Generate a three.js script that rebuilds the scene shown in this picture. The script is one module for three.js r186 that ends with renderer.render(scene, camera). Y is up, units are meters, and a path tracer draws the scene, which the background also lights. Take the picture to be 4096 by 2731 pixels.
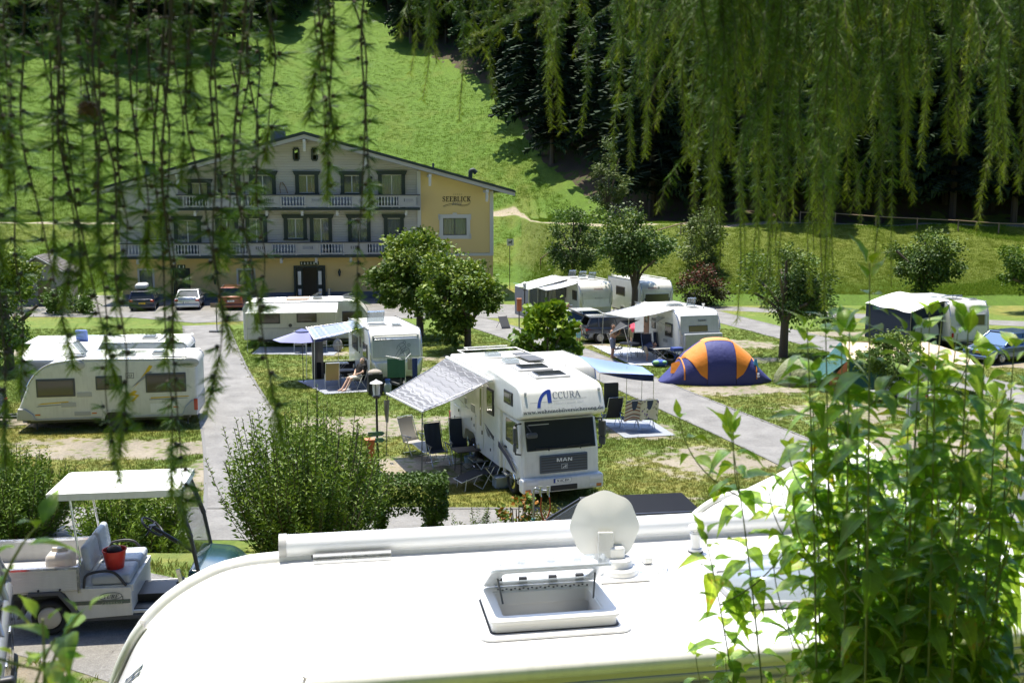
import * as THREE from 'three';
import { Sky } from 'three/addons/objects/Sky.js';
import { RoundedBoxGeometry } from 'three/addons/geometries/RoundedBoxGeometry.js';
import { mergeGeometries, mergeVertices, toCreasedNormals } from 'three/addons/utils/BufferGeometryUtils.js';

// ---------------------------------------------------------------- camera, sky, sun, exposure
const scene = new THREE.Scene();
const camera = new THREE.PerspectiveCamera(36.87, 1024 / 682, 0.1, 1500);
camera.position.set(0, 8.3, 0);
camera.rotation.x = -Math.atan(334 / 2352);
camera.focus = 34; camera.userData.fStop = 6.5;
const renderer = new THREE.WebGLRenderer({ antialias: true });
renderer.setSize(1024, 682);
renderer.toneMapping = THREE.LinearToneMapping;
renderer.toneMappingExposure = 1.85;
renderer.shadowMap.enabled = true;
const SUN = new THREE.Vector3(-0.10, 0.87, -0.47).normalize();
const sky = new Sky(); sky.name = 'sky'; sky.scale.setScalar(1400); sky.userData.kind = 'structure'; scene.add(sky);
{ const u = sky.material.uniforms; u.sunPosition.value.copy(SUN); u.turbidity.value = 7; u.rayleigh.value = 0.55; u.mieCoefficient.value = 0.005; u.mieDirectionalG.value = 0.7; u.cloudCoverage.value = 0.45; u.cloudDensity.value = 0.5; }
scene.environmentIntensity = 0.24;
const sun = new THREE.DirectionalLight(new THREE.Color(1, 0.92, 0.77), 5);
sun.position.copy(SUN).multiplyScalar(250); sun.castShadow = true; sun.shadow.mapSize.set(4096, 4096); sun.shadow.radius = 1;
Object.assign(sun.shadow.camera, { left: -120, right: 120, top: 160, bottom: -160, near: 1, far: 700 });
sun.target.position.set(0, 0, -70); scene.add(sun, sun.target);

// ---------------------------------------------------------------- helpers
function rng(a) { return () => { a |= 0; a = a + 0x6D2B79F5 | 0; let t = Math.imul(a ^ a >>> 15, 1 | a); t = t + Math.imul(t ^ t >>> 7, 61 | t) ^ t; return ((t ^ t >>> 14) >>> 0) / 4294967296; }; }
const V = (x, y, z) => new THREE.Vector3(x, y, z), D = Math.PI / 180;
const ss = (a, b, x) => { const t = Math.min(1, Math.max(0, (x - a) / (b - a))); return t * t * (3 - 2 * t); };
const mix = (a, b, t) => a + (b - a) * t;
const hsh = (x, y, s) => { let h = Math.imul(x, 374761393) + Math.imul(y, 668265263) + Math.imul(s, 974711) | 0; h = Math.imul(h ^ h >>> 13, 1274126177); return ((h ^ h >>> 16) >>> 0) / 4294967296; };
function vn(x, y, s = 1, per = 0) {
  let ix = Math.floor(x), iy = Math.floor(y); const fx = x - ix, fy = y - iy, u = fx * fx * (3 - 2 * fx), v = fy * fy * (3 - 2 * fy);
  let jx = ix + 1, jy = iy + 1; if (per) { ix = ((ix % per) + per) % per; iy = ((iy % per) + per) % per; jx = ((jx % per) + per) % per; jy = ((jy % per) + per) % per; }
  return mix(mix(hsh(ix, iy, s), hsh(jx, iy, s), u), mix(hsh(ix, jy, s), hsh(jx, jy, s), u), v);
}
const fbm = (x, y, o = 4, s = 1, per = 0) => { let a = 0.5, r = 0, n = 0; for (let i = 0; i < o; i++) { r += a * vn(x, y, s + i, per); n += a; x *= 2; y *= 2; per *= 2; a *= 0.5; } return r / n; };
const names = new Map();
function numbered(n) { const c = names.get(n) || 0; names.set(n, c + 1); return c ? n + '_' + String(c).padStart(3, '0') : n; }
const shadows = o => { o.castShadow = o.receiveShadow = true; return o; };
function thing(name, label, category, [x, y, z] = [0, 0, 0], turn = 0, group) {
  const o = new THREE.Group(); o.name = numbered(name); o.position.set(x, y, z); o.rotation.y = turn * D; o.userData = { label, category };
  if (group) o.userData.group = group; scene.add(o); return o;
}
function planar(g) { // uv in metres from the direction each face points
  const p = g.attributes.position, uv = new Float32Array(p.count * 2), a = V(), b = V(), c = V(), n = V();
  for (let i = 0; i < p.count; i += 3) {
    a.fromBufferAttribute(p, i); b.fromBufferAttribute(p, i + 1); c.fromBufferAttribute(p, i + 2);
    n.copy(b).sub(a).cross(V().copy(c).sub(a)); const ax = Math.abs(n.x), ay = Math.abs(n.y), az = Math.abs(n.z);
    [a, b, c].forEach((q, k) => { const j = (i + k) * 2; if (ay >= ax && ay >= az) { uv[j] = q.x; uv[j + 1] = q.z; } else if (ax >= az) { uv[j] = q.z; uv[j + 1] = q.y; } else { uv[j] = q.x; uv[j + 1] = q.y; } });
  }
  g.setAttribute('uv', new THREE.BufferAttribute(uv, 2)); return g;
}
function flat(g) { const r = g.index ? g.toNonIndexed() : g.clone(); for (const k of Object.keys(r.attributes)) if (!['position', 'normal', 'uv'].includes(k)) r.deleteAttribute(k); if (!r.attributes.normal) r.computeVertexNormals(); r.morphAttributes = {}; return r; }
function join(gs) { gs = [gs].flat(9).map(flat); gs.forEach(g => g.deleteAttribute('uv')); return planar(gs.length > 1 ? mergeGeometries(gs) : gs[0]); }
function part(parent, name, gs, m, label) {
  const o = shadows(new THREE.Mesh(gs.isReady ? gs : join(gs), m)); o.name = parent === scene ? numbered(name) : name; if (label) o.userData.label = label; parent.add(o); return o;
}
const ready = g => { g.isReady = true; return g; };
function struct(name, gs, m, parent = scene) { const o = part(parent, name, gs, m); if (parent === scene) o.userData.kind = 'structure'; return o; }
function lone(name, label, category, gs, m, pos, turn = 0, group) { const o = part(scene, name, gs, m); o.userData = { label, category }; if (group) o.userData.group = group; if (pos) o.position.set(...pos); o.rotation.y = turn * D; return o; }
function copy(o, label, pos, turn, scale) { const c = o.clone(); c.name = numbered(o.name.replace(/_\d{3}$/, '')); c.userData = { ...o.userData }; if (label) c.userData.label = label; if (pos) c.position.set(...pos); if (turn !== undefined) c.rotation.y = turn * D; if (scale) c.scale.setScalar(scale); scene.add(c); return c; }
const box = (w, h, d, x = 0, y = 0, z = 0, ry = 0, rx = 0, rz = 0) => { const g = new THREE.BoxGeometry(w, h, d); if (rz) g.rotateZ(rz * D); if (rx) g.rotateX(rx * D); if (ry) g.rotateY(ry * D); return g.translate(x, y, z); };
const rbox = (w, h, d, r, x = 0, y = 0, z = 0, ry = 0, rx = 0, rz = 0, n = 2) => { const g = new RoundedBoxGeometry(w, h, d, n, Math.min(r, w / 2.01, h / 2.01, d / 2.01)); if (rz) g.rotateZ(rz * D); if (rx) g.rotateX(rx * D); if (ry) g.rotateY(ry * D); return g.translate(x, y, z); };
const rod = (a, b, r, r2 = r, n = 6) => { const p = V(...a), q = V(...b), d = q.clone().sub(p), g = new THREE.CylinderGeometry(r2, r, d.length(), n); g.applyQuaternion(new THREE.Quaternion().setFromUnitVectors(V(0, 1, 0), d.normalize())); const m = p.add(q).multiplyScalar(0.5); return g.translate(m.x, m.y, m.z); };
const bars = (pts, r, n = 5) => pts.slice(1).map((p, i) => rod(pts[i], p, r, r, n));
const tube = (pts, r, n = 6, seg = 0, tension = 0.5) => new THREE.TubeGeometry(new THREE.CatmullRomCurve3(pts.map(p => V(...p)), false, 'catmullrom', tension), seg || pts.length * 5, r, n);
const shp = pts => { const s = new THREE.Shape(); pts.forEach(([x, y], i) => i ? s.lineTo(x, y) : s.moveTo(x, y)); return s; };
const ext = (pts, depth, b = 0, bs = 2) => { const g = new THREE.ExtrudeGeometry(Array.isArray(pts) ? shp(pts) : pts, { depth: depth - 2 * b, bevelEnabled: b > 0, bevelThickness: b, bevelSize: b, bevelOffset: -b, bevelSegments: bs, curveSegments: 10 }); return g.translate(0, 0, -depth / 2 + b); };
const cyl = (r, h, x = 0, y = 0, z = 0, axis = 'y', n = 16, r2 = r) => { const g = new THREE.CylinderGeometry(r2, r, h, n); if (axis === 'x') g.rotateZ(Math.PI / 2); if (axis === 'z') g.rotateX(Math.PI / 2); return g.translate(x, y, z); };
const lathe = (pts, x = 0, y = 0, z = 0, n = 14) => new THREE.LatheGeometry(pts.map(p => new THREE.Vector2(...p)), n).translate(x, y, z);
// rounded polygon: [x, y, radius]
function rpoly(pts, seg = 6) {
  const out = []; const n = pts.length;
  for (let i = 0; i < n; i++) {
    const [x, y, r = 0] = pts[i]; if (!r) { out.push([x, y]); continue; }
    const a = pts[(i + n - 1) % n], b = pts[(i + 1) % n], la = Math.hypot(a[0] - x, a[1] - y), lb = Math.hypot(b[0] - x, b[1] - y), k = Math.min(r, la * 0.49, lb * 0.49);
    const p = [x + (a[0] - x) / la * k, y + (a[1] - y) / la * k], q = [x + (b[0] - x) / lb * k, y + (b[1] - y) / lb * k];
    for (let j = 0; j <= seg; j++) { const t = j / seg, u = 1 - t; out.push([u * u * p[0] + 2 * u * t * x + t * t * q[0], u * u * p[1] + 2 * u * t * y + t * t * q[1]]); }
  }
  return out;
}
// a sheet through a grid of points with a little thickness (cloth, canvas)
function cloth(fn, nu, nv, th = 0.012) {
  const pos = [], idx = [], uv = []; const W = nu + 1;
  for (let s = 0; s < 2; s++) for (let j = 0; j <= nv; j++) for (let i = 0; i <= nu; i++) { const p = fn(i / nu, j / nv); pos.push(p[0], p[1] - s * th, p[2]); uv.push(i / nu, j / nv); }
  const N = W * (nv + 1);
  for (let j = 0; j < nv; j++) for (let i = 0; i < nu; i++) { const a = j * W + i, b = a + 1, c = a + W, d = c + 1; idx.push(a, c, b, b, c, d, N + a, N + b, N + c, N + b, N + d, N + c); }
  const edge = (a, b) => idx.push(a, b, N + a, b, N + b, N + a);
  for (let i = 0; i < nu; i++) { edge(i, i + 1); edge(nv * W + i + 1, nv * W + i); } for (let j = 0; j < nv; j++) { edge((j + 1) * W, j * W); edge(j * W + nu, (j + 1) * W + nu); }
  const g = new THREE.BufferGeometry(); g.setAttribute('position', new THREE.Float32BufferAttribute(pos, 3)); g.setAttribute('uv', new THREE.Float32BufferAttribute(uv, 2)); g.setIndex(idx);
  return toCreasedNormals(g, 0.7);
}

// ---------------------------------------------------------------- textures and materials
function dataTex(n, m, fn, srgb = true) {
  const d = new Uint8Array(n * m * 4); for (let j = 0; j < m; j++) for (let i = 0; i < n; i++) { const c = fn(i, j), k = (j * n + i) * 4; d[k] = c[0]; d[k + 1] = c[1]; d[k + 2] = c[2]; d[k + 3] = 255; }
  const t = new THREE.DataTexture(d, n, m); t.wrapS = t.wrapT = THREE.RepeatWrapping; t.magFilter = THREE.LinearFilter; t.minFilter = THREE.LinearMipmapLinearFilter; if (srgb) t.colorSpace = THREE.SRGBColorSpace; t.needsUpdate = true; return t;
}
const grey = fn => (i, j) => { const v = Math.max(0, Math.min(255, fn(i, j))); return [v, v, v]; };
const rep = (t, x, y = x) => { const c = t.clone(); c.repeat.set(x, y); c.needsUpdate = true; return c; };
const T = {};
T.noise = dataTex(256, 256, grey((i, j) => 255 * fbm(i / 16, j / 16, 5, 3, 16)), false);
T.fine = dataTex(256, 256, grey((i, j) => 255 * (0.5 * vn(i / 2, j / 2, 9, 128) + 0.5 * hsh(i, j, 5))), false);
// faint streaky dirt on white gelcoat: a white-based tint, 2 m repeat
T.dirt = dataTex(512, 512, (i, j) => { const s = Math.pow(fbm(i / 10, j / 64, 4, 21, 0) , 1) * 0.5 + fbm(i / 40, j / 40, 4, 31) * 0.5, k = 255 - 17 * Math.max(0, s - 0.42) * 2.2 - 4 * hsh(i, j, 3); return [k, k - 1, k - 4]; });
T.dirt = rep(T.dirt, 0.43, 0.37);
T.stucco = dataTex(256, 256, grey((i, j) => 255 * (0.45 * fbm(i / 8, j / 8, 3, 41, 32) + 0.55 * fbm(i / 3, j / 3, 2, 43, 0))), false);
T.weave = dataTex(64, 64, grey((i, j) => 120 + 60 * (((i >> 2) + (j >> 2)) & 1) + 40 * hsh(i, j, 2)), false);
const lin = (r, g, b) => new THREE.Color().setRGB(r, g, b);
const mat = (color, rough = 0.6, o = {}) => { const m = new THREE.MeshPhysicalMaterial({ roughness: rough, ...o }); m.color = Array.isArray(color) ? lin(...color) : new THREE.Color(color); return m; };
const M = {
  white: mat([0.80, 0.80, 0.78], 0.32, { map: T.dirt, clearcoat: 0.35, clearcoatRoughness: 0.2 }),
  offwhite: mat([0.66, 0.66, 0.63], 0.4, { map: T.dirt, clearcoat: 0.25, clearcoatRoughness: 0.3 }),
  silverbody: mat([0.46, 0.49, 0.52], 0.35, { map: T.dirt, metalness: 0.25, clearcoat: 0.4 }),
  plastic: mat([0.42, 0.42, 0.41], 0.5, { bumpMap: rep(T.fine, 6), bumpScale: 0.0006 }),
  darkgrey: mat([0.07, 0.073, 0.078], 0.55, { bumpMap: rep(T.fine, 5), bumpScale: 0.0008 }),
  black: mat([0.018, 0.018, 0.02], 0.5),
  rubber: mat([0.022, 0.022, 0.023], 0.85, { bumpMap: rep(T.noise, 4), bumpScale: 0.002 }),
  alu: mat([0.62, 0.63, 0.64], 0.34, { metalness: 0.85, roughnessMap: rep(T.noise, 2) }),
  steel: mat([0.5, 0.5, 0.5], 0.28, { metalness: 0.9 }),
  chrome: mat([0.7, 0.7, 0.7], 0.1, { metalness: 1 }),
  glass: mat([0.03, 0.035, 0.038], 0.06, { specularIntensity: 1, clearcoat: 0.6, clearcoatRoughness: 0.03 }),
  acrylic: mat([0.075, 0.062, 0.045], 0.1, { clearcoat: 0.5, clearcoatRoughness: 0.06 }),
  clear: mat([0.94, 0.96, 0.97], 0.06, { transmission: 1, thickness: 0, ior: 1.49 }),
  smoke: mat([0.62, 0.66, 0.68], 0.07, { transmission: 0.9, thickness: 0, ior: 1.49 }),
  red: mat([0.42, 0.02, 0.015], 0.2, { clearcoat: 0.6 }),
  amber: mat([0.6, 0.18, 0.02], 0.22, { clearcoat: 0.6 }),
  lamp: mat([0.75, 0.76, 0.78], 0.12, { clearcoat: 1 }),
  skin: mat([0.50, 0.29, 0.20], 0.55), paleskin: mat([0.58, 0.38, 0.29], 0.55),
  wood: mat([0.24, 0.17, 0.11], 0.8, { bumpMap: rep(T.noise, 1, 6), bumpScale: 0.004 }),
  bark: mat([0.095, 0.075, 0.058], 0.95, { bumpMap: rep(T.noise, 3, 1), bumpScale: 0.03 }),
};
function leafMat(r, g, b, tr = 0.42, rough = 0.5) { return mat([r, g, b], rough, { transmission: tr, thickness: 0, side: THREE.DoubleSide, vertexColors: true, specularIntensity: 0.35 }); }
function canvasTex(w, h, draw) { const c = document.createElement('canvas'); c.width = w; c.height = h; const x = c.getContext('2d'); x.clearRect(0, 0, w, h); draw(x, w, h); const t = new THREE.CanvasTexture(c); t.colorSpace = THREE.SRGBColorSpace; t.anisotropy = 8; return t; }
// flat print lying 4 mm proud of a surface; w, h in metres
function print(parent, name, w, h, px, py, draw, place, opts = {}) {
  const m = new THREE.MeshStandardMaterial({ map: canvasTex(px, py, draw), transparent: !opts.solid, roughness: opts.rough ?? 0.45 });
  const g = new THREE.PlaneGeometry(w, h); const o = shadows(new THREE.Mesh(g, m)); o.name = name; o.position.set(...place.p); o.rotation.order = 'YXZ'; o.rotation.set((place.rx || 0) * D, (place.ry || 0) * D, (place.rz || 0) * D); parent.add(o); return o;
}
const txt = (s, font, fill, x, y, align = 'center', sx = 1) => c => { c.save(); c.translate(x, y); c.scale(sx, 1); c.font = font; c.fillStyle = fill; c.textAlign = align; c.textBaseline = 'middle'; c.fillText(s, 0, 0); c.restore(); };
console.log('core');
// ---------------------------------------------------------------- terrain
const toe = x => -99 + 21 * ss(0, 5, x) + 13 * (1 - ss(-37, -33, x));
const toeU = x => -99 + 21 * ss(-16, 30, x) + 13 * (1 - ss(-70, -28, x));
function land(x, z) { // height of the ground
  if (z > -21) { if (z > -5) return 2.9 + Math.min(1, (z + 5) / 4) * 3.7 + Math.max(0, z - 2) * 0.34; const e = -14.6 + 5 * ss(-1.5, 2, x); if (z > e) return 2.9; return 2.9 * ss(e - 6.4, e, z); }
  const t = toe(x) - z; if (t <= 0) return 0; const u = toeU(x) - 20 - z;
  return 0.33 * Math.min(t, 17) + 0.05 * Math.max(0, Math.min(t - 17, 3)) + 0.5 * (u > 0 ? (u < 6 ? u * u / 12 : u - 3) : 0) * Math.min(1, t / 8) + (fbm(x / 5, z / 5, 3, 77) - 0.5) * Math.min(1, t / 6) * 0.7;
}
// bare gravel on the pitches: x, z, radius along x, radius along z
const PADS = [[-4.6, -36.6, 3.6, 2.4], [-3, -30.4, 2.6, 2.3], [6.2, -31.4, 2.6, 2.2], [4.6, -35.6, 2, 1.4], [-13.2, -33.2, 5.2, 1.7], [-17, -37.5, 4, 1.5], [9.9, -43.6, 2.9, 1.6], [13, -38.8, 3.4, 2.2], [14.5, -33.6, 5, 3], [13.2, -57.5, 2.2, 2], [-2.2, -52, 2.6, 2.2], [-3.4, -47.2, 1.5, 3.2], [-23, -54.3, 6, 2.2], [25.6, -50, 3, 1.5], [12.6, -51.6, 1.6, 1.2], [-9, -53.8, 2.6, 1.2], [20, -61.5, 3, 1.4], [-7, -11, 4, 1.5], [3, -57, 3.5, 1], [-9.2, -31, 0.9, 5.5], [7.9, -27.6, 3.5, 0.9], [18, -38.5, 3, 1.6], [-3.5, -10.3, 3.2, 1.2]];
function bare(x, z) {
  let g = 0; const n = fbm(x * 0.9, z * 0.9, 4, 5) - 0.5, n2 = fbm(x * 4, z * 4, 2, 15) - 0.5;
  for (const [cx, cz, rx, rz] of PADS) { const dx = (x - cx) / rx, dz = (z - cz) / rz, r = Math.sqrt(dx * dx + dz * dz); if (r < 1.6) g = Math.max(g, ss(-0.12, 0.2, 0.84 - r + n * 0.9 + n2 * 0.5)); }
  return g;
}
const toS = v => 255 * (v <= 0.0031308 ? v * 12.92 : 1.055 * Math.pow(v, 1 / 2.4) - 0.055);
const LUT = Array.from({ length: 1024 }, (_, i) => toS(i / 1023)), sb = v => LUT[Math.max(0, Math.min(1023, v * 1023 | 0))];
const GX0 = -48, GZ0 = -100, GS = 96;
const groundTex = dataTex(2048, 2048, (i, j) => {
  const x = GX0 + (i + 0.5) / 2048 * GS, z = GZ0 + (j + 0.5) / 2048 * GS;
  const big = fbm(x * 0.16, z * 0.16, 3, 11), mid = fbm(x * 0.8, z * 0.8, 3, 12), sm = fbm(x * 5, z * 5, 2, 13), h = hsh(i, j, 7);
  let dry = Math.max(0, Math.min(1, (big - 0.5) * 2.0 + (mid - 0.5) * 1.1 + (sm - 0.5) * 0.8 + 0.12)), k = 0.7 + 0.42 * sm + 0.26 * h;
  let r = mix(0.105, 0.205, dry) * k, g = mix(0.160, 0.188, dry) * k, b = mix(0.016, 0.038, dry) * k;
  const v = bare(x, z); if (v > 0) { const e = 0.74 + 0.34 * h + 0.5 * (mid - 0.5), w = ss(0.3, 0.62, sm + 0.2 * (mid - 0.5) + v * 0.16); r = mix(r, 0.30 * e, v * w); g = mix(g, 0.26 * e, v * w); b = mix(b, 0.195 * e, v * w); }
  return [sb(r), sb(g), sb(b)];
});
groundTex.wrapS = groundTex.wrapT = THREE.MirroredRepeatWrapping;
const grassBump = dataTex(512, 512, grey((i, j) => 255 * (0.5 * hsh(i, j, 8) + 0.5 * fbm(i / 6, j / 6, 2, 18))), false);
const HX0 = -80, HZ0 = -236, HS = 160;
const FR = [[-60, -330], [-33, -240], [-29, -215], [-24, -195], [-18, -178], [-12, -168], [-4, -155], [0, -142], [4, -124], [9, -111], [14, -102], [20, -98], [120, -97]];
const inForest = (x, z) => { for (let i = 1; i < FR.length; i++) if (x <= FR[i][0] || i === FR.length - 1) { const [a, b] = [FR[i - 1], FR[i]]; return z < mix(a[1], b[1], Math.max(0, (x - a[0]) / (b[0] - a[0]))) && x > -60; } };
const hillTex = dataTex(2048, 2048, (i, j) => {
  const x = HX0 + (i + 0.5) / 2048 * HS, z = HZ0 + (j + 0.5) / 2048 * HS, t = toe(x) - z;
  const big = fbm(x * 0.07, z * 0.09, 3, 51), mid = fbm(x * 0.5, z * 0.4, 3, 52), sm = fbm(x * 2.6, z * 1.6, 3, 53), h = hsh(i, j, 17);
  const mown = t < 17 ? ss(3, 6, t) * ss(0.36, 0.5, big + 0.25 * (mid - 0.5) + (x > 1 ? 0.09 : -0.02)) : t < 34 ? ss(34, 24, t) * 0.75 * ss(0.35, 0.6, mid + 0.15) : 0;
  const dry = Math.min(1, mown * 0.55 + 0.22 * ss(0.5, 0.75, mid) * ss(0.42, 0.6, big));
  const k = 0.72 + 0.36 * sm + 0.22 * h;
  let r = mix(0.1, 0.178, dry) * k, g = mix(0.188, 0.188, dry) * k, b = mix(0.012, 0.026, dry) * k;
  const pth = ss(0.55, 0.3, Math.abs(t - 18.6 + (mid - 0.5)) / 2.4) * ss(0.25, 0.5, sm + 0.15); if (t > 14 && t < 23) { const e = 0.8 + 0.4 * h; r = mix(r, 0.4 * e, pth); g = mix(g, 0.34 * e, pth); b = mix(b, 0.24 * e, pth); }
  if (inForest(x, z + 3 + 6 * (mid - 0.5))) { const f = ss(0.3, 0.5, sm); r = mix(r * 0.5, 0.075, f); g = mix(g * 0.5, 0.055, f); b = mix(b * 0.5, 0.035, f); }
  return [sb(r), sb(g), sb(b)];
});
hillTex.wrapS = hillTex.wrapT = THREE.MirroredRepeatWrapping;
function sheet(fn, nu, nv, uvf) {
  const pos = [], uv = [], idx = []; for (let j = 0; j <= nv; j++) for (let i = 0; i <= nu; i++) { const p = fn(i / nu, j / nv); pos.push(...p); uv.push(...uvf(p)); }
  for (let j = 0; j < nv; j++) for (let i = 0; i < nu; i++) { const a = j * (nu + 1) + i, b = a + 1, c = a + nu + 1, d = c + 1; idx.push(a, b, c, b, d, c); }
  const g = new THREE.BufferGeometry(); g.setAttribute('position', new THREE.Float32BufferAttribute(pos, 3)); g.setAttribute('uv', new THREE.Float32BufferAttribute(uv, 2)); g.setIndex(idx); g.computeVertexNormals(); return ready(g);
}
const gx = u => mix(-150, 150, u) , NU = 240;
const zrows = [80, 30, 2, -1, -3, -5, -7, -8.5, -9.6, -11, -12.5, -13.6, -14.6, -15.3, -16, -17, -18, -19, -20, -21], NZ = zrows.length; 
{
  const ground = struct('ground', sheet((u, v) => { const x = gx(u), k = Math.round(v * (NZ + 59)), z = k < NZ ? zrows[k] : mix(-21, toe(x), (k - NZ + 1) / 60); return [x, land(x, z), z]; }, NU, NZ + 59, p => [(p[0] - GX0) / GS, (p[2] - GZ0) / GS]), mat([1, 1, 1], 0.95, { map: groundTex, bumpMap: rep(grassBump, 60), bumpScale: 0.03 }));
  const hillm = struct('hillside_meadow', sheet((u, v) => { const x = gx(u), t = v < 0.5 ? v * 2 * 40 : 40 + (v - 0.5) * 2 * 260, z = toe(x) - t; return [x, land(x, z), z]; }, 300, 160, p => [(p[0] - HX0) / HS, (p[2] - HZ0) / HS]), mat([1, 1, 1], 0.95, { map: hillTex, bumpMap: rep(grassBump, 70), bumpScale: 0.08 }));
}
// ---------------------------------------------------------------- roads
const asphalt = mat([1, 1, 1], 0.9, { map: dataTex(512, 512, (i, j) => { const s = hsh(i, j, 61), b = fbm(i / 70, j / 70, 4, 62), c = fbm(i / 5, j / 5, 2, 63), cr = Math.abs(fbm(i / 60, j / 60, 4, 66) - 0.5); const k = 0.18 + 0.10 * (b - 0.5) + 0.10 * (s - 0.5) + 0.05 * (c - 0.5) - (cr < 0.004 ? 0.06 : 0); return [sb(k * 1.0), sb(k * 0.97), sb(k * 0.91)]; }), bumpMap: rep(T.fine, 3), bumpScale: 0.004 });
asphalt.map.repeat.set(0.21, 0.21);
const kerbMat = mat([0.16, 0.157, 0.15], 0.95, { bumpMap: rep(T.noise, 2), bumpScale: 0.02 });
function ribbon(name, l, r, y) { // road between a left and a right edge
  const pos = [], idx = []; const n = l.length; for (let i = 0; i < n; i++) pos.push(l[i][0], y, l[i][1], r[i][0], y, r[i][1]);
  for (let i = 0; i < n - 1; i++) { const a = i * 2; idx.push(a, a + 1, a + 2, a + 1, a + 3, a + 2); }
  const g = new THREE.BufferGeometry(); g.setAttribute('position', new THREE.Float32BufferAttribute(pos, 3)); g.setIndex(idx); g.computeVertexNormals(); if (g.attributes.normal.getY(0) < 0) { g.setIndex(idx.reverse()); g.computeVertexNormals(); }
  const f = flat(g); return struct(name, ready(planar(f)), asphalt);
}
function smooth2(pts, n = 8) { const c = new THREE.CatmullRomCurve3(pts.map(p => V(p[0], 0, p[1]))); return c.getPoints(pts.length * n).map(p => [p.x, p.z]); }
function offs(pts, d) { return pts.map((p, i) => { const a = pts[Math.max(0, i - 1)], b = pts[Math.min(pts.length - 1, i + 1)], l = Math.hypot(b[0] - a[0], b[1] - a[1]); return [p[0] - (b[1] - a[1]) / l * d, p[1] + (b[0] - a[0]) / l * d]; }); }
function kerb(pts) { const o = offs(pts, 0.05), q = offs(pts, -0.06), g = []; for (let i = 0; i < pts.length - 1; i++) { const m = ext([[0, 0], [0.11, 0], [0.11, 0.035], [0.02, 0.045], [0, 0.035]], 1).scale(1, 1, Math.hypot(pts[i + 1][0] - pts[i][0], pts[i + 1][1] - pts[i][1]) * 1.0); m.rotateY(Math.atan2(pts[i + 1][0] - pts[i][0], pts[i + 1][1] - pts[i][1])); m.translate((pts[i][0] + pts[i + 1][0]) / 2, -0.01 + 0.001 * (i % 2), (pts[i][1] + pts[i + 1][1]) / 2); g.push(m); } return struct('kerb', g, kerbMat); }
{
  const road = (name, c, w, y, k) => { const p = smooth2(c), l = offs(p, w / 2), r = offs(p, -w / 2); ribbon(name, l, r, y); if (k) for (const e of k) kerb(e > 0 ? l : r); };
  road('road', [[-20, -66], [-14.2, -48.5], [-9.6, -35.5], [-7, -27], [-6.4, -24.5]], 2.75, 0.006, [1, -1]);
  road('road', [[60, -23], [30, -24.4], [9, -25.2], [-2, -25.3], [-14, -25.3], [-50, -25]], 2.6, 0.010, [1]);
  road('road', [[-4, -71], [-0.2, -62.5], [2.7, -55], [5.2, -46.2], [7.2, -39.5], [8.6, -35], [10, -30], [11, -26]], 2.75, 0.014, [1, -1]);
  road('road', [[3, -72.5], [10, -74.6], [16, -75.8], [25, -70.6], [34, -66.5], [60, -58]], 3, 0.010);
  road('road', [[13.5, -74], [15.4, -66.3], [17.3, -59.1], [19.4, -50.5], [20.9, -44.5], [22.5, -39], [27, -26]], 2.9, 0.018, [-1]);
  road('road', [[-2, -10.9], [-5, -12.6], [-9, -14], [-30, -15.5]], 2.7, 2.906);
  ribbon('courtyard', [[-40, -71], [-26, -70], [-21, -67], [-14, -69.4], [4.5, -70]], [[-40, -86], [-26, -86], [-21, -86], [-14, -86], [4.5, -76]], 0.002 + 0.02);
}
// ---------------------------------------------------------------- grass tufts
function tuftGeo(n, h, w, spread, seed, cols) {
  const r = rng(seed), pos = [], col = [], idx = [];
  for (let k = 0; k < n; k++) {
    const a = r() * 6.28, x = Math.cos(a) * r() * spread, z = Math.sin(a) * r() * spread, b = r() * 6.28, hh = h * (0.5 + r() * 0.6), lean = hh * (0.2 + 0.7 * r()), cx = Math.cos(b), sz = Math.sin(b), o = pos.length / 3, c = cols[r() * cols.length | 0];
    pos.push(x - sz * w, 0, z + cx * w, x + sz * w, 0, z - cx * w, x + cx * lean * 0.4 + sz * w * 0.7, hh * 0.65, z + sz * lean * 0.4 - cx * w * 0.7, x + cx * lean, hh, z + sz * lean); idx.push(o, o + 1, o + 2, o, o + 2, o + 3); for (let q = 0; q < 4; q++) col.push(...c);
  }
  const g = new THREE.BufferGeometry(); g.setAttribute('position', new THREE.Float32BufferAttribute(pos, 3)); g.setAttribute('color', new THREE.Float32BufferAttribute(col, 3)); g.setIndex(idx); g.computeVertexNormals(); return g;
}
function scatter(name, label, geo, m, list) {
  const im = new THREE.InstancedMesh(geo, m, list.length), q = new THREE.Object3D(), c = new THREE.Color(); im.name = name; im.userData = { kind: 'stuff', label, category: 'grass' };
  list.forEach(([x, y, z, s, ry, tint], i) => { q.position.set(x, y, z); q.rotation.set(0, ry, 0); q.scale.setScalar(s); q.updateMatrix(); im.setMatrixAt(i, q.matrix); im.setColorAt(i, c.setRGB(...tint)); });
  shadows(im); scene.add(im); return im;
}
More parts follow.
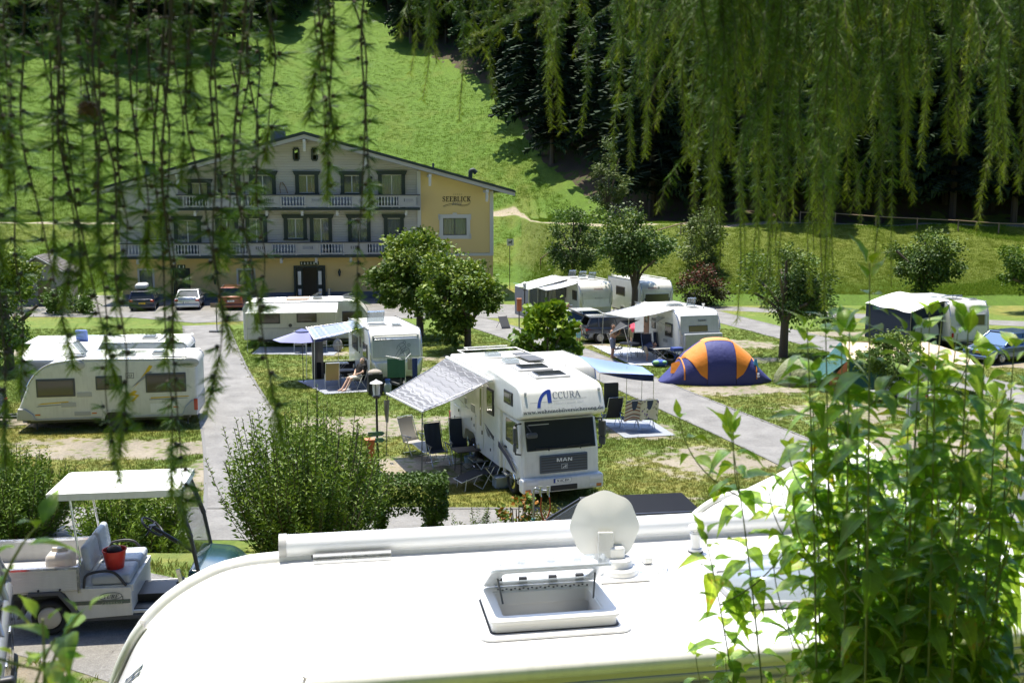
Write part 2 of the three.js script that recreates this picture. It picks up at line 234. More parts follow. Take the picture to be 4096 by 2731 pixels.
const ROADS = [[[-20, -66], [-14.2, -48.5], [-9.6, -35.5], [-7, -27], [-6.4, -24.5]], [[60, -23], [30, -24.4], [9, -25.2], [-2, -25.3], [-14, -25.3], [-50, -25]], [[-4, -71], [-0.2, -62.5], [2.7, -55], [5.2, -46.2], [7.2, -39.5], [8.6, -35], [10, -30], [11, -26]], [[3, -72.5], [10, -74.6], [16, -75.8], [25, -70.6], [34, -66.5], [60, -58]], [[13.5, -74], [15.4, -66.3], [17.3, -59.1], [19.4, -50.5], [20.9, -44.5], [22.5, -39], [27, -26]], [[-2, -10.9], [-5, -12.6], [-9, -14], [-30, -15.5]]].map(p => smooth2(p, 10));
const RUGS = [[[-9.7, -45.6], [-7.9, -42.5], [-5.4, -43.3], [-6.6, -47]], [[4.5, -56.6], [5.9, -50], [8.2, -49.6], [7.2, -55.5]], [[3.2, -37.6], [3.9, -34.6], [5.7, -35.0], [5.2, -37.4]], [[-14, -56.2], [-13.8, -53.6], [-9.4, -53.2], [-9.3, -56]]];
const onRug = (x, z) => RUGS.some(p => { let c = false; for (let i = 0, j = p.length - 1; i < p.length; j = i++) if ((p[i][1] > z) !== (p[j][1] > z) && x < (p[j][0] - p[i][0]) * (z - p[i][1]) / (p[j][1] - p[i][1]) + p[i][0]) c = !c; return c; });
const onRoad = (x, z, pad = 1.33 + 0.16 * vn(x * 3, z * 3, 8)) => { for (const r of ROADS) for (const p of r) if ((p[0] - x) ** 2 + (p[1] - z) ** 2 < pad * pad) return true; return z < -68 && z > -88 && x > -42 && x < 4; };
{
  const r = rng(5), list = [], gm = mat([1, 1, 1], 0.8, { vertexColors: true, side: THREE.DoubleSide, transmission: 0.3, thickness: 0, specularIntensity: 0.15 });
  const g1 = tuftGeo(7, 0.085, 0.006, 0.09, 3, [[0.14, 0.20, 0.03], [0.11, 0.17, 0.025], [0.17, 0.2, 0.035], [0.22, 0.21, 0.05]]);
  for (let i = 0; i < 330000 && list.length < 130000; i++) {
    const d = 22 + 42 * Math.pow(r(), 1.2), z = -d, x = (r() * 2 - 1) * d * 0.54; if (bare(x, z) > r() * 0.8 + 0.1 || onRoad(x, z) || onRug(x, z)) continue;
    const dry = Math.max(0, Math.min(1, (fbm(x * 0.16, z * 0.16, 3, 11) - 0.5) * 2.0 + (fbm(x * 0.8, z * 0.8, 3, 12) - 0.5) * 1.1 + 0.12)); list.push([x, land(x, z), z, (0.55 + r() * 0.6) * (1 - 0.3 * dry), r() * 6.28, [mix(0.85, 1.35, dry), mix(0.9, 1.02, dry), mix(0.85, 1.3, dry)]]);
  }
  for (let i = 0; i < 9000; i++) { const x = -12 + 13 * r(), z = -8.6 - 6 * r(); if (onRoad(x, z, 1.35) || r() < bare(x, z) * 0.8) continue; list.push([x, 2.9, z, 0.8 + r() * 0.5, r() * 6.28, [1.1, 1, 1.1]]); }
  scatter('lawn_grass', 'short mown grass of the camping pitches', g1, gm, list);
  const g2 = tuftGeo(9, 0.19, 0.014, 0.3, 4, [[0.13, 0.225, 0.015], [0.115, 0.2, 0.013], [0.155, 0.225, 0.02]]), l2 = [];
  for (let i = 0; i < 260000 && l2.length < 125000; i++) { const d = 80 + 130 * r() * r(), z = -d, x = (r() * 2 - 1) * d * 0.53; const t = toe(x) - z; if (t < 1 || (t > 17 && t < 20.2) || inForest(x, z - 2)) continue; const short = t < 17 && fbm(x * 0.07, z * 0.09, 3, 51) > 0.42; l2.push([x, land(x, z) - 0.02, z, (short ? 0.35 : 0.75) + 0.5 * r(), r() * 6.28, short ? [1.12, 1.0, 1.0] : [0.9 + 0.1 * r(), 1, 0.9]]); }
  scatter('meadow_grass', 'long green grass of the sloping meadow', g2, gm, l2);
}
console.log('ground');
// ---------------------------------------------------------------- forest
function spruceGeo(H, R, seed, n = 46) { // drooping boughs of needle fans around a stem
  const r = rng(seed), pos = [], col = [], idx = [];
  const tri = (a, b, c, k) => { const o = pos.length / 3; pos.push(...a, ...b, ...c); idx.push(o, o + 1, o + 2); for (let q = 0; q < 3; q++) col.push(...k); };
  const bark = [0.07, 0.055, 0.045]; for (let k = 0; k < 6; k++) { const a = k / 6 * 6.283, b = (k + 1) / 6 * 6.283, w = 0.013 * H; tri([Math.cos(a) * w, 0, Math.sin(a) * w], [0, H * 0.96, 0], [Math.cos(b) * w, 0, Math.sin(b) * w], bark); }
  for (let k = 0; k < n; k++) {
    const f = Math.pow((k + r()) / n, 0.9), y = H * (0.1 + 0.9 * f), L = R * (1 - f) * (0.72 + 0.5 * r()) + 0.25, m = 3 + (1 - f) * 3 | 0;
    for (let b = 0; b < m; b++) {
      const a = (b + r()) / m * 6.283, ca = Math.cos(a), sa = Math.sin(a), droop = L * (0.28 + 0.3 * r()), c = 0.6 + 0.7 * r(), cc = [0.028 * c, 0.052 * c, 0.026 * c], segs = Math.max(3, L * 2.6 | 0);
      for (let s = 0; s < segs; s++) {
        const t = (s + 0.5) / segs, x = ca * L * t, z = sa * L * t, yy = y - droop * t * t + 0.12 * L * t, w = (0.34 * L * (1 - t * 0.75) + 0.18) * (0.7 + 0.6 * r()), tl = L / segs * (1 + r());
        for (const sd of [-1, 1]) tri([x, yy, z], [x + ca * tl - sa * sd * w, yy - 0.25 * w - 0.2 * r(), z + sa * tl + ca * sd * w], [x + ca * tl * 1.1, yy - 0.15 * r(), z + sa * tl * 1.1], cc);
        tri([x, yy, z], [x + ca * tl * 0.7, yy - 0.5 - 0.4 * r() * L * 0.3, z + sa * tl * 0.7], [x + ca * tl, yy, z + sa * tl], cc);
      }
    }
  }
  const g = new THREE.BufferGeometry(); g.setAttribute('position', new THREE.Float32BufferAttribute(pos, 3)); g.setAttribute('color', new THREE.Float32BufferAttribute(col, 3)); g.setIndex(idx); g.computeVertexNormals(); return ready(g);
}
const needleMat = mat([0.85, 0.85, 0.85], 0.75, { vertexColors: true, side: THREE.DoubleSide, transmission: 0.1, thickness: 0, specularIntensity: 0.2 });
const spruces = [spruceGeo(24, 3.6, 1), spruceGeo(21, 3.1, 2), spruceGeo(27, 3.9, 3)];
{
  const r = rng(99), pts = [];
  const far = (x, z, d) => pts.every(p => (p[0] - x) ** 2 + (p[1] - z) ** 2 > d * d);
  for (let i = 0; i < 9000 && pts.length < 460; i++) { const x = -40 + 130 * r(), z = -97 - 150 * r(); if (inForest(x, z) && Math.abs(x) < -z * 0.62 + 12 && far(x, z, 3.6)) pts.push([x, z]); }
  for (let i = 0; i < 3000 && pts.length < 620; i++) { const x = -105 + 72 * r(), z = -150 - 90 * r(), front = x < -52 ? -158 : x < -44 ? -166 : x < -38 ? -180 : -205; if (z < front && far(x, z, 3.8)) pts.push([x, z]); }
  const edge = pts.filter(p => p[0] > -30 && !inForest(p[0], p[1] + 5)).slice(0, 14);
  const rest = pts.filter(p => !edge.includes(p)), q = new THREE.Object3D(), col = new THREE.Color();
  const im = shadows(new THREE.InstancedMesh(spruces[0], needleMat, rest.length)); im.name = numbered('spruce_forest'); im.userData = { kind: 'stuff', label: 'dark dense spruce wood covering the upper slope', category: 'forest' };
  rest.forEach(([x, z], i) => { q.position.set(x, land(x, z) - 0.3, z); q.rotation.set(0, r() * 6.28, 0); const s = 0.95 + 0.5 * r(); q.scale.set(s * (0.9 + 0.3 * r()), s, s * (0.9 + 0.3 * r())); q.updateMatrix(); im.setMatrixAt(i, q.matrix); const k = 0.75 + 0.5 * r(); im.setColorAt(i, col.setRGB(k, k, k * 0.95)); });
  scene.add(im);
  const back = shadows(new THREE.InstancedMesh(spruces[0], needleMat, 90)); back.name = numbered('spruce_forest'); back.userData = { kind: 'stuff', label: 'dark spruce wood on the slope behind the viewpoint', category: 'forest' };
  for (let i = 0; i < 90; i++) { const x = -60 + 120 * r(), z = 16 + 45 * r(); q.position.set(x, land(x, z) - 0.3, z); q.rotation.set(0, r() * 6.28, 0); q.scale.setScalar(0.7 + 0.4 * r()); q.updateMatrix(); back.setMatrixAt(i, q.matrix); back.setColorAt(i, col.setRGB(1, 1, 1)); } scene.add(back);
  edge.forEach(([x, z], i) => { const t = thing('spruce_tree', 'tall dark spruce standing at the edge of the wood beside the meadow', 'tree', [x, land(x, z) - 0.3, z], 360 * r(), 'spruces along the wood edge'); part(t, 'crown', spruces[1 + i % 2], needleMat); part(t, 'trunk', rod([0, -0.4, 0], [0, 9, 0], 0.3, 0.2), M.bark); t.scale.setScalar(0.95 + 0.35 * r()); });
}
// ---------------------------------------------------------------- broadleaf trees and shrubs
function leaves(o) { // leaf-sized folded faces in clumps through a crown: r = radii, n leaves, s size
  const r = rng(o.seed), n = o.n, pos = new Float32Array(n * 12), col = new Float32Array(n * 12), idx = new Uint32Array(n * 6), [rx, ry, rz] = o.r, cl = [];
  const G = () => (r() + r() + r() - 1.5) * 0.9;
  const lobes = Array.from({ length: o.lobes || 8 }, () => { const d = V(r() * 2 - 1, r() * 1.8 - 0.8, r() * 2 - 1).normalize().multiplyScalar(0.36 + 0.26 * r()); return [d, 0.36 + 0.26 * r()]; });
  if (!o.bush && !o.shape) for (let k = 0; k < (o.clumps || 46); k++) { const [c, q] = lobes[r() * lobes.length | 0], d = V(r() * 2 - 1, r() * 2 - 1, r() * 2 - 1).normalize().multiplyScalar(q * (0.45 + 0.65 * r())).add(c); cl.push([d.x * rx * 1.12, d.y * ry * 1.08, d.z * rz * 1.12, (0.12 + 0.16 * r()) * Math.min(rx, ry), 0.75 + 0.5 * r()]); }
  else for (let k = 0; k < (o.clumps || 46); k++) { let d; do d = V(r() * 2 - 1, r() * 2 - 1, r() * 2 - 1); while (d.length() > 1 || d.length() < 0.3); d.normalize(); const f = 0.4 + 0.5 * Math.sqrt(r()) + (r() < 0.3 ? 0.26 * r() : 0), sh = o.shape ? o.shape(d.y) : 1; cl.push([d.x * f * rx * sh, d.y * f * ry, d.z * f * rz * sh, (0.13 + 0.22 * r()) * Math.min(rx, ry), 0.75 + 0.5 * r()]); }
  const a = V(), b = V(), w = V();
  for (let i = 0; i < n; i++) {
    const c = cl[r() * cl.length | 0], x = c[0] + G() * c[3] * 1.5, y = c[1] + G() * c[3] * 1.1, z = c[2] + G() * c[3] * 1.5;
    a.set(x / rx + G() * 0.8, y / ry * 0.4 - 0.25 + (o.up || 0) + G() * 0.7, z / rz + G() * 0.8).normalize(); w.set(r() - 0.5, r() - 0.5, r() - 0.5).cross(a).normalize(); b.copy(a).cross(w);
    const s = o.s * (0.6 + 0.7 * r()), wd = s * (o.w || 0.42), fold = s * 0.12, p = i * 12, y0 = Math.max(y, o.floor ?? -1e9);
    const P = (k, e, f, g) => { pos[p + k * 3] = x + a.x * e + w.x * f + b.x * g; pos[p + k * 3 + 1] = y0 + a.y * e + w.y * f + b.y * g; pos[p + k * 3 + 2] = z + a.z * e + w.z * f + b.z * g; };
    P(0, 0, 0, 0); P(1, s * 0.45, wd, fold); P(2, s, 0, -fold); P(3, s * 0.45, -wd, fold); idx.set([i * 4, i * 4 + 1, i * 4 + 2, i * 4, i * 4 + 2, i * 4 + 3], i * 6);
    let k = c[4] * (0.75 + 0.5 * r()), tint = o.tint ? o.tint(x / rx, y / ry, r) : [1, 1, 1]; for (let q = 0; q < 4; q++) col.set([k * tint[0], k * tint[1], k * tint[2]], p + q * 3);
  }
  const g = new THREE.BufferGeometry(); g.setAttribute('position', new THREE.BufferAttribute(pos, 3)); g.setAttribute('color', new THREE.BufferAttribute(col, 3)); g.setIndex(new THREE.BufferAttribute(idx, 1)); g.computeVertexNormals(); return ready(g);
}
function limbs(h0, h1, R, seed, rad = 0.13, n = 7) { const r = rng(seed), g = [rod([0, -0.15, 0], [0.03, h0, 0], rad * 1.25, rad, 9)]; for (let k = 0; k < n; k++) { const a = k / n * 6.28 + r(), l = R * (0.45 + 0.4 * r()), y = h0 * 0.85 + (h1 - h0) * (0.35 + 0.6 * r()); g.push(tube([[0, h0 * 0.8, 0], [Math.cos(a) * l * 0.3, mix(h0, y, 0.5), Math.sin(a) * l * 0.3], [Math.cos(a) * l, y, Math.sin(a) * l]], rad * 0.4, 5, 8)); } g.push(rod([0.03, h0 * 0.95, 0], [0, h1, 0], rad, rad * 0.3, 7)); return g; }
const LM = { maple: leafMat(0.125, 0.205, 0.026, 0.5), dark: leafMat(0.09, 0.16, 0.03, 0.46), bright: leafMat(0.14, 0.24, 0.02, 0.5), pale: leafMat(0.15, 0.2, 0.055), hedge: leafMat(0.085, 0.15, 0.022, 0.42), privet: leafMat(0.115, 0.2, 0.028, 0.46), red: leafMat(0.13, 0.09, 0.05, 0.35), moss: leafMat(0.17, 0.19, 0.03, 0.35) };
function tree(name, label, [x, z], o) { // trunk height h0, crown centre cy, radii r
  const t = thing(name, label, o.cat || 'tree', [x, land(x, z), z], o.turn || 0, o.group);
  if (!o.bush) part(t, 'trunk', limbs(o.h0, o.cy + o.r[1] * 0.6, o.r[0], o.seed + 7, o.rad), M.bark);
  else for (let k = 0; k < 7; k++) { const a = k * 2.4, R = o.r[0] * 0.5; part(t, 'stem', rod([Math.cos(a) * 0.1, -0.1, Math.sin(a) * 0.1], [Math.cos(a) * R, o.cy + o.r[1] * 0.4, Math.sin(a) * R], 0.03, 0.012, 5), M.bark); }
  const g = leaves(o); const c = part(t, o.bush ? 'foliage' : 'crown', g, o.m); c.position.y = o.cy; if (o.extra) o.extra(t); return t;
}
const sunlitTops = (x, y, r) => y > 0.3 && r() < 0.55 ? [1.9, 1.55, 1] : r() < 0.06 ? [1.9, 1.5, 1] : [1, 1, 1];  // crown-top leaves tinted brighter: sunlight painted into the leaf colour
tree('maple_tree', 'round leafy tree in front of the yellow guesthouse wall', [-5.5, -60.5], { h0: 1.6, cy: 3.7, r: [2.95, 2.35, 2.8], n: 12500, s: 0.24, seed: 11, m: LM.maple, rad: 0.2, clumps: 90, tint: sunlitTops });
tree('maple_tree', 'round tree with low drooping boughs behind the large motorhome', [-2.4, -54.6], { h0: 1.2, cy: 2.9, r: [2.3, 2.2, 2.2], n: 11000, s: 0.23, seed: 12, m: LM.maple, rad: 0.17, clumps: 80, tint: sunlitTops });
tree('young_tree', 'small bright green tree with large leaves beside the motorhome roof', [1.55, -44.5], { h0: 0.5, cy: 2.1, r: [1.25, 1.75, 1.25], n: 3600, s: 0.27, w: 0.55, seed: 13, m: LM.bright, rad: 0.07, clumps: 40, shape: y => 1 - 0.45 * Math.max(0, y), tint: sunlitTops });
tree('maple_tree', 'dark round tree growing between the two parallel white caravans', [8.1, -67.5], { h0: 2.2, cy: 5.2, r: [2.25, 2.5, 2.25], n: 9500, s: 0.2, seed: 14, m: LM.dark, rad: 0.2, clumps: 80, tint: sunlitTops });
tree('ash_tree', 'grey green tree on the bank behind the caravan with open roof hatches', [4.9, -82], { h0: 1.2, cy: 3.3, r: [2.0, 2.9, 2.0], n: 7000, s: 0.2, w: 0.3, seed: 15, m: LM.dark, rad: 0.16, clumps: 50, shape: y => 1 - 0.4 * Math.max(0, y) });
tree('ash_tree', 'slender sapling rising behind the dark round tree', [8.6, -92], { h0: 2, cy: 5.6, r: [1.5, 3.4, 1.5], n: 4200, s: 0.22, w: 0.3, seed: 16, m: LM.pale, rad: 0.12, clumps: 34, shape: y => 1 - 0.5 * Math.max(0, y) });
tree('shade_tree', 'tree with bare dark trunk standing behind the orange and blue tent', [14.1, -52.6], { h0: 1.9, cy: 3.7, r: [2.25, 2.2, 2.25], n: 9500, s: 0.19, w: 0.28, seed: 17, m: LM.dark, rad: 0.2, clumps: 84, tint: sunlitTops });
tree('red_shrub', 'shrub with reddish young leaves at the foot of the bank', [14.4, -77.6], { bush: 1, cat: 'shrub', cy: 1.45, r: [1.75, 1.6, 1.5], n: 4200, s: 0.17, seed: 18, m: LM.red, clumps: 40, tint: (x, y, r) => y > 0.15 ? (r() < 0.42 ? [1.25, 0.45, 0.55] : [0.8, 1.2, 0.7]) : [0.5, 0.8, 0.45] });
tree('hazel_shrub', 'pale leafy bush on the bank above the red shrub', [15.6, -84.6], { bush: 1, cat: 'shrub', cy: 2.1, r: [1.9, 2.3, 1.8], n: 5200, s: 0.2, seed: 19, m: LM.pale, clumps: 44 });
tree('hazel_shrub', 'light green shrub beside the tree trunk at the road bend', [20.4, -76.5], { bush: 1, cat: 'shrub', cy: 2.2, r: [1.6, 2.4, 1.6], n: 4500, s: 0.2, seed: 20, m: LM.pale, clumps: 40 });
tree('maple_tree', 'dense dark tree on the grass bank above the navy walled awning tent', [31.2, -77.5], { h0: 1.3, cy: 3.5, r: [2.65, 2.35, 2.5], n: 10500, s: 0.2, seed: 21, m: LM.dark, rad: 0.24, clumps: 84, tint: sunlitTops });
tree('maple_tree', 'bright green tree at the picture edge above the blue car', [37, -73], { h0: 1.6, cy: 3.6, r: [2.3, 2.0, 2.2], n: 7500, s: 0.2, seed: 22, m: LM.privet, rad: 0.2, clumps: 46, tint: sunlitTops });
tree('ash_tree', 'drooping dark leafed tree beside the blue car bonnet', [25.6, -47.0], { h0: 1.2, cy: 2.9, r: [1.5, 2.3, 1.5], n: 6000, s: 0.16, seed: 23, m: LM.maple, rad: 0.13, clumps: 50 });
tree('willow_shrub', 'small bushy tree growing in front of the cream trailer tent', [15.75, -41.4], { h0: 0.9, cy: 1.95, r: [1.15, 1.25, 1.1], n: 5200, s: 0.13, w: 0.28, seed: 24, m: LM.privet, rad: 0.08, clumps: 46, tint: sunlitTops });
tree('maple_tree', 'leafy tree at the picture edge behind the striped caravan', [-24.2, -48.6], { h0: 1.2, cy: 3.2, r: [2.1, 2.7, 2.1], n: 8500, s: 0.19, seed: 25, m: LM.maple, rad: 0.2, clumps: 52, tint: sunlitTops });
tree('hazel_shrub', 'overgrown shrub beside the shingled hut left of the guesthouse', [-37.5, -74], { bush: 1, cat: 'shrub', cy: 2.3, r: [3, 2.4, 2.4], n: 6000, s: 0.24, seed: 26, m: LM.maple, clumps: 44, tint: sunlitTops });
tree('hazel_shrub', 'low shrub on the grass in front of the shingled hut', [-31.5, -72.5], { bush: 1, cat: 'shrub', cy: 1, r: [1.8, 1.2, 1.4], n: 3000, s: 0.2, seed: 27, m: LM.privet, clumps: 30 });
// willow-like bushes at the terrace foot: upright shoots with narrow leaves
function shootBush(label, [x, z], R, Hh, n, seed, m, s) {
  const t = thing('willow_bush', label, 'shrub', [x, land(x, z) - 0.05, z], 0), r = rng(seed), st = [], n2 = n * 46, pos = [], col = [], idx = []; const a = V(), w = V(), b = V(), p = V();
  for (let k = 0; k < n; k++) {
    const an = r() * 6.283, q = Math.sqrt(r()), bx = Math.cos(an) * q * R * 0.45, bz = Math.sin(an) * q * R * 0.45, hh = Hh * (1 - 0.34 * q * q) * (0.5 + 0.56 * r()), ex = Math.cos(an) * q * R * (0.85 + 0.4 * r()), ez = Math.sin(an) * q * R * (0.85 + 0.4 * r());
    const c = new THREE.QuadraticBezierCurve3(V(bx, 0, bz), V(mix(bx, ex, 0.75), hh * 0.5, mix(bz, ez, 0.75)), V(ex, hh, ez)); if (k % 2 === 0) st.push(new THREE.TubeGeometry(c, 5, 0.009, 3));
    for (let i = 0; i < 46; i++) {
      const f = 0.12 + 0.88 * Math.pow(i / 45, 0.8); c.getPoint(f, p); const an2 = i * 2.4 + r(), s0 = s * (0.65 + 0.6 * r()) * (f > 0.93 ? 0.6 : 1); a.set(Math.cos(an2), 0.25 + 1.1 * f * r(), Math.sin(an2)).normalize(); w.set(r() - 0.5, r() * 0.4, r() - 0.5).cross(a).normalize(); b.copy(a).cross(w);
      const o = pos.length / 3, wd = s0 * 0.2, sp = 0.06 * r() * (1 - f) * 4; p.x += a.x * sp; p.z += a.z * sp; for (const [e, g, h] of [[0, 0, 0], [0.45, 1, 0.1], [1, 0, -0.12], [0.45, -1, 0.1]]) pos.push(p.x + a.x * e * s0 + w.x * g * wd + b.x * h * s0, p.y + a.y * e * s0 + w.y * g * wd + b.y * h * s0, p.z + a.z * e * s0 + w.z * g * wd + b.z * h * s0); idx.push(o, o + 1, o + 2, o, o + 2, o + 3);
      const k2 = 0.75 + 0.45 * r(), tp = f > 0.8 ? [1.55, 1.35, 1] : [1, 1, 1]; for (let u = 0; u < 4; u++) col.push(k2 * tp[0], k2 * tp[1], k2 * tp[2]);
    }
  }
  const g = new THREE.BufferGeometry(); g.setAttribute('position', new THREE.Float32BufferAttribute(pos, 3)); g.setAttribute('color', new THREE.Float32BufferAttribute(col, 3)); g.setIndex(idx); g.computeVertexNormals(); part(t, 'foliage', ready(g), m); part(t, 'stem', st, M.bark).userData.kind = 'stuff'; return t;
}
shootBush('large wild bush with upright leafy shoots below the motorhome chairs', [-4.7, -22.6], 1.85, 3.95, 480, 31, LM.privet, 0.13);
shootBush('leafy bush behind the load bed of the utility cart', [-12.1, -24.0], 1.5, 2.5, 340, 32, LM.privet, 0.12);
shootBush('dense bush seen through the open cab of the utility cart', [-8.3, -21.6], 1.15, 2.45, 230, 33, LM.privet, 0.14);
{ // clipped hedge on two stems, an arch
  const t = thing('clipped_hedge', 'clipped box hedge raised on two leafy stems beside the wild bush', 'hedge', [-2.55, 0, -24.0], 4), r = rng(41);
  const n = 9000, G = leaves({ r: [1, 1, 1], n, s: 0.075, seed: 42, w: 0.4, clumps: 10 }), p = G.attributes.position, mv = (i, x, y, z) => { const cx = p.getX(i * 4), cy = p.getY(i * 4), cz = p.getZ(i * 4); for (let q = 0; q < 4; q++) p.setXYZ(i * 4 + q, p.getX(i * 4 + q) - cx + x, p.getY(i * 4 + q) - cy + y, p.getZ(i * 4 + q) - cz + z); };
  for (let i = 0; i < n; i++) { let x, y, z; const f = r();
    if (f < 0.72) { const e = 1 - 0.24 * Math.pow(r(), 1.4); const s = r(); x = (r() * 2 - 1) * 0.98; y = 1.13 + (r() * 2 - 1) * 0.42; z = (r() * 2 - 1) * 0.45; if (s < 0.3) y = 1.13 + 0.42 * e + 0.05 * r() + 0.05 * fbm(x * 4, z * 4, 2, 3); else if (s < 0.75) z = 0.45 * e * (r() < 0.8 ? 1 : -1); else x = 0.98 * e * (r() < 0.6 ? 1 : -1); if (y < 1.13) y += 0.25 * Math.cos(x * 3) * 0.4; }
    else { const sx = r() < 0.42 ? -0.62 : 0.62, yy = r(); x = sx + (r() + r() - 1) * (sx > 0 ? 0.36 : 0.22) * (0.5 + 0.5 * yy); y = 0.06 + yy * 0.78; z = (r() + r() - 1) * 0.3; }
    mv(i, x, y, z); }
  G.computeVertexNormals(); part(t, 'foliage', G, LM.hedge); for (const sx of [-0.62, 0.62]) part(t, 'stem', [rod([sx - 0.08, -0.1, 0], [sx, 1.1, 0], 0.07, 0.05), rod([sx - 0.02, 0, 0.06], [sx + 0.12, 1, 0.05], 0.045, 0.03), rod([sx, 0, -0.05], [sx - 0.14, 1, -0.05], 0.04, 0.03)], M.bark);
}
tree('groundcover_mound', 'low yellow green juniper mound behind the awning tube', [1.5, -23.3], { bush: 1, cat: 'shrub', cy: 0.45, r: [1.35, 0.5, 1.35], n: 9000, s: 0.06, w: 0.3, seed: 44, m: LM.moss, clumps: 90, up: 0.6 });
shootBush('thin upright garden shoots beside the roadside mound', [-0.75, -23.6], 0.75, 1.05, 26, 45, LM.hedge, 0.07);
tree('rose_shrub', 'small shrub with rusty red leaves against the roadside mound', [0.15, -23.6], { bush: 1, cat: 'shrub', cy: 0.72, r: [0.38, 0.6, 0.38], n: 420, s: 0.1, w: 0.5, seed: 46, m: LM.privet, clumps: 20, tint: (x, y, r) => r() < 0.4 ? [3, 0.8, 0.8] : [1.2, 1.1, 0.8] });
console.log('plants');
// ---------------------------------------------------------------- guesthouse
{
  const siding = mat([1, 1, 1], 0.8, { map: dataTex(128, 256, (i, j) => { const l = j % 64, e = l < 3 ? 0.55 : 1, k = (0.39 + 0.05 * fbm(i / 30, j / 4, 3, 71) + 0.03 * hsh(0, j >> 6, 4)) * e; return [sb(k * 1.0), sb(k * 0.97), sb(k * 0.93)]; }), bumpMap: dataTex(8, 256, grey((i, j) => (j % 64) < 4 ? 0 : 200 + (j % 64) * 0.8), false), bumpScale: 0.02 }); siding.map.repeat.set(0.5, 1.25); siding.bumpMap.repeat.set(1, 1.25);
  const stucco = mat([0.66, 0.51, 0.23], 0.92, { bumpMap: rep(T.stucco, 1.5), bumpScale: 0.012 }), trim = mat([0.52, 0.52, 0.51], 0.7), green = mat([0.018, 0.032, 0.027], 0.6), bluegrey = mat([0.11, 0.13, 0.16], 0.85, { bumpMap: rep(T.stucco, 1), bumpScale: 0.008 }), boardw = mat([0.38, 0.375, 0.36], 0.75, { bumpMap: rep(T.noise, 1, 5), bumpScale: 0.006 }), curtain = mat([0.3, 0.3, 0.31], 0.9, { bumpMap: dataTex(64, 4, grey((i) => 127 + 120 * Math.sin(i / 64 * 6.283 * 4)), false), bumpScale: 0.03 }), pane = mat([0.7, 0.74, 0.76], 0.03, { transmission: 0.92, thickness: 0, ior: 1.55 }), dim = mat([0.3, 0.28, 0.25], 0.9), roofm = mat([0.045, 0.06, 0.055], 0.75, { bumpMap: rep(T.noise, 1), bumpScale: 0.02 });
  const h = thing('guesthouse', 'wide three storey guesthouse with low gabled roof and wooden balconies', 'house', [-30.97, 0, -81.12], 8.3);
  const W = 29.7, DP = 15, rise = x => 8.7 + (x < 14.6 ? (x + 1.4) / 16 : (31.2 - x) / 16.6) * 4.5;
  const opens = []; // x0, x1, y0, y1, kind
  const up = [[20.55, 22.25, 7.3, 10.0, 'door'], [17.55, 18.85, 8.55, 9.95, 'win'], [13.95, 15.3, 8.55, 9.95, 'win'], [10.35, 11.95, 7.3, 9.95, 'door'], [7.9, 9.2, 8.55, 9.9, 'win'], [5.6, 6.9, 7.3, 9.3, 'door']];
  const mid = [[20.95, 22.1, 4.85, 6.5, 'win'], [18.05, 19.4, 3.6, 6.5, 'door'], [15.0, 16.3, 3.6, 6.5, 'door'], [12.95, 14.3, 4.9, 6.5, 'win'], [9.95, 11.15, 3.6, 6.5, 'door'], [7.6, 8.9, 4.9, 6.45, 'win'], [4.4, 6.0, 3.6, 6.4, 'door'], [2.2, 3.4, 4.9, 6.4, 'win']];
  const gr = [[13.55, 15.75, 0, 2.55, 'entrance'], [9.0, 10.2, 0.95, 2.4, 'white'], [4.05, 5.15, 0, 2.5, 'dark'], [1.35, 2.35, 1.0, 2.45, 'white'], [25.55, 27.5, 5.1, 6.5, 'fancy']];
  const hole = (s, l) => l.forEach(([a, b, c, d]) => { const p = new THREE.Path(); p.moveTo(a, c); p.lineTo(a, d); p.lineTo(b, d); p.lineTo(b, c); p.closePath(); s.holes.push(p); });
  const wallTop = rpoly([[0, 3.45], [23.6, 3.45], [23.6, rise(23.6) - 0.35], [14.6, rise(14.6) - 0.35], [0, rise(0) - 0.35]]);
  const s1 = shp(wallTop); hole(s1, [...up, ...mid, [13.72, 13.98, 11.2, 12], [15.16, 15.42, 11.2, 12]]); part(h, 'boarded_wall', ext(s1, 0.25).translate(0, 0, -0.125), siding);
  const s2 = shp([[0, 0], [W, 0], [W, rise(W) - 0.35], [23.6, rise(23.6) - 0.35], [23.6, 3.448], [0, 3.448]]); hole(s2, gr); part(h, 'plastered_wall', ext(s2, 0.27).translate(0, 0, -0.125), stucco);
  part(h, 'side_wall', [box(0.3, 8.4, DP, 0.15, 4.2, -DP / 2 - 0.28), box(0.3, 8.4, DP, W - 0.15, 4.2, -DP / 2 - 0.28), ext([[0, 0], [W, 0], [W, rise(W) - 0.4], [14.6, rise(14.6) - 0.4], [0, rise(0) - 0.4]], 0.3).translate(0, 0, -DP - 0.1)], stucco);
  part(h, 'floor_slab', [box(W - 0.7, 0.25, DP - 0.6, W / 2, 3.4, -DP / 2 - 0.2), box(W - 0.7, 0.25, DP - 0.6, W / 2, 7.1, -DP / 2 - 0.2), box(W - 0.7, 8.3, 0.2, W / 2, 4.2, -3.2)], dim);
  part(h, 'plinth', [box(13.5, 0.55, 0.06, 6.77, 0.275, 0.045), box(W - 15.8, 0.55, 0.06, (W + 15.8) / 2, 0.275, 0.045)], bluegrey);
  for (const x of [23.6, W - 0.12]) part(h, 'corner_strip', box(0.3, rise(x) - 3.9, 0.08, x, (rise(x) - 3.9) / 2 + 3.45, 0.06), trim);
  part(h, 'string_course', box(6, 0.22, 0.1, 26.7, 3.5, 0.07), trim);
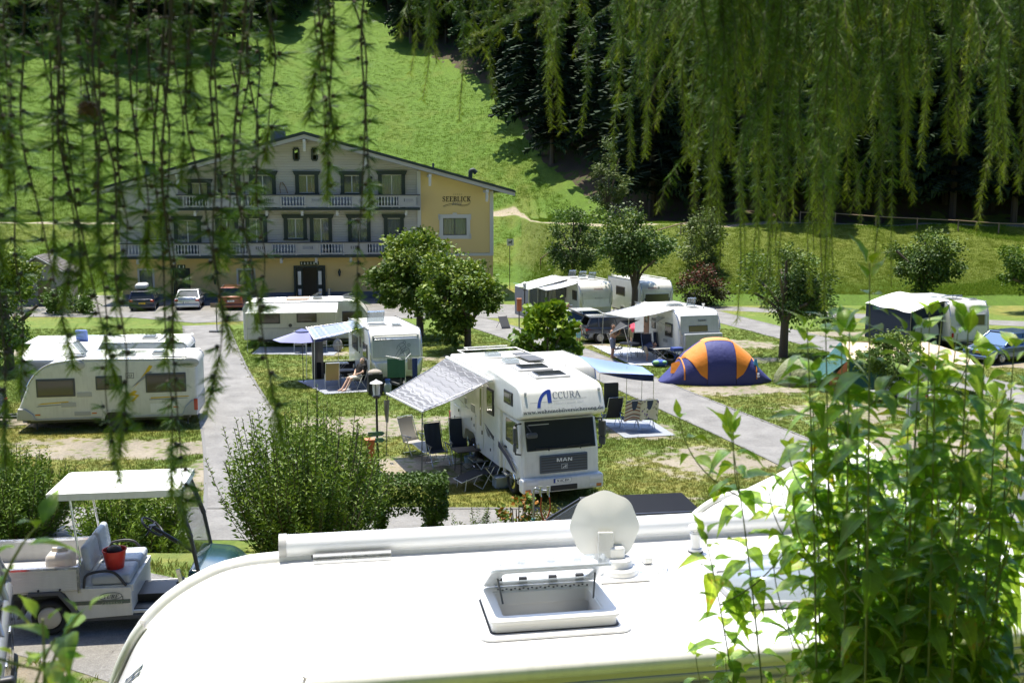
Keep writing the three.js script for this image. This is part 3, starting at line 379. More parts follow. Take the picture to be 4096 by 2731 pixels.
  // roof
  const t = 0.22, sl = (x0, x1) => ext([[x0, rise(x0) - 0.12], [x1, rise(x1) - 0.12], [x1, rise(x1) + t - 0.12], [x0, rise(x0) + t - 0.12]], DP + 3.2).translate(0, 0, -DP / 2 + 0.35);
  const roof = part(h, 'roof', [sl(-1.4, 14.6), sl(14.6, 31.2)], roofm);
  part(roof, 'fascia', [ext([[-1.45, 8.3], [14.6, 12.76], [31.25, 8.3], [31.25, 8.58], [14.6, 13.06], [-1.45, 8.58]], 0.12).translate(0, 0, 1.97)], boardw);
  part(roof, 'eaves_edge', [ext([[-1.5, 8.57], [14.6, 13.05], [31.3, 8.57], [31.3, 8.72], [14.6, 13.24], [-1.5, 8.72]], 0.2).translate(0, 0, 2.03)], green);
  for (const x of [4.9, 9.8, 14.6, 19.3, 24.4, 29.0]) part(roof, 'rafter_end', [rbox(0.24, 0.24, 2.4, 0.03, x, rise(x) - 0.62, 0.85), ext([[0, 0], [0.3, 0], [0.3, -0.7], [0.18, -0.95], [0, -0.95]], 0.2).rotateY(-Math.PI / 2).translate(x, rise(x) - 0.5, 1.55)], trim);
  part(roof, 'soffit', [ext([[-1.3, 8.4], [14.6, 12.85], [31.1, 8.4], [31.1, 8.46], [14.6, 12.93], [-1.3, 8.46]], 1.75).translate(0, 0, 1.03)], boardw);
  const chimney = part(roof, 'chimney', rbox(1.15, 1.7, 0.9, 0.03, 12.3, 12.7, -2.2), bluegrey); part(chimney, 'cap', [box(1.5, 0.06, 1.2, 12.3, 13.95, -2.2), rod([11.85, 13.5, -2.2], [11.85, 13.95, -2.2], 0.03), rod([12.75, 13.5, -2.2], [12.75, 13.95, -2.2], 0.03)], M.steel);
  const ch2 = part(roof, 'chimney', rbox(0.7, 1.5, 0.7, 0.03, 2.2, 10.1, -2), bluegrey); part(ch2, 'cap', box(1, 0.05, 0.9, 2.2, 10.98, -2), M.steel);
  part(roof, 'vent_hood', [cyl(0.17, 0.9, 28, 9.8, -1.5), tube([[28, 10.15, -1.5], [28.05, 10.35, -1.5], [28.25, 10.42, -1.5], [28.5, 10.2, -1.5]], 0.19, 8)], green);
  part(roof, 'vent_pipe', cyl(0.09, 0.5, 24.9, 10.75, -1.5), M.darkgrey);
  // windows and doors
  const fr = (x0, x1, y0, y1, w, d, z) => [box(x1 - x0 + 2 * w, w, d, (x0 + x1) / 2, y1 + w / 2, z), box(x1 - x0 + 2 * w, w, d, (x0 + x1) / 2, y0 - w / 2, z), box(w, y1 - y0, d, x0 - w / 2, (y0 + y1) / 2, z), box(w, y1 - y0, d, x1 + w / 2, (y0 + y1) / 2, z)];
  for (const [x0, x1, y0, y1, k] of [...up, ...mid, ...gr]) {
    const c = (x0 + x1) / 2, w = x1 - x0, hh = y1 - y0, isDoor = k === 'door';
    if (k === 'entrance') {
      const d = part(h, 'door', fr(x0, x1, y0, y1, 0.16, 0.2, 0.1), green); part(d, 'door_panel', [box(0.5, 2.5, 0.08, x0 + 0.28, 1.25, -0.05), box(0.5, 2.5, 0.08, x1 - 0.28, 1.25, -0.05)], green);
      for (const x of [x0 + 0.28, x1 - 0.28]) for (const y of [0.55, 1.7]) part(d, 'pane', box(0.26, y < 1 ? 0.5 : 1.1, 0.02, x, y, 0.005), M.lamp);
      part(h, 'hall_wall', [box(2.2, 2.6, 0.1, c, 1.3, -2.6), box(0.1, 2.6, 2.4, x0, 1.3, -1.4), box(0.1, 2.6, 2.4, x1, 1.3, -1.4)], dim); continue;
    }
    if (k === 'dark') { const d = part(h, 'door', fr(x0, x1, y0, y1, 0.1, 0.12, 0.06), green); part(d, 'door_panel', box(w, hh, 0.06, c, hh / 2, -0.12), green); part(d, 'door_leaf', box(0.5, hh, 0.05, x1 - 0.1, hh / 2, 0.3, 60), green); continue; }
    const white = k === 'white' || k === 'fancy', wd = part(h, isDoor ? 'balcony_door' : 'window', [...fr(x0 + 0.05, x1 - 0.05, y0 + 0.05, y1 - 0.05, 0.05, 0.08, -0.06), ...(w > 1.2 ? [box(0.08, hh - 0.1, 0.07, c, (y0 + y1) / 2, -0.06)] : [])], white ? M.darkgrey : trim);
    part(wd, 'pane', box(w - 0.1, hh - 0.1, 0.012, c, (y0 + y1) / 2, -0.07), pane);
    const cw = w * 0.5; part(wd, 'curtain', k === 'win' && x0 > 13 && y0 > 7 ? [box(cw * 0.5, hh, 0.03, x1 - cw * 0.3, (y0 + y1) / 2, -0.32)] : [box(cw * 0.94, hh, 0.03, x0 + cw / 2, (y0 + y1) / 2, -0.3), box(cw * 0.94, hh, 0.03, x1 - cw / 2, (y0 + y1) / 2, -0.31)], curtain);
    if (k === 'fancy') { const b = 0.3; part(wd, 'surround', [ext((() => { const s = shp([[x0 - b, y0 - b], [x1 + b, y0 - b], [x1 + b, y1 + b], [c + 0.2, y1 + b], [c + 0.14, y1 + b + 0.14], [c - 0.14, y1 + b + 0.14], [c - 0.2, y1 + b], [x0 - b, y1 + b]]); hole(s, [[x0, x1, y0, y1]]); return s; })(), 0.06).translate(0, 0, 0.04), ...[[x0 - b, y1 + b - 0.2], [x1 + b, y1 + b - 0.2], [x0 - b, y0 - b + 0.2], [x1 + b, y0 - b + 0.2]].map(([x, y]) => box(0.16, 0.45, 0.05, x, y, 0.045))], trim); }
    else if (k === 'white') part(wd, 'surround', fr(x0, x1, y0, y1, 0.14, 0.05, 0.03), trim);
    else part(wd, 'casing', [box(0.3, hh + 0.1, 0.1, x0 - 0.09, (y0 + y1) / 2, 0.05), box(0.3, hh + 0.1, 0.1, x1 + 0.09, (y0 + y1) / 2, 0.05), ext([[-w / 2 - 0.42, 0.33], [-w / 2 - 0.3, 0.02], [w / 2 + 0.3, 0.02], [w / 2 + 0.42, 0.33]], 0.22).translate(c, y1, 0.1), ...(isDoor ? [] : [box(w + 0.6, 0.12, 0.2, c, y0 - 0.06, 0.08)])], green);
  }
  for (const x of [13.85, 15.29]) part(h, 'gable_slot', [box(0.14, 0.85, 0.08, x - 0.2, 11.6, 0.04), box(0.14, 0.85, 0.08, x + 0.2, 11.6, 0.04), box(0.4, 0.14, 0.07, x, 12.06, 0.035), box(0.4, 0.14, 0.07, x, 11.14, 0.035)], green);
  // balconies
  function balcony(x0, x1, y) {
    const b = part(h, 'balcony', [box(x1 - x0, 0.16, 1.35, (x0 + x1) / 2, y, 0.68)], boardw);
    part(b, 'floor_edge', [box(x1 - x0 + 0.1, 0.2, 0.1, (x0 + x1) / 2, y + 0.02, 1.4), box(0.1, 0.2, 1.35, x1 + 0.05, y + 0.02, 0.7)], green);
    part(b, 'handrail', [rbox(x1 - x0 + 0.25, 0.09, 0.24, 0.02, (x0 + x1) / 2, y + 1.13, 1.34), rbox(0.22, 0.09, 1.4, 0.02, x1, y + 1.13, 0.7)], M.darkgrey);
    part(b, 'rail', [box(x1 - x0, 0.1, 0.07, (x0 + x1) / 2, y + 1.03, 1.34), box(x1 - x0, 0.13, 0.07, (x0 + x1) / 2, y + 0.24, 1.34)], boardw);
    let k = 0; for (let x = x0 + 0.4; x < x1 - 0.5; x += 1.86, k++) {
      part(b, 'post', rbox(0.14, 1.05, 0.14, 0.02, x, y + 0.6, 1.34), boardw);
      const l = Math.min(1.86, x1 - x - 0.1); if (k % 2 === 0) { const n = 7, g = []; for (let i = 0; i < n; i++) g.push(lathe([[0.02, 0], [0.05, 0.03], [0.03, 0.1], [0.075, 0.3], [0.03, 0.5], [0.05, 0.66], [0.03, 0.7]], x + (i + 0.9) * l / (n + 0.7), y + 0.3, 1.34, 6)); part(b, 'baluster', g, trim).userData.kind = 'stuff'; }
      else { const s = shp([[0.07, 0.3], [l - 0.07, 0.3], [l - 0.07, 1], [0.07, 1]]); for (let i = 0; i < 5; i++) { const p = new THREE.Path(); const cx = l / 2 + (i - 2) * 0.16; p.absellipse(cx, 0.72, 0.03, 0.15, 0, 6.28); s.holes.push(p); } part(b, 'railing_panel', ext(s, 0.05).translate(x, y, 1.34), boardw); }
    }
    for (let x = x0 + 1.2; x < x1; x += 2.75) part(b, 'bracket', [rbox(0.2, 0.2, 1.2, 0.02, x, y - 0.18, 0.6), box(0.2, 0.3, 0.25, x, y - 0.35, 1.05)], trim);
  }
  balcony(0.3, 23.5, 3.5); balcony(4.8, 23.5, 7.25);
  part(h, 'boarded_panel', [box(4.4, 1.9, 0.1, 2.6, 8.0, 1.3), box(4.5, 0.2, 0.12, 2.6, 7.2, 1.38), box(0.1, 1.9, 1.2, 0.4, 8, 0.7)], boardw);
  // wall lamps, signs
  for (const [x, y] of [[17.05, 2.1], [19.75, 9.6], [7.2, 1.55]]) { const l = part(h, 'wall_lantern', [lathe([[0, -0.28], [0.08, -0.22], [0.14, 0.12], [0.03, 0.25], [0, 0.32]], x, y, 0.28, 6), rod([x, y + 0.3, 0.28], [x, y + 0.3, 0.02], 0.02), box(0.1, 0.2, 0.04, x, y + 0.2, 0.03)], green); part(l, 'glass', lathe([[0.085, -0.18], [0.145, 0.1]], x, y, 0.28, 6), M.smoke); }
  print(h, 'wall_sign', 2.5, 1.35, 640, 346, c => { c.fillStyle = '#9a8a52'; for (let i = 0; i < 5; i++) { c.save(); c.translate(270 + i * 40, 48); c.beginPath(); for (let k = 0; k < 10; k++) { const a = k * Math.PI / 5 - Math.PI / 2, r = k % 2 ? 6 : 14; c.lineTo(Math.cos(a) * r, Math.sin(a) * r); } c.fill(); c.restore(); } txt('SEEBLICK', 'bold 150px serif', '#0c1512', 330, 148, 'center', 0.8)(c); c.strokeStyle = '#15201c'; c.lineWidth = 9; c.beginPath(); c.moveTo(40, 300); c.quadraticCurveTo(220, 210, 360, 262); c.quadraticCurveTo(520, 300, 620, 225); c.stroke(); c.lineWidth = 5; c.beginPath(); c.moveTo(60, 312); c.quadraticCurveTo(260, 240, 400, 290); c.quadraticCurveTo(520, 310, 600, 260); c.stroke(); txt('hotel', 'italic bold 76px serif', '#7d7f78', 330, 240)(c); }, { p: [26.65, 7.95, 0.03] });
  print(h, 'facility_sign', 1.5, 0.3, 384, 76, c => { for (let i = 0; i < 6; i++) { c.fillStyle = '#123326'; c.fillRect(i * 64 + 3, 3, 58, 70); c.fillStyle = '#e8ece8'; c.beginPath(); c.arc(i * 64 + 32, 18, 8, 0, 7); c.fill(); if (i % 3 === 1) c.fillRect(i * 64 + 14, 40, 36, 9); c.fillRect(i * 64 + 24, 28, 16, 20); c.fillRect(i * 64 + 24, 46, 6, 20); c.fillRect(i * 64 + 34, 46, 6, 20); } }, { p: [14.65, 2.9, 0.03] }, { solid: 1 });
  print(h, 'facility_sign', 0.62, 0.3, 160, 76, c => { for (let i = 0; i < 2; i++) { c.fillStyle = '#123326'; c.fillRect(i * 80 + 3, 3, 72, 70); c.fillStyle = '#e8ece8'; c.beginPath(); c.arc(i * 80 + 40, 18, 8, 0, 7); c.fill(); c.fillRect(i * 80 + 28, 30, 22, 34); } }, { p: [4.6, 2.72, 0.03] }, { solid: 1 });
  part(h, 'wall_horn', [tube([[12.6, 9.4, 0.08], [12.5, 9, 0.1], [12.55, 8.5, 0.1]], 0.035), tube([[12.7, 9.4, 0.08], [12.95, 9, 0.1], [13.1, 8.5, 0.1]], 0.04)], M.wood);
  lone('ash_bin', 'slim steel ash bin beside the guesthouse entrance', 'bin', [cyl(0.12, 0.75, 0, 0.375, 0), cyl(0.14, 0.08, 0, 0.78, 0)], M.steel, [-30.97 + 16.2 * 0.99 + 0.06, 0.02, -81.12 - 16.2 * 0.144 + 0.5]);
  // hut
  const hut = thing('wooden_hut', 'small shingle roofed hut left of the guesthouse', 'hut', [-36.6, 0, -80], 12); part(hut, 'wall', [ext([[-2, 0], [2, 0], [2, 2.4], [0, 3.6], [-2, 2.4]], 4)], siding);
  const shingle = mat([0.10, 0.09, 0.085], 0.9), rf = part(hut, 'roof', [box(2.9, 0.1, 4.8, -1.15, 3.0, 0, 0, 0, 31), box(2.9, 0.1, 4.8, 1.15, 3.0, 0, 0, 0, -31)], shingle); for (let k = 0; k < 9; k++) for (const s of [-1, 1]) part(rf, 'shingle_course', box(0.34, 0.03, 4.86, s * (0.15 + k * 0.28), 3.75 - k * 0.168, 0, 0, 0, -s * 27), shingle);
  part(hut, 'barge_board', [rod([2.4, 2.25, 2.44], [0, 3.75, 2.44], 0.07), rod([-2.4, 2.25, 2.44], [0, 3.75, 2.44], 0.07)], trim); part(hut, 'door', box(0.9, 1.9, 0.08, 0.4, 0.95, 2.03), M.wood);
}
console.log('house');
// ---------------------------------------------------------------- vehicles (local z = nose, x = its left side)
const side = g => g.rotateY(-Math.PI / 2); // profile (z, y) extruded across x
function wheel(parent, x, y, z, r = 0.32, w = 0.2, rim = M.alu, spokes = 0) {
  const s = Math.sign(x) || 1, t = part(parent, 'wheel', new THREE.TorusGeometry(r * 0.79, r * 0.22, 8, 22).scale(1, 1, w / (r * 0.44)).rotateY(Math.PI / 2).translate(x, y, z), M.rubber); t.name = 'wheel';
  const g = [lathe([[r * 0.62, -0.02], [r * 0.58, 0.02], [r * 0.3, spokes ? -0.03 : 0.03], [r * 0.13, 0.035], [0, 0.04]], 0, 0, 0, 20).rotateZ(-Math.PI / 2 * s).translate(x + s * w * 0.36, y, z)];
  for (let k = 0; k < spokes; k++) { const a = k / spokes * 6.283; g.push(rod([x + s * w * 0.5, y, z], [x + s * w * 0.46, y + Math.cos(a) * r * 0.62, z + Math.sin(a) * r * 0.62], 0.022, 0.026, 5)); }
  part(t, 'rim', g, spokes ? [M.steel, M.alu][0] : rim); return t;
}
function sideWindow(parent, s, W, z0, z1, y0, y1, o = {}) {
  const x = s * (W / 2 + 0.012), f = part(parent, 'window', rbox(0.05, y1 - y0, Math.abs(z1 - z0), 0.05, x, (y0 + y1) / 2, (z0 + z1) / 2, 0, 0, 0, 3), o.frame || M.darkgrey);
  part(f, 'pane', rbox(0.05, y1 - y0 - 0.1, Math.abs(z1 - z0) - 0.1, 0.04, x + s * 0.012, (y0 + y1) / 2, (z0 + z1) / 2, 0, 0, 0, 3), o.pane || M.acrylic); return f;
}
function roofHatch(parent, x, y, z, w, l, open = 0) { // frame and clear dome, hinged toward the nose side
  const f = part(parent, 'roof_hatch', [box(w, 0.05, 0.05, x, y + 0.025, z - l / 2), box(w, 0.05, 0.05, x, y + 0.025, z + l / 2), box(0.05, 0.05, l, x - w / 2, y + 0.025, z), box(0.05, 0.05, l, x + w / 2, y + 0.025, z)], M.plastic);
  if (!open) part(f, 'dome', rbox(w * 0.96, 0.1, l * 0.96, 0.05, x, y + 0.07, z, 0, 0, 0, 3), M.smoke);
  else { const g = [box(w, 0.015, l, 0, 0.09, l / 2), box(w, 0.09, 0.015, 0, 0.05, l), box(0.015, 0.09, l, -w / 2, 0.05, l / 2), box(0.015, 0.09, l, w / 2, 0.05, l / 2)].map(q => q.rotateX(-open * D).translate(x, y + 0.05, z - l / 2)); part(f, 'dome', g, M.smoke); part(f, 'flyscreen', box(w * 0.9, 0.01, l * 0.9, x, y + 0.012, z), M.plastic); }
  return f;
}
const C = {};
function caravan(o) {
  const { L, W = 2.3, H = 2.6, b = 0.4 } = o, t = thing('caravan', o.label, 'caravan', [o.pos[0], o.pos[2] || 0, o.pos[1]], o.turn), h = L / 2;
  const prof = rpoly(o.profile || [[-h, b, 0.1], [-h, H - 0.05, 0.35], [h - 0.35, H, 0.35], [h, 1.35, 0.7], [h - 0.3, b, 0.2]], 7);
  let sh = shp(prof); const wz = o.wheelZ ?? -0.2; const tandem = o.tandem ? [-0.36, 0.36] : [0];
  const body = part(t, 'body', toCreasedNormals(flat(side(ext(sh, W, 0.09, 3))), 0.6), o.m || M.white);
  part(t, 'chassis', [box(W * 0.8, 0.14, L * 0.9, 0, b - 0.06, 0), box(0.1, 0.1, 1.2, 0.25, b - 0.02, h + 0.3, -14), box(0.1, 0.1, 1.2, -0.25, b - 0.02, h + 0.3, 14), cyl(0.03, 0.75, 0, b + 0.02, h + 0.75)], M.darkgrey);
  for (const s of [-1, 1]) { for (const dz of tandem) wheel(t, s * (W / 2 - 0.14), 0.31, wz + dz, 0.31, 0.2); part(t, 'wheel_arch', side(ext(rpoly([[-0.48 + wz, b - 0.06], [-0.42 + wz, 0.72, 0.25], [0.42 + wz, 0.72, 0.25], [0.48 + wz, b - 0.06], [0.37 + wz, b - 0.06], [0.33 + wz, 0.64, 0.22], [-0.33 + wz, 0.64, 0.22], [-0.37 + wz, b - 0.06]], 4), 0.04)).translate(s * (W / 2 + 0.012), 0, 0), o.arch || M.plastic); part(t, 'dark_wheel_well', cyl(0.36, 0.2, s * (W / 2 - 0.085), 0.36, wz, 'x', 18), M.black); }  // solid black disc paints in the dark hollow of the wheel well
  part(t, 'roof_edge', [1, -1].map(s => tube(prof.filter(p => p[1] > b + 0.3).map(([z, y]) => [s * (W / 2 - 0.02), y, z]), 0.028, 5, 40)), o.trim || M.alu);
  for (const w of o.windows || []) sideWindow(t, w[0], W, w[1], w[2], w[3], w[4], o.win || {});
  for (const q of o.hatches || []) roofHatch(t, q[0], H - 0.005 - (q[5] || 0), q[1], q[2], q[3], q[4]);
  if (o.door) { const [s, z0, z1] = o.door; const d = part(t, 'door', rbox(0.03, 1.85, z1 - z0, 0.03, s * (W / 2 + 0.006), b + 1.0, (z0 + z1) / 2), o.doorM || M.offwhite); part(d, 'handle', box(0.03, 0.08, 0.04, s * (W / 2 + 0.03), b + 0.95, z0 + 0.08), M.black); part(d, 'door_window', rbox(0.03, 0.5, (z1 - z0) * 0.6, 0.02, s * (W / 2 + 0.016), b + 1.45, (z0 + z1) / 2), M.acrylic); }
  part(t, 'vent_grille', [-1, 1].map(s => rbox(0.02, 0.16, 0.5, 0.01, s * (W / 2 + 0.008), 0.95, h * 0.42)), M.plastic);
  part(t, 'steady_leg', [[-0.8, -h + 0.4], [0.8, -h + 0.4], [-0.8, h - 0.6], [0.8, h - 0.6]].map(([x, z]) => rod([x, b, z], [x, 0.02, z], 0.03)), M.darkgrey);
  if (o.extra) o.extra(t, body); return t;
}
const band = (parent, name, pts, W, s, m) => part(parent, name, side(ext(pts, 0.006)).translate(s * (W / 2 + 0.004), 0, 0), m);
const yellowp = mat([0.62, 0.42, 0.02], 0.4), greyp = mat([0.25, 0.26, 0.3], 0.4);
// striped caravan, side to the camera (its right side is -x... nose to the picture's left)
caravan({ label: 'white caravan with yellow brush stroke print and tinted windows beside the asphalt lane', pos: [-14.7, -37.1], turn: -80, L: 6.2, H: 2.58, W: 2.3, m: M.offwhite,
  profile: [[-3.1, 0.42, 0.1], [-3.12, 2.5, 0.3], [1.0, 2.56, 0.5], [2.0, 2.42, 0.6], [2.52, 1.95, 0.5], [3.1, 0.6, 0.2], [3.05, 0.42]],
  windows: [[1, 1.05, 2.35, 1.25, 1.9], [1, -0.55, 0.35, 1.45, 1.95], [1, -2.75, -1.35, 1.3, 2.0]], wheelZ: -0.25, arch: M.silverbody, hatches: [[0.3, 1.15, 0.55, 0.55, 55], [0.2, -0.6, 0.5, 0.5, 0], [0.2, -1.7, 0.4, 0.4, 0]],
  extra: t => {
    band(t, 'graphic_stripe', [[-0.95, 1.5], [-1.35, 2.05], [-1.5, 2.3], [-1.62, 2.26], [-1.42, 1.98], [-1.05, 1.6], [-0.82, 1.35]], 2.3, 1, yellowp); band(t, 'graphic_stripe', [[-0.86, 1.5], [-1.55, 1.99], [-1.6, 2.05], [-1.45, 2.06], [-0.95, 1.6], [-0.72, 1.35]], 2.32, 1, greyp);
    band(t, 'graphic_stripe', [[-0.95, 1.4], [-0.7, 1.25], [-0.72, 1.2], [-1.0, 1.2], [-0.85, 1.05], [-0.75, 1.0], [-0.9, 1.0], [-1.12, 1.22], [-0.95, 1.27], [-1.05, 1.36]], 2.31, 1, yellowp);
    band(t, 'side_stripe', [[2.35, 0.98], [1.3, 1.04], [1.3, 1.08], [2.2, 1.03]], 2.3, 1, yellowp); band(t, 'side_stripe', [[2.4, 0.9], [1.3, 0.96], [1.3, 0.985], [2.3, 0.95]], 2.3, 1, greyp);
    band(t, 'side_stripe', [[-1.5, 1.08], [-2.85, 1.12], [-2.8, 1.15], [-1.5, 1.13]], 2.3, 1, yellowp); band(t, 'side_stripe', [[-1.45, 1.03], [-2.8, 1.06], [-2.75, 1.085], [-1.45, 1.065]], 2.3, 1, greyp);
    print(t, 'bear_badge', 0.3, 0.3, 96, 96, c => { c.strokeStyle = '#4a5058'; c.lineWidth = 5; c.strokeRect(6, 6, 84, 60); c.lineWidth = 6; for (const x of [20, 38, 56]) { c.beginPath(); c.moveTo(x, 60); c.lineTo(x + 14, 34); c.lineTo(x + 8, 18); c.stroke(); } }, { p: [1.158, 1.9, -0.82], ry: 90 });
    const arch = M.silverbody; for (const q of [[[3.06, 0.43], [2.4, 0.43], [2.5, 0.65], [2.75, 0.86], [3.0, 0.86]], [[-3.1, 0.43], [-2.55, 0.43], [-2.68, 0.75], [-2.9, 0.98], [-3.12, 1.02]]]) part(t, 'corner_fairing', side(ext(q, 2.42, 0.04)), M.plastic);
    part(t, 'tail_light', rbox(0.1, 0.42, 0.14, 0.03, 1.17, 0.82, -3.06), M.red); part(t, 'side_marker', [rbox(0.02, 0.05, 0.17, 0.01, 1.16, 0.62, 2.35), rbox(0.02, 0.05, 0.17, 0.01, 1.16, 0.62, 0.45), rbox(0.02, 0.05, 0.17, 0.01, 1.16, 0.75, -2.35)], M.amber);
    part(t, 'skirt', rbox(2.32, 0.08, 5.2, 0.02, 0, 0.44, 0), M.plastic); part(t, 'service_hatch', [rbox(0.015, 0.34, 0.85, 0.02, 1.153, 0.72, -1.9)], M.white); part(t, 'vent_grille', [rbox(0.02, 0.17, 0.5, 0.01, 1.158, 1.3, 0.75), rbox(0.02, 0.14, 0.55, 0.01, 1.158, 0.62, 0.85)], M.plastic);
    part(t, 'awning_rail', box(0.05, 0.05, 3.6, 1.08, 2.56, -1.0), M.plastic);
  } });
// grey sun visors: clip-on oval blinds
for (const [lz, lab] of [[1.0, 'grey oval speaker shaped cover at the roof edge of the striped caravan'], [-2.9, 'grey oval cover at the rear roof corner of the striped caravan']]) { const c = Math.cos(-80 * D), s = Math.sin(-80 * D), lx = 1.14; lone('roof_cover', lab, 'cover', new THREE.SphereGeometry(1, 16, 10).scale(0.06, 0.19, 0.34), M.plastic, [-14.7 + lx * c + lz * s, 2.36, -37.1 - lx * s + lz * c], -80); }
caravan({ label: 'white caravan with small awning tent behind the striped caravan', pos: [-15.9, -41.0], turn: -80, L: 5.6, H: 2.6, hatches: [[0, -1.2, 0.5, 0.5, 0]], windows: [[1, -0.6, 1.2, 1.35, 2.0], [1, -2.4, -1.2, 1.35, 2.0]], extra: t => { part(t, 'end_panel', rbox(2.1, 1.5, 0.04, 0.1, 0, 1.5, -2.8), M.silverbody); part(t, 'roof_box_bar', box(2.2, 0.05, 0.06, 0, 2.62, -1.7), M.plastic); } });
{ const t = thing('awning_tent', 'pale grey awning tent joined to the caravan behind the striped one', 'awning', [-15.9, 0, -41.0], -80), g = mat([0.55, 0.55, 0.55], 0.85, { bumpMap: rep(T.noise, 0.6), bumpScale: 0.03 }); part(t, 'roof_cloth', [cloth((u, v) => [mix(1.2, 3.0, v), 2.62 - 0.35 * v - 0.1 * Math.sin(u * 3.14) * v, mix(0.4, 3.0, u)], 10, 6), cloth((u, v) => [mix(-0.9, 1.2, v), 2.66 - 0.02 * v, mix(1.4, 3.3, u) ], 6, 4)], g); part(t, 'wall_cloth', [cloth((u, v) => [3.0, 2.25 * (1 - v), mix(0.4, 3.0, u)], 8, 4).translate(0.02, 0, 0), cloth((u, v) => [mix(1.2, 3, u), mix(2.55, 2.2, u) * (1 - v), 3.0], 8, 4)], mat([0.3, 0.33, 0.38], 0.85)); lone('blue_cushion', 'narrow blue sunbed cushion leaning behind the striped caravan roof', 'cushion', rbox(0.5, 1.6, 0.12, 0.05, 0, 0.8, 0, 0, 8), mat([0.16, 0.24, 0.55], 0.8), [-17.1, 1.45, -40.4], -10); }
// caravan with bicycle print, nose to the camera
C.knaus = caravan({ label: 'white caravan with green towel airer at its nose and blue striped awning', pos: [-5.85, -46.2], turn: 18.5, L: 5.6, W: 2.3, H: 2.6, m: M.white, profile: [[-2.8, 0.4, 0.1], [-2.8, 2.55, 0.3], [2.35, 2.6, 0.4], [2.62, 2.2, 0.2], [2.8, 1.2, 0.6], [2.35, 0.4, 0.35]], windows: [[-1, 1.2, 2.2, 1.3, 1.95], [-1, -1.6, -0.2, 1.3, 1.95]], door: [-1, 0.25, 0.85], hatches: [[-0.45, 0.7, 0.75, 0.6, 62], [0.3, 1.35, 0.4, 0.4, 0]],
  extra: t => {
    part(t, 'front_panel', toCreasedNormals(flat(side(ext(rpoly([[2.5, 2.3, 0.05], [2.635, 2.2], [2.79, 1.42, 0.1], [2.7, 1.42], [2.5, 2.1]], 4), 2.05, 0.03))), 0.6), M.silverbody);
    part(t, 'front_locker', toCreasedNormals(flat(side(ext(rpoly([[2.5, 1.3], [2.83, 1.25, 0.08], [2.76, 0.9, 0.2], [2.5, 0.55]], 5), 1.9, 0.06))), 0.6), M.white); part(t, 'awning_rail', [box(2.0, 0.03, 0.03, 0, 2.36, 2.56), rbox(0.08, 0.14, 0.06, 0.02, -0.98, 2.3, 2.6), rbox(0.08, 0.14, 0.06, 0.02, 0.98, 2.3, 2.6)], M.plastic);
    part(t, 'corner_fairing', [tube([[-1.08, 1.32, 2.72], [-0.9, 1.05, 2.84], [-0.75, 0.7, 2.66]], 0.07, 6), tube([[1.08, 1.32, 2.72], [0.9, 1.05, 2.84], [0.75, 0.7, 2.66]], 0.07, 6)], M.white);
    print(t, 'name_print', 1.2, 0.24, 480, 96, c => { txt('KNAUS', 'bold 60px sans-serif', '#33383f', 10, 40, 'left', 1.2)(c); txt('50', '50px sans-serif', '#9a9ea2', 300, 60, 'left', 1.1)(c); }, { p: [-0.42, 2.2, 2.665], rx: -11 });
    print(t, 'bicycle_print', 1.0, 0.9, 256, 230, c => { c.strokeStyle = '#6b7178'; c.lineWidth = 5; for (const [x, y, r] of [[110, 90, 60], [150, 140, 60]]) { c.beginPath(); c.ellipse(x, y, r * 0.7, r, 0.7, 2.4, 6.6); c.stroke(); } c.beginPath(); c.moveTo(40, 180); c.quadraticCurveTo(90, 90, 150, 60); c.moveTo(60, 190); c.quadraticCurveTo(130, 120, 190, 110); c.moveTo(90, 60); c.lineTo(150, 190); c.stroke(); for (const [x, y] of [[150, 30], [200, 60]]) { c.beginPath(); c.arc(x, y, 14, 0, 7); c.stroke(); } }, { p: [0.28, 1.72, 2.745], rx: -11 });
    part(t, 'roof_seam', box(1.2, 0.02, 0.1, -0.3, 2.605, 1.7), M.plastic);
  } });
// caravan with white awning beyond
C.wilk = caravan({ label: 'long white caravan with white checked awning beyond the purple parasol', pos: [-11.5, -57.6], turn: 97, L: 7.0, H: 2.6, m: M.offwhite, windows: [[-1, 1.9, 3.0, 1.3, 1.95], [-1, -0.6, 0.5, 1.35, 1.9], [-1, -2.9, -1.5, 1.3, 1.95]], hatches: [[0.2, 0.5, 0.7, 0.5, 25], [0.2, 2.2, 0.5, 0.5, 15]], profile: [[-3.5, 0.4, 0.1], [-3.5, 2.5, 0.5], [2.6, 2.55, 0.9], [3.3, 1.9, 0.7], [3.5, 0.4, 0.1]],
  extra: t => { part(t, 'side_rail', box(0.02, 0.05, 6.4, -1.165, 1.05, -0.1), M.plastic); print(t, 'name_print', 0.8, 0.2, 256, 64, c => txt('WILK', 'bold italic 52px sans-serif', '#444', 128, 32)(c), { p: [-1.157, 1.98, 0.95], ry: -90 }); part(t, 'roof_bulge', rbox(1.1, 0.12, 1.2, 0.06, 0.1, 2.57, -0.6, 0, 0, 0, 3), mat([0.55, 0.4, 0.3], 0.6)); part(t, 'gas_badge', cyl(0.1, 0.03, -1.16, 1.2, -0.95, 'x'), M.darkgrey); } });
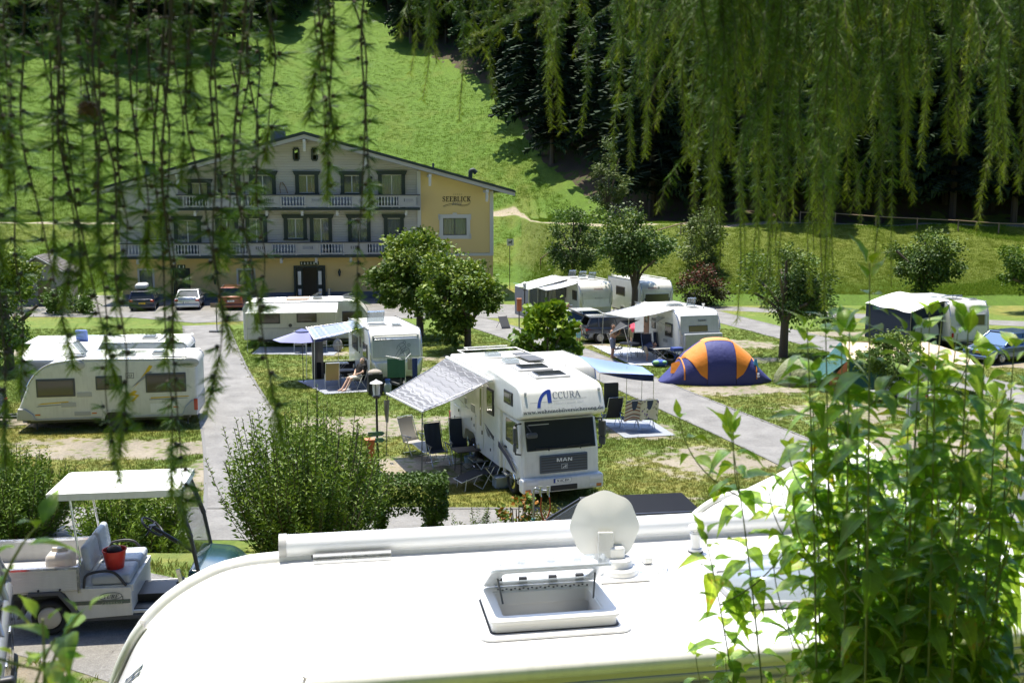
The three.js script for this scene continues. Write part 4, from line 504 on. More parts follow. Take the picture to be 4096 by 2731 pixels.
function prise(owner, label, x0, y0, x1, y1, z0, z1, m, parts = {}) { // wind-out awning on a roof edge: box, cloth, front rail and two poles
  const s = Math.sign(x1), t = part(owner, 'awning', rbox(0.13, 0.13, z1 - z0 + 0.1, 0.05, x0, y0, (z0 + z1) / 2), M.white, label);
  const dy = parts.tilt || 0; const g = cloth((u, v) => [mix(x0 + s * 0.06, x1, v), mix(y0, y1 + dy * (u - 0.5), v) - 0.06 * Math.sin(v * 3.14) , mix(z0, z1, u)], 12, 8, 0.01); part(t, 'canopy', ready(flat(g)), m);
  part(t, 'front_rail', rbox(0.06, 0.07, z1 - z0 + 0.08, 0.02, x1, 0, (z0 + z1) / 2, 0, dy ? -Math.atan2(dy, z1 - z0) / D : 0).translate(0, y1, 0), M.white); for (const [u, z] of [[0, z0 + 0.06], [1, z1 - 0.06]]) part(t, 'pole', [rod([x1, y1 + dy * (u - 0.5), z], [x1 + s * 0.05, 0.01, z + (u ? 0.03 : -0.03)], 0.017), box(0.09, 0.02, 0.09, x1 + s * 0.05, 0.01, z)], parts.pole || M.alu); part(t, 'arm', [rod([x0 + s * 0.05, y0 - 0.03, z0 + 0.1], [x1, y1 - dy * 0.5, z0 + 0.12], 0.015), rod([x0 + s * 0.05, y0 - 0.03, z1 - 0.1], [x1, y1 + dy * 0.5, z1 - 0.12], 0.015)], M.alu); return t;
}
const stripeTex = (bands, n = 512) => canvasTex(n, n, (c, w, h) => bands(c, w, h));
const whiteAwn = mat([0.62, 0.62, 0.62], 0.85, { side: THREE.DoubleSide, transmission: 0.25, thickness: 0, map: stripeTex((c, w, h) => { c.fillStyle = '#f2f3f2'; c.fillRect(0, 0, w, h); for (let i = 0; i < 40; i++) { c.fillStyle = `rgba(150,155,165,${0.10 + 0.2 * hsh(i, 1, 1)})`; c.fillRect(0, h * 0.02 + i * 5, w, 2 + 2 * hsh(i, 2, 2)); } for (let i = 0; i < 46; i++) { c.fillStyle = 'rgba(255,255,255,.35)'; c.fillRect(i * 11.2, 0, 5, h * 0.45); } }) });
const blueAwn = mat([0.42, 0.42, 0.42], 0.85, { side: THREE.DoubleSide, transmission: 0.35, thickness: 0, map: stripeTex((c, w, h) => { c.fillStyle = '#8fb0e6'; c.fillRect(0, 0, w, h); const r = rng(8); for (let i = 0; i < 26; i++) { const y = r() * h; c.strokeStyle = ['#c9daf4', '#6f93d6', '#a9c3ee'][i % 3]; c.lineWidth = 3 + r() * 16; c.beginPath(); for (let x = 0; x <= w; x += 16) c.lineTo(x, y + 5 * Math.sin(x / 22 + i)); c.stroke(); } }) });
const waveAwn = mat([0.36, 0.36, 0.36], 0.85, { side: THREE.DoubleSide, transmission: 0.3, thickness: 0, map: canvasTex(1024, 512, (c, w, h) => { c.fillStyle = '#c9c9cf'; c.fillRect(0, 0, w, h); const r = rng(4); const bandsY = [[0.02, 0.13, '#5c5e66'], [0.17, 0.1, '#7b7d86'], [0.86, 0.14, '#70727a'], [0.74, 0.05, '#8d8f98']]; const wave = (y, lw, st, ph) => { c.strokeStyle = st; c.lineWidth = lw; c.beginPath(); for (let x = -8; x <= w + 8; x += 8) c.lineTo(x, y + 7 * Math.sin(x / 40 + ph) + 3 * Math.sin(x / 17 + ph * 2)); c.stroke(); }; for (const [y, d, st] of bandsY) wave((y + d / 2) * h, d * h, st, y * 9); for (let i = 0; i < 24; i++) wave(r() * h, 3 + r() * 14, ['#d9d9dd', '#b4b5bd', '#eeeef0'][i % 3], i); for (let i = 0; i < 9; i++) wave((0.08 + i * 0.105) * h, 4, '#55565e', i * 1.7); for (let i = 0; i < 260; i++) { c.strokeStyle = 'rgba(90,92,100,.25)'; c.lineWidth = 1.5; const x = i * 4 + r() * 3; c.beginPath(); c.moveTo(x, 0); c.lineTo(x, h * 0.2 * r()); c.stroke(); } }) });
for (const m of [whiteAwn, blueAwn, waveAwn]) { m.map.wrapS = m.map.wrapT = THREE.MirroredRepeatWrapping; }
prise(C.wilk, 'white checked awning over the long caravan beyond the parasol', -1.1, 2.45, -3.0, 2.1, -3.1, 1.7, whiteAwn);
prise(C.knaus, 'light blue striped awning beside the caravan with the towel airer', -1.1, 2.6, -3.3, 2.25, -1.4, 1.35, blueAwn, { tilt: -0.2, pole: M.white });
// two caravans side by side at the bank
function twin(label, pos, hatches, logo, logoX, win) { return caravan({ label, pos, turn: 16, L: 6.2, W: 2.3, H: 2.65, m: M.offwhite, profile: [[-3.1, 0.4, 0.1], [-3.1, 2.6, 0.3], [2.6, 2.65, 0.35], [3.02, 2.25, 0.2], [3.1, 1.5, 0.5], [2.8, 0.4, 0.2]], windows: [[-1, 1.6, 2.5, 1.4, 2.05], [-1, -1.4, 0.2, 1.4, 2.05], [1, 1, 2, 1.4, 2]], hatches,
  extra: t => { part(t, 'roof_rail', [bars([[-1.05, 2.72, -2.6], [-1.05, 2.76, 2.3], [1.05, 2.76, 2.3], [1.05, 2.72, -2.6]], 0.022), bars([[-1.05, 2.75, -0.3], [1.05, 2.75, -0.3]], 0.02)], M.white); part(t, 'end_panel', rbox(1.95, 1.05, 0.06, 0.05, 0, 1.5, 3.04, 0, -5), win ? M.darkgrey : M.white); part(t, 'panel_seam', [box(2.0, 0.025, 0.02, 0, 2.03, 3.07), rbox(0.05, 0.9, 0.03, 0.01, -0.95, 1.5, 3.08, 0, 0, 6), rbox(0.05, 0.9, 0.03, 0.01, 0.95, 1.5, 3.08, 0, 0, -6)], M.plastic); print(t, 'name_print', 0.7, 0.16, 256, 60, c => txt('Dethleffs', 'bold italic 52px sans-serif', '#8c2430', 128, 30)(c), { p: [logoX, 2.2, 3.06], rx: -8 }); if (!win) print(t, 'emblem_print', 0.9, 0.2, 256, 60, c => { txt('Beduin', 'italic 36px sans-serif', '#777c84', 140, 32, 'center', 1.4)(c); }, { p: [0.1, 1.6, 3.115], rx: -5 }); else { part(t, 'rear_window', rbox(1.7, 0.5, 0.05, 0.04, 0, 1.55, 3.09, 0, -4), M.acrylic); part(t, 'badge', lathe([[0, 0.1], [0.09, 0.05], [0.08, -0.06], [0, -0.11]], 0, 0, 0, 6).scale(1, 1, 0.15).translate(0.1, 2.2, 3.07), M.plastic); } } }); }
C.deth = twin('white caravan with roof rails and three raised roof hatches at the bank', [4.75, -70.6], [[-0.25, -0.9, 0.5, 0.5, 60], [0.1, 0.2, 0.5, 0.5, 60], [0.4, 1.3, 0.5, 0.5, 60]], 1, 0.15, false);
twin('white caravan with dark end window half hidden behind the dark tree', [8.9, -71.4], [[0, -1, 0.5, 0.5, 0]], 1, -0.35, true);
prise(C.deth, 'white awning on poles in front of the caravan with three raised hatches', -1.15, 2.55, -3.3, 2.15, 0.6, 2.5, mat([0.72, 0.74, 0.76], 0.85, { side: THREE.DoubleSide, transmission: 0.3, thickness: 0 }), { tilt: 0 });
{ const t = thing('awning_tent', 'grey walled awning tent beside the caravan with three raised hatches', 'awning', [4.75, 0, -70.6], 16), rf = mat([0.6, 0.6, 0.59], 0.85), wl = mat([0.26, 0.28, 0.32], 0.85, { bumpMap: rep(T.noise, 0.8), bumpScale: 0.03 }); part(t, 'roof_cloth', cloth((u, v) => [mix(-1.12, -3.9, v), mix(2.7, 2.05, v) - 0.1 * Math.sin(u * 9.42) * v * 0.4, mix(-2.9, 0.5, u)], 12, 8), rf); part(t, 'wall_cloth', [cloth((u, v) => [mix(-1.3, -3.9, u), mix(2.6, 2.02, u) * (1 - v), 0.5 - 0.06 * Math.sin(u * 30)], 16, 4), cloth((u, v) => [-3.9, 2.02 * (1 - v), mix(-2.9, 0.5, u)], 10, 4)], wl); part(t, 'door_flap', [cloth((u, v) => [mix(-2.5, -2.0, u), 1.9 * (1 - v) + 0.1, 0.57 + 0.04 * Math.sin(u * 9)], 6, 4)], mat([0.5, 0.5, 0.48], 0.85)); }
// caravan with white awning, tail to the camera
C.tab = caravan({ label: 'white caravan with open side window and striped awning behind the tent', pos: [8.65, -53.6], turn: 17, L: 5.6, W: 2.3, H: 2.6, m: M.white, profile: [[-2.8, 0.42, 0.1], [-2.8, 2.55, 0.35], [2.2, 2.6, 0.6], [2.7, 2.0, 0.5], [2.8, 0.42, 0.1]], windows: [[-1, 1.15, 2.0, 1.2, 1.9], [-1, -0.5, 0.0, 1.4, 1.95]], door: [-1, -1.5, -0.85], doorM: mat([0.22, 0.12, 0.07], 0.6), hatches: [[-0.2, 0.2, 0.8, 0.5, 0], [0.35, 1.2, 0.45, 0.45, 70]],
  extra: t => { part(t, 'rear_window', rbox(1.05, 0.32, 0.05, 0.04, -0.1, 1.72, 2.74, 0, -8), M.acrylic); part(t, 'front_locker', [rbox(2.1, 0.75, 0.3, 0.06, 0.1, 1.12, 2.85)], M.silverbody); part(t, 'end_panel', rbox(2.1, 0.95, 0.04, 0.05, 0, 1.9, 2.69, 0, -9), M.silverbody); print(t, 'name_print', 0.6, 0.13, 256, 56, c => txt('TABBERT', 'bold 48px sans-serif', '#262a30', 128, 28)(c), { p: [0.12, 2.12, 2.72], rx: -14 }); const w = part(t, 'open_window', [box(0.02, 0.5, 0.8, -1.42, 2.02, 0.75, 0, 0, -62)], M.smoke); part(w, 'stay', [rod([-1.16, 1.75, 0.4], [-1.55, 1.95, 0.4], 0.01), rod([-1.16, 1.75, 1.1], [-1.55, 1.95, 1.1], 0.01)], M.alu); part(t, 'roof_vent', [cyl(0.05, 0.22, 0.75, 2.7, 1.6), cyl(0.08, 0.04, 0.75, 2.82, 1.6)], M.white); part(t, 'hose_tube', tube([[-1.17, 1.6, 0.2], [-1.2, 1.1, 0.25], [-1.2, 0.7, 0.4]], 0.015), M.plastic); part(t, 'side_hatch', rbox(0.02, 0.25, 0.4, 0.01, -1.16, 1.5, 0.55), M.offwhite); } });
prise(C.tab, 'white striped awning over the camping tables behind the tent', -1.1, 2.62, -3.5, 2.2, -1.6, 1.9, whiteAwn, { tilt: 0.15 });
// caravan at the right with awning tent
caravan({ label: 'white caravan with big rear window and round badge beside the blue car', pos: [24.5, -58.3], turn: 9, L: 6, W: 2.3, H: 2.6, m: M.offwhite, profile: [[-3, 0.4, 0.1], [-3, 2.55, 0.35], [2.6, 2.58, 0.4], [2.9, 2.0, 0.6], [3.0, 0.9, 0.2], [2.95, 0.4, 0.1]], hatches: [[-0.1, 1.3, 0.9, 0.6, 12], [-0.9, 0.8, 0.35, 0.25, 0], [0.8, 1.9, 0.35, 0.25, 0]],
  extra: t => { const w = part(t, 'window', rbox(1.55, 0.68, 0.06, 0.06, 0.15, 1.62, 2.98, 0, -3), M.plastic); part(w, 'pane', rbox(1.4, 0.55, 0.06, 0.05, 0.15, 1.62, 2.995, 0, -3), M.acrylic); print(t, 'round_badge', 0.55, 0.26, 128, 60, c => { c.fillStyle = '#7d2b22'; c.beginPath(); c.arc(34, 30, 24, 0, 7); c.fill(); c.fillStyle = '#2a2422'; c.fillRect(8, 24, 52, 12); c.fillStyle = '#666'; c.fillRect(66, 28, 50, 4); }, { p: [-0.6, 2.2, 2.955], rx: -14 }); part(t, 'service_panel', rbox(1.9, 0.75, 0.03, 0.05, 0.1, 0.92, 3.0), M.white); part(t, 'tail_light', [rbox(0.12, 0.25, 0.05, 0.02, -1.0, 0.8, 3.01), rbox(0.12, 0.25, 0.05, 0.02, 1.0, 0.8, 3.01)], M.red); part(t, 'roof_vent', cyl(0.05, 0.16, 0.4, 2.66, 0.6), M.white); } });
{ const t = thing('awning_tent', 'white roofed awning tent with navy walls and arched windows', 'awning', [24.5, 0, -58.3], 9), rf = mat([0.66, 0.66, 0.65], 0.8), nv = mat([0.035, 0.05, 0.09], 0.85); part(t, 'roof_cloth', cloth((u, v) => [mix(-0.9, -3.1, v), mix(2.66, 2.0, Math.pow(v, 1.4)) + 0.05 * Math.sin(u * 12.5) * v, mix(-2.8, 2.3, u)], 14, 8), rf); const w = part(t, 'wall_cloth', [cloth((u, v) => [mix(-1.15, -3.05, u), mix(2.5, 1.98, u) * (1 - v), 2.26], 10, 4), cloth((u, v) => [-3.07, 1.98 * (1 - v), mix(-2.7, 2.24, u)], 10, 4)], nv); part(w, 'arched_window', ext((() => { const s = new THREE.Shape(); s.moveTo(-1, 0); s.lineTo(1, 0); s.absarc(0, 0.2, 1, 0, Math.PI); return s; })(), 0.02).scale(0.7, 0.8, 1).translate(-2.1, 0.75, 2.3), mat([0.45, 0.47, 0.5], 0.3)); }
caravan({ label: 'white caravan end with small country sticker behind the motorhome', pos: [1.6, -39.3], turn: 18, L: 3.9, W: 2.1, H: 2.12, m: M.offwhite, extra: t => print(t, 'country_sticker', 0.3, 0.18, 96, 60, c => { c.strokeStyle = '#333'; c.lineWidth = 4; c.strokeRect(4, 4, 88, 52); txt('DK', 'bold 40px sans-serif', '#333', 48, 32)(c); }, { p: [0.75, 1.4, 1.95], rx: 0 }) });
caravan({ label: 'white caravan with curved nose rail seen over the long awning tube', pos: [6.1, -18.3, 0.0], turn: -82, L: 6, W: 2.3, H: 2.62, m: M.white, profile: [[-3, 0.4, 0.1], [-3, 2.55, 0.3], [1.9, 2.62, 0.9], [2.8, 1.9, 0.6], [3.0, 0.4, 0.1]], hatches: [[0.1, 0.9, 0.5, 0.5, 0]], extra: t => part(t, 'corner_moulding', [-1, 1].map(s => tube([[s * 1.1, 2.63, 1.0], [s * 1.1, 2.6, 1.7], [s * 1.1, 2.38, 2.25], [s * 1.1, 1.9, 2.72], [s * 1.1, 1.2, 2.9]], 0.07, 7, 20)), M.white) });
lone('sun_sail', 'sloping white sun sail above the caravan with the curved nose rail', 'awning', cloth((u, v) => [mix(4.0, 6.4, u) + 0.25 * v, mix(2.55, 3.9, u) + 0.1 * Math.sin(v * 3.14) - 0.3 * v, mix(-18.9, -17.6, v) + 0.3 * u], 10, 6), mat([0.78, 0.78, 0.77], 0.8, { side: THREE.DoubleSide, transmission: 0.15, thickness: 0 }));
caravan({ label: 'white caravan roof behind the tall leafy shoots at the picture edge', pos: [15.6, -24.2, 0], turn: 30, L: 5.5, H: 2.55, m: M.offwhite, windows: [[-1, -1, 0.5, 1.3, 1.9]], hatches: [[0, 0, 0.5, 0.5, 0]] });
console.log('caravans');
// ---------------------------------------------------------------- cars
function car(label, pos, turn, o) {
  const t = thing('parked_car', label, 'car', [pos[0], pos[2] || 0, pos[1]], turn), { L = 4.4, W = 1.76, H = 1.46, m, kind = 'estate', open = 0 } = o, h = L / 2, b = 0.24, belt = H * 0.6, r = o.r || 0.31, fz = h - 0.85, rz = -h + 0.85;
  const arch = (z) => { const a = []; for (let k = 0; k <= 8; k++) { const q = Math.PI * (1 - k / 8); a.push([z + Math.cos(q) * (r + 0.06), b + 0.06 + Math.sin(q) * (r + 0.05)]); } return a; };
  const top = { estate: [[h, 0.45, 0.1], [h - 0.05, 0.68, 0.15], [h - 1.05, belt, 0.3], [-h + 0.04, belt + 0.04, 0.1], [-h, 0.5, 0.12]], suv: [[h, 0.5, 0.1], [h - 0.04, 0.82, 0.18], [h - 1.0, belt, 0.3], [-h + 0.03, belt + 0.05, 0.1], [-h, 0.5, 0.12]], sedan: [[h, 0.45, 0.1], [h - 0.05, 0.68, 0.15], [h - 1.15, belt, 0.3], [-h + 0.03, belt + 0.05, 0.12], [-h, 0.5, 0.12]] }[kind];
  const pr = rpoly(top, 5), low = [[-h + 0.06, b], ...arch(rz), ...arch(fz), [h - 0.06, b]]; part(t, 'body', toCreasedNormals(flat(side(ext(shp([...low, ...pr]), W, 0.1, 4))), 0.6), m); part(t, 'underbody', box(W - 0.25, 0.2, L - 0.3, 0, b + 0.08, 0), M.black);
  // cabin
  const cz = { estate: [h - 1.05, h - 1.85, -h + 0.32, -h + 0.06], suv: [h - 0.98, h - 1.6, -h + 0.3, -h + 0.06], sedan: [h - 1.15, h - 1.95, -h + 1.25, -h + 0.62] }[kind], wb = W / 2 - 0.06, wt = W / 2 - 0.2, P = [[wb, belt, cz[0]], [wb, belt, cz[3]], [-wb, belt, cz[3]], [-wb, belt, cz[0]], [wt, H - 0.04, cz[1]], [wt, H - 0.04, cz[2]], [-wt, H - 0.04, cz[2]], [-wt, H - 0.04, cz[1]]];
  const hull = f => { const p = []; for (const [a, c, d, e] of f) p.push(...P[a], ...P[c], ...P[d], ...P[a], ...P[d], ...P[e]); const g = new THREE.BufferGeometry(); g.setAttribute('position', new THREE.Float32BufferAttribute(p, 3)); g.computeVertexNormals(); return g; };
  part(t, 'window', hull([[0, 1, 5, 4]]), M.glass); part(t, 'window', hull([[2, 3, 7, 6]]), M.glass); part(t, 'windscreen', hull([[3, 0, 4, 7]]), M.glass); if (!open) part(t, 'rear_window', hull([[1, 2, 6, 5]]), M.glass);
  part(t, 'roof', [rbox(2 * wt + 0.09, 0.07, cz[1] - cz[2] + 0.14, 0.035, 0, H - 0.035, (cz[1] + cz[2]) / 2, 0, 0, 0, 3), ...[[0, 4], [1, 5], [2, 6], [3, 7]].map(([a, c]) => rod(P[a], P[c], 0.055, 0.045)), ...[1, -1].map(s => rod([s * (wb + 0.005), belt, mix(cz[0], cz[3], 0.47)], [s * (wt + 0.01), H - 0.05, mix(cz[1], cz[2], 0.42)], 0.035)), ...(kind !== 'sedan' ? [1, -1].map(s => rod([s * (wb + 0.005), belt, mix(cz[0], cz[3], 0.8)], [s * (wt + 0.01), H - 0.05, mix(cz[1], cz[2], 0.82)], 0.045)) : [])], m);
  for (const s of [1, -1]) { wheel(t, s * (W / 2 - 0.11), r, fz, r, 0.2, M.alu, o.spokes || 0); wheel(t, s * (W / 2 - 0.11), r, rz, r, 0.2, M.alu, o.spokes || 0); part(t, 'wing_mirror', rbox(0.16, 0.13, 0.1, 0.04, s * (W / 2 + 0.04), belt + 0.06, cz[0] - 0.18), o.mirror || M.black); part(t, 'headlight', rbox(0.36, 0.14, 0.2, 0.05, s * (W / 2 - 0.3), 0.66, h - 0.12, s * 20), M.lamp); if (!(open && s)) part(t, 'tail_light', rbox(kind === 'suv' ? 0.14 : 0.26, kind === 'suv' ? 0.4 : 0.16, 0.1, 0.04, s * (W / 2 - 0.15), belt - 0.1, -h + 0.05), M.red); else part(t, 'tail_light', rbox(0.16, 0.16, 0.3, 0.04, s * (W / 2 - 0.08), belt - 0.1, -h + 0.16), M.red); part(t, 'door_handle', [rbox(0.03, 0.03, 0.16, 0.01, s * (W / 2 + 0.005), belt - 0.1, 0.1), rbox(0.03, 0.03, 0.16, 0.01, s * (W / 2 + 0.005), belt - 0.1, -0.8)], m); }
  part(t, 'bumper', [rbox(W - 0.1, 0.2, 0.16, 0.06, 0, 0.36, -h + 0.03), rbox(W - 0.1, 0.18, 0.16, 0.06, 0, 0.34, h - 0.03)], o.bumper || m); part(t, 'grille', rbox(0.7, 0.13, 0.06, 0.03, 0, 0.58, h - 0.01), M.black);
  const plate = (s, c) => print(t, 'number_plate', 0.52, 0.12, 208, 48, x => { x.fillStyle = c; x.fillRect(0, 0, 208, 48); x.fillStyle = '#1c3f94'; x.fillRect(0, 0, 20, 48); txt(o.plate || 'ZE 4172', 'bold 34px sans-serif', '#151515', 114, 26)(x); }, { p: [0, kind === 'suv' ? 0.72 : 0.6, s * (h + (s > 0 ? 0.035 : 0.012))], ry: s > 0 ? 0 : 180 }, { solid: 1 }); plate(-1, o.plateC || '#e9e9e4'); plate(1, o.plateC || '#e9e9e4');
  if (open) { part(t, 'tailgate', [side(ext(rpoly([[-h - 0.05, H + 0.02, 0.04], [-h - 0.75, H + 0.34, 0.06], [-h - 0.72, H + 0.42, 0.06], [-h + 0.1, H + 0.1, 0.04]], 3), W - 0.5, 0.03))], m); part(t, 'tailgate_window', rbox(W - 0.65, 0.03, 0.5, 0.02, 0, H + 0.22, -h - 0.33, 0, 24), M.glass); part(t, 'boot', [box(W - 0.3, 0.02, 0.6, 0, 0.62, -h + 0.33), box(W - 0.35, 0.75, 0.02, 0, 0.98, -h + 0.75)], M.black); }
  if (o.extra) o.extra(t); return t;
}
const paint = (r, g, b, metal = 0.3) => mat([r, g, b], 0.3, { metalness: metal, clearcoat: 1, clearcoatRoughness: 0.05 });
const P = { navy: paint(0.02, 0.026, 0.05), silver: paint(0.62, 0.66, 0.72, 0.5), maroon: paint(0.2, 0.045, 0.02), white: paint(0.78, 0.78, 0.77, 0), slate: paint(0.045, 0.055, 0.075), blue: paint(0.08, 0.13, 0.26, 0.4), black: paint(0.012, 0.012, 0.014), grey: paint(0.3, 0.31, 0.33, 0.5) };
car('dark blue estate car with pale roof box parked by the guesthouse', [-27.4, -76], 194, { m: P.navy, L: 4.6, plateC: '#e3b51e', extra: t => { const b = part(t, 'roof_box', rbox(0.85, 0.38, 1.7, 0.18, 0.1, 1.74, -0.5, 0, 0, 0, 4), mat([0.55, 0.56, 0.58], 0.35)); part(b, 'roof_bar', [box(1.3, 0.04, 0.05, 0, 1.52, 0.1), box(1.3, 0.04, 0.05, 0, 1.52, -1.0)], M.darkgrey); } });
car('silver saloon car parked between dark estate and red off roader', [-24.2, -76.6], 191, { m: P.silver, kind: 'sedan', L: 4.3, H: 1.42, extra: t => part(t, 'boot_spoiler', rbox(1.3, 0.04, 0.16, 0.02, 0, 0.98, -2.05), P.silver) });
car('reddish brown off roader parked under the guesthouse balcony', [-20.9, -76.4], 190, { m: P.maroon, kind: 'suv', L: 4.3, H: 1.7, W: 1.8, r: 0.36, extra: t => part(t, 'roof_bar', [-1, 1].map(s => rod([s * 0.62, 1.76, 0.3], [s * 0.62, 1.76, -1.8], 0.025)), M.darkgrey) });
car('white estate car in front of the caravan with raised hatches', [4.55, -62.4], 197 - 90, { m: P.white, L: 4.65, H: 1.46, spokes: 10, r: 0.33 });
car('dark estate car with its tailgate standing open', [6.3, -58.7], 197 - 97, { m: P.slate, L: 4.6, H: 1.5, r: 0.34, spokes: 14, open: 1 });
car('metallic blue compact car with yellow number plate', [25.0, -51.6], -62, { m: P.blue, L: 3.9, H: 1.5, plateC: '#e3b51e', spokes: 7 });
car('glossy black estate car on the cross road below the motorhome', [2.1, -22.2], -82, { m: P.black, L: 4.5, H: 1.45 });
car('silver grey car cut off at the lower picture corner', [-5.9, -9.4, 2.9], 24, { m: P.grey, L: 4.3 });
car('dark blue car hitched at the nose of the striped caravan', [-20.9, -36.4], -80, { m: P.navy, L: 4.4 });
console.log('cars');
// ---------------------------------------------------------------- large motorhome on a truck chassis
{
  const t = thing('motorhome', 'large white motorhome with overcab bed and lettered front', 'motorhome', [0.23, 0, -30.45], 20), W = 2.42, w2 = W / 2, navy = mat([0.02, 0.028, 0.07], 0.35), grille = mat([0.10, 0.12, 0.15], 0.5), g3 = mat([0.22, 0.22, 0.22], 0.4), smooth = g => toCreasedNormals(flat(g), 0.6);
  const boxShape = shp(rpoly([[-3.35, 0.78, 0.1], [-3.35, 3.2, 0.2], [1.6, 3.25, 0.05], [1.6, 0.6], [-0.55, 0.6], [-0.75, 1.05, 0.15], [-1.75, 1.05, 0.15], [-1.95, 0.6], [-3.2, 0.62, 0.05]], 5));
  part(t, 'body', smooth(side(ext(boxShape, W, 0.06, 3))), M.white);
  part(t, 'overcab', smooth(side(ext(rpoly([[1.0, 2.28], [2.95, 2.26, 0.05], [3.55, 2.45, 0.14], [3.28, 3.1, 0.12], [3.05, 3.22, 0.2], [0.7, 3.37, 0.2], [0.35, 3.22]], 5), W + 0.02, 0.07, 3))), M.white);
  const cabShape = rpoly([[1.5, 0.55], [1.55, 2.25], [3.08, 2.25, 0.05], [3.3, 1.45, 0.06], [3.36, 0.62, 0.05], [2.86, 0.6], [2.78, 0.85, 0.2], [2.3, 1.02, 0.3], [1.82, 0.85, 0.2], [1.74, 0.55]], 5);
  const cab = part(t, 'cab', smooth(side(ext(cabShape, 2.24, 0.09, 3))), M.white);
  part(t, 'chassis', [box(1.6, 0.3, 6.2, 0, 0.5, -0.1), cyl(0.12, 1.9, 0, 0.46, 2.3, 'x'), cyl(0.14, 1.9, 0, 0.46, -1.25, 'x')], M.black);
  const ws = part(cab, 'windscreen', rbox(2.04, 0.82, 0.05, 0.1, 0, 1.84, 3.205, 0, -15.3, 0, 4), M.glass); part(ws, 'wiper', [rod([-0.75, 1.52, 3.33], [-0.05, 1.5, 3.35], 0.016), rod([0.15, 1.52, 3.33], [0.85, 1.54, 3.33], 0.016), rod([-0.4, 1.44, 3.35], [-0.35, 1.52, 3.35], 0.02), rod([0.55, 1.44, 3.35], [0.5, 1.52, 3.35], 0.02)], M.black);
  part(cab, 'sun_visor', rbox(0.62, 0.2, 0.02, 0.03, -0.62, 2.06, 3.16, 0, -15), M.plastic);
  const gr = part(cab, 'grille', rbox(1.42, 0.5, 0.05, 0.06, 0.05, 1.06, 3.345, 0, -3), grille); for (let k = 0; k < 6; k++) part(gr, 'slat', rbox(1.36, 0.035, 0.03, 0.01, 0.05, 0.88 + k * 0.072, 3.372), M.darkgrey);
  print(gr, 'maker_letters', 0.52, 0.15, 208, 60, c => txt('MAN', 'bold 56px sans-serif', '#e4e6e8', 104, 30, 'center', 1.5)(c), { p: [0.05, 1.17, 3.394] }, { rough: 0.25 });
  print(gr, 'lion_badge', 0.2, 0.15, 96, 72, c => { c.strokeStyle = '#d8dadd'; c.lineWidth = 5; c.strokeRect(6, 6, 84, 60); c.fillStyle = '#d8dadd'; c.beginPath(); c.moveTo(18, 58); c.quadraticCurveTo(40, 30, 58, 34); c.lineTo(66, 14); c.lineTo(80, 20); c.lineTo(74, 58); c.lineTo(64, 58); c.lineTo(62, 44); c.quadraticCurveTo(40, 46, 34, 58); c.fill(); }, { p: [0.05, 0.98, 3.394] }, { rough: 0.25 });
  const bp = part(t, 'bumper', [smooth(ext(rpoly([[-1.2, 0.3, 0.08], [-1.2, 0.72, 0.1], [1.2, 0.72, 0.1], [1.2, 0.3, 0.08]], 4), 0.34, 0.06, 3).translate(0, 0, 3.32))], M.white); part(bp, 'air_intake', rbox(0.8, 0.15, 0.04, 0.03, 0, 0.42, 3.485), M.black);
  for (const s of [-1, 1]) { part(bp, 'headlight', rbox(0.36, 0.13, 0.05, 0.04, s * 0.93, 0.6, 3.475), M.lamp); part(bp, 'fog_light', rbox(0.2, 0.1, 0.05, 0.03, s * 0.85, 0.4, 3.475), M.lamp); part(bp, 'indicator', rbox(0.17, 0.1, 0.05, 0.03, s * 1.05, 0.4, 3.472), M.amber); }
  print(bp, 'number_plate', 0.52, 0.12, 416, 96, c => { c.fillStyle = '#f0f0ec'; c.fillRect(0, 0, 416, 96); c.strokeStyle = '#222'; c.lineWidth = 4; c.strokeRect(2, 2, 412, 92); c.fillStyle = '#1c3f94'; c.fillRect(4, 4, 38, 88); txt('N AC 891', 'bold 72px sans-serif', '#151515', 228, 50, 'center', 0.96)(c); }, { p: [-0.05, 0.62, 3.497] }, { solid: 1 });
  // overcab lettering, on the sloping front
  print(t, 'front_lettering', 2.36, 0.83, 1024, 360, c => { c.fillStyle = '#24409a'; c.beginPath(); c.moveTo(180, 238); c.quadraticCurveTo(215, 60, 345, 22); c.lineTo(378, 30); c.lineTo(372, 182); c.lineTo(322, 186); c.lineTo(322, 70); c.quadraticCurveTo(240, 110, 222, 236); c.closePath(); c.fill(); c.strokeStyle = '#707782'; c.lineWidth = 3; c.beginPath(); c.moveTo(100, 176); c.lineTo(820, 150); c.stroke(); txt('CCURA', '112px serif', '#6d7480', 388, 100, 'left', 0.98)(c); txt('Versicherungsmakler GmbH', '26px sans-serif', '#cfd3d8', 400, 190, 'left', 1.15)(c); txt('www.wohnmobilversicherung.de', 'bold 56px serif', '#1d2433', 512, 282, 'center', 1.08)(c); }, { p: [-0.02, 2.79, 3.4135], rx: -22.6 });
  for (const s of [-1, 1]) part(t, 'marker_lamp', rbox(0.07, 0.09, 0.06, 0.02, s * 1.08, 3.05, 3.33, 0, -20), M.plastic);
  // side facing the awning: windows, door, stripes
  for (const [z0, z1, y0, y1] of [[2.05, 2.75, 2.6, 2.98], [0.55, 1.15, 2.0, 2.78], [-2.35, -2.05, 2.2, 2.7]]) sideWindow(t, -1, W, z0, z1, y0, y1, { frame: M.black, pane: mat([0.05, 0.055, 0.04], 0.05, { clearcoat: 0.6 }) });
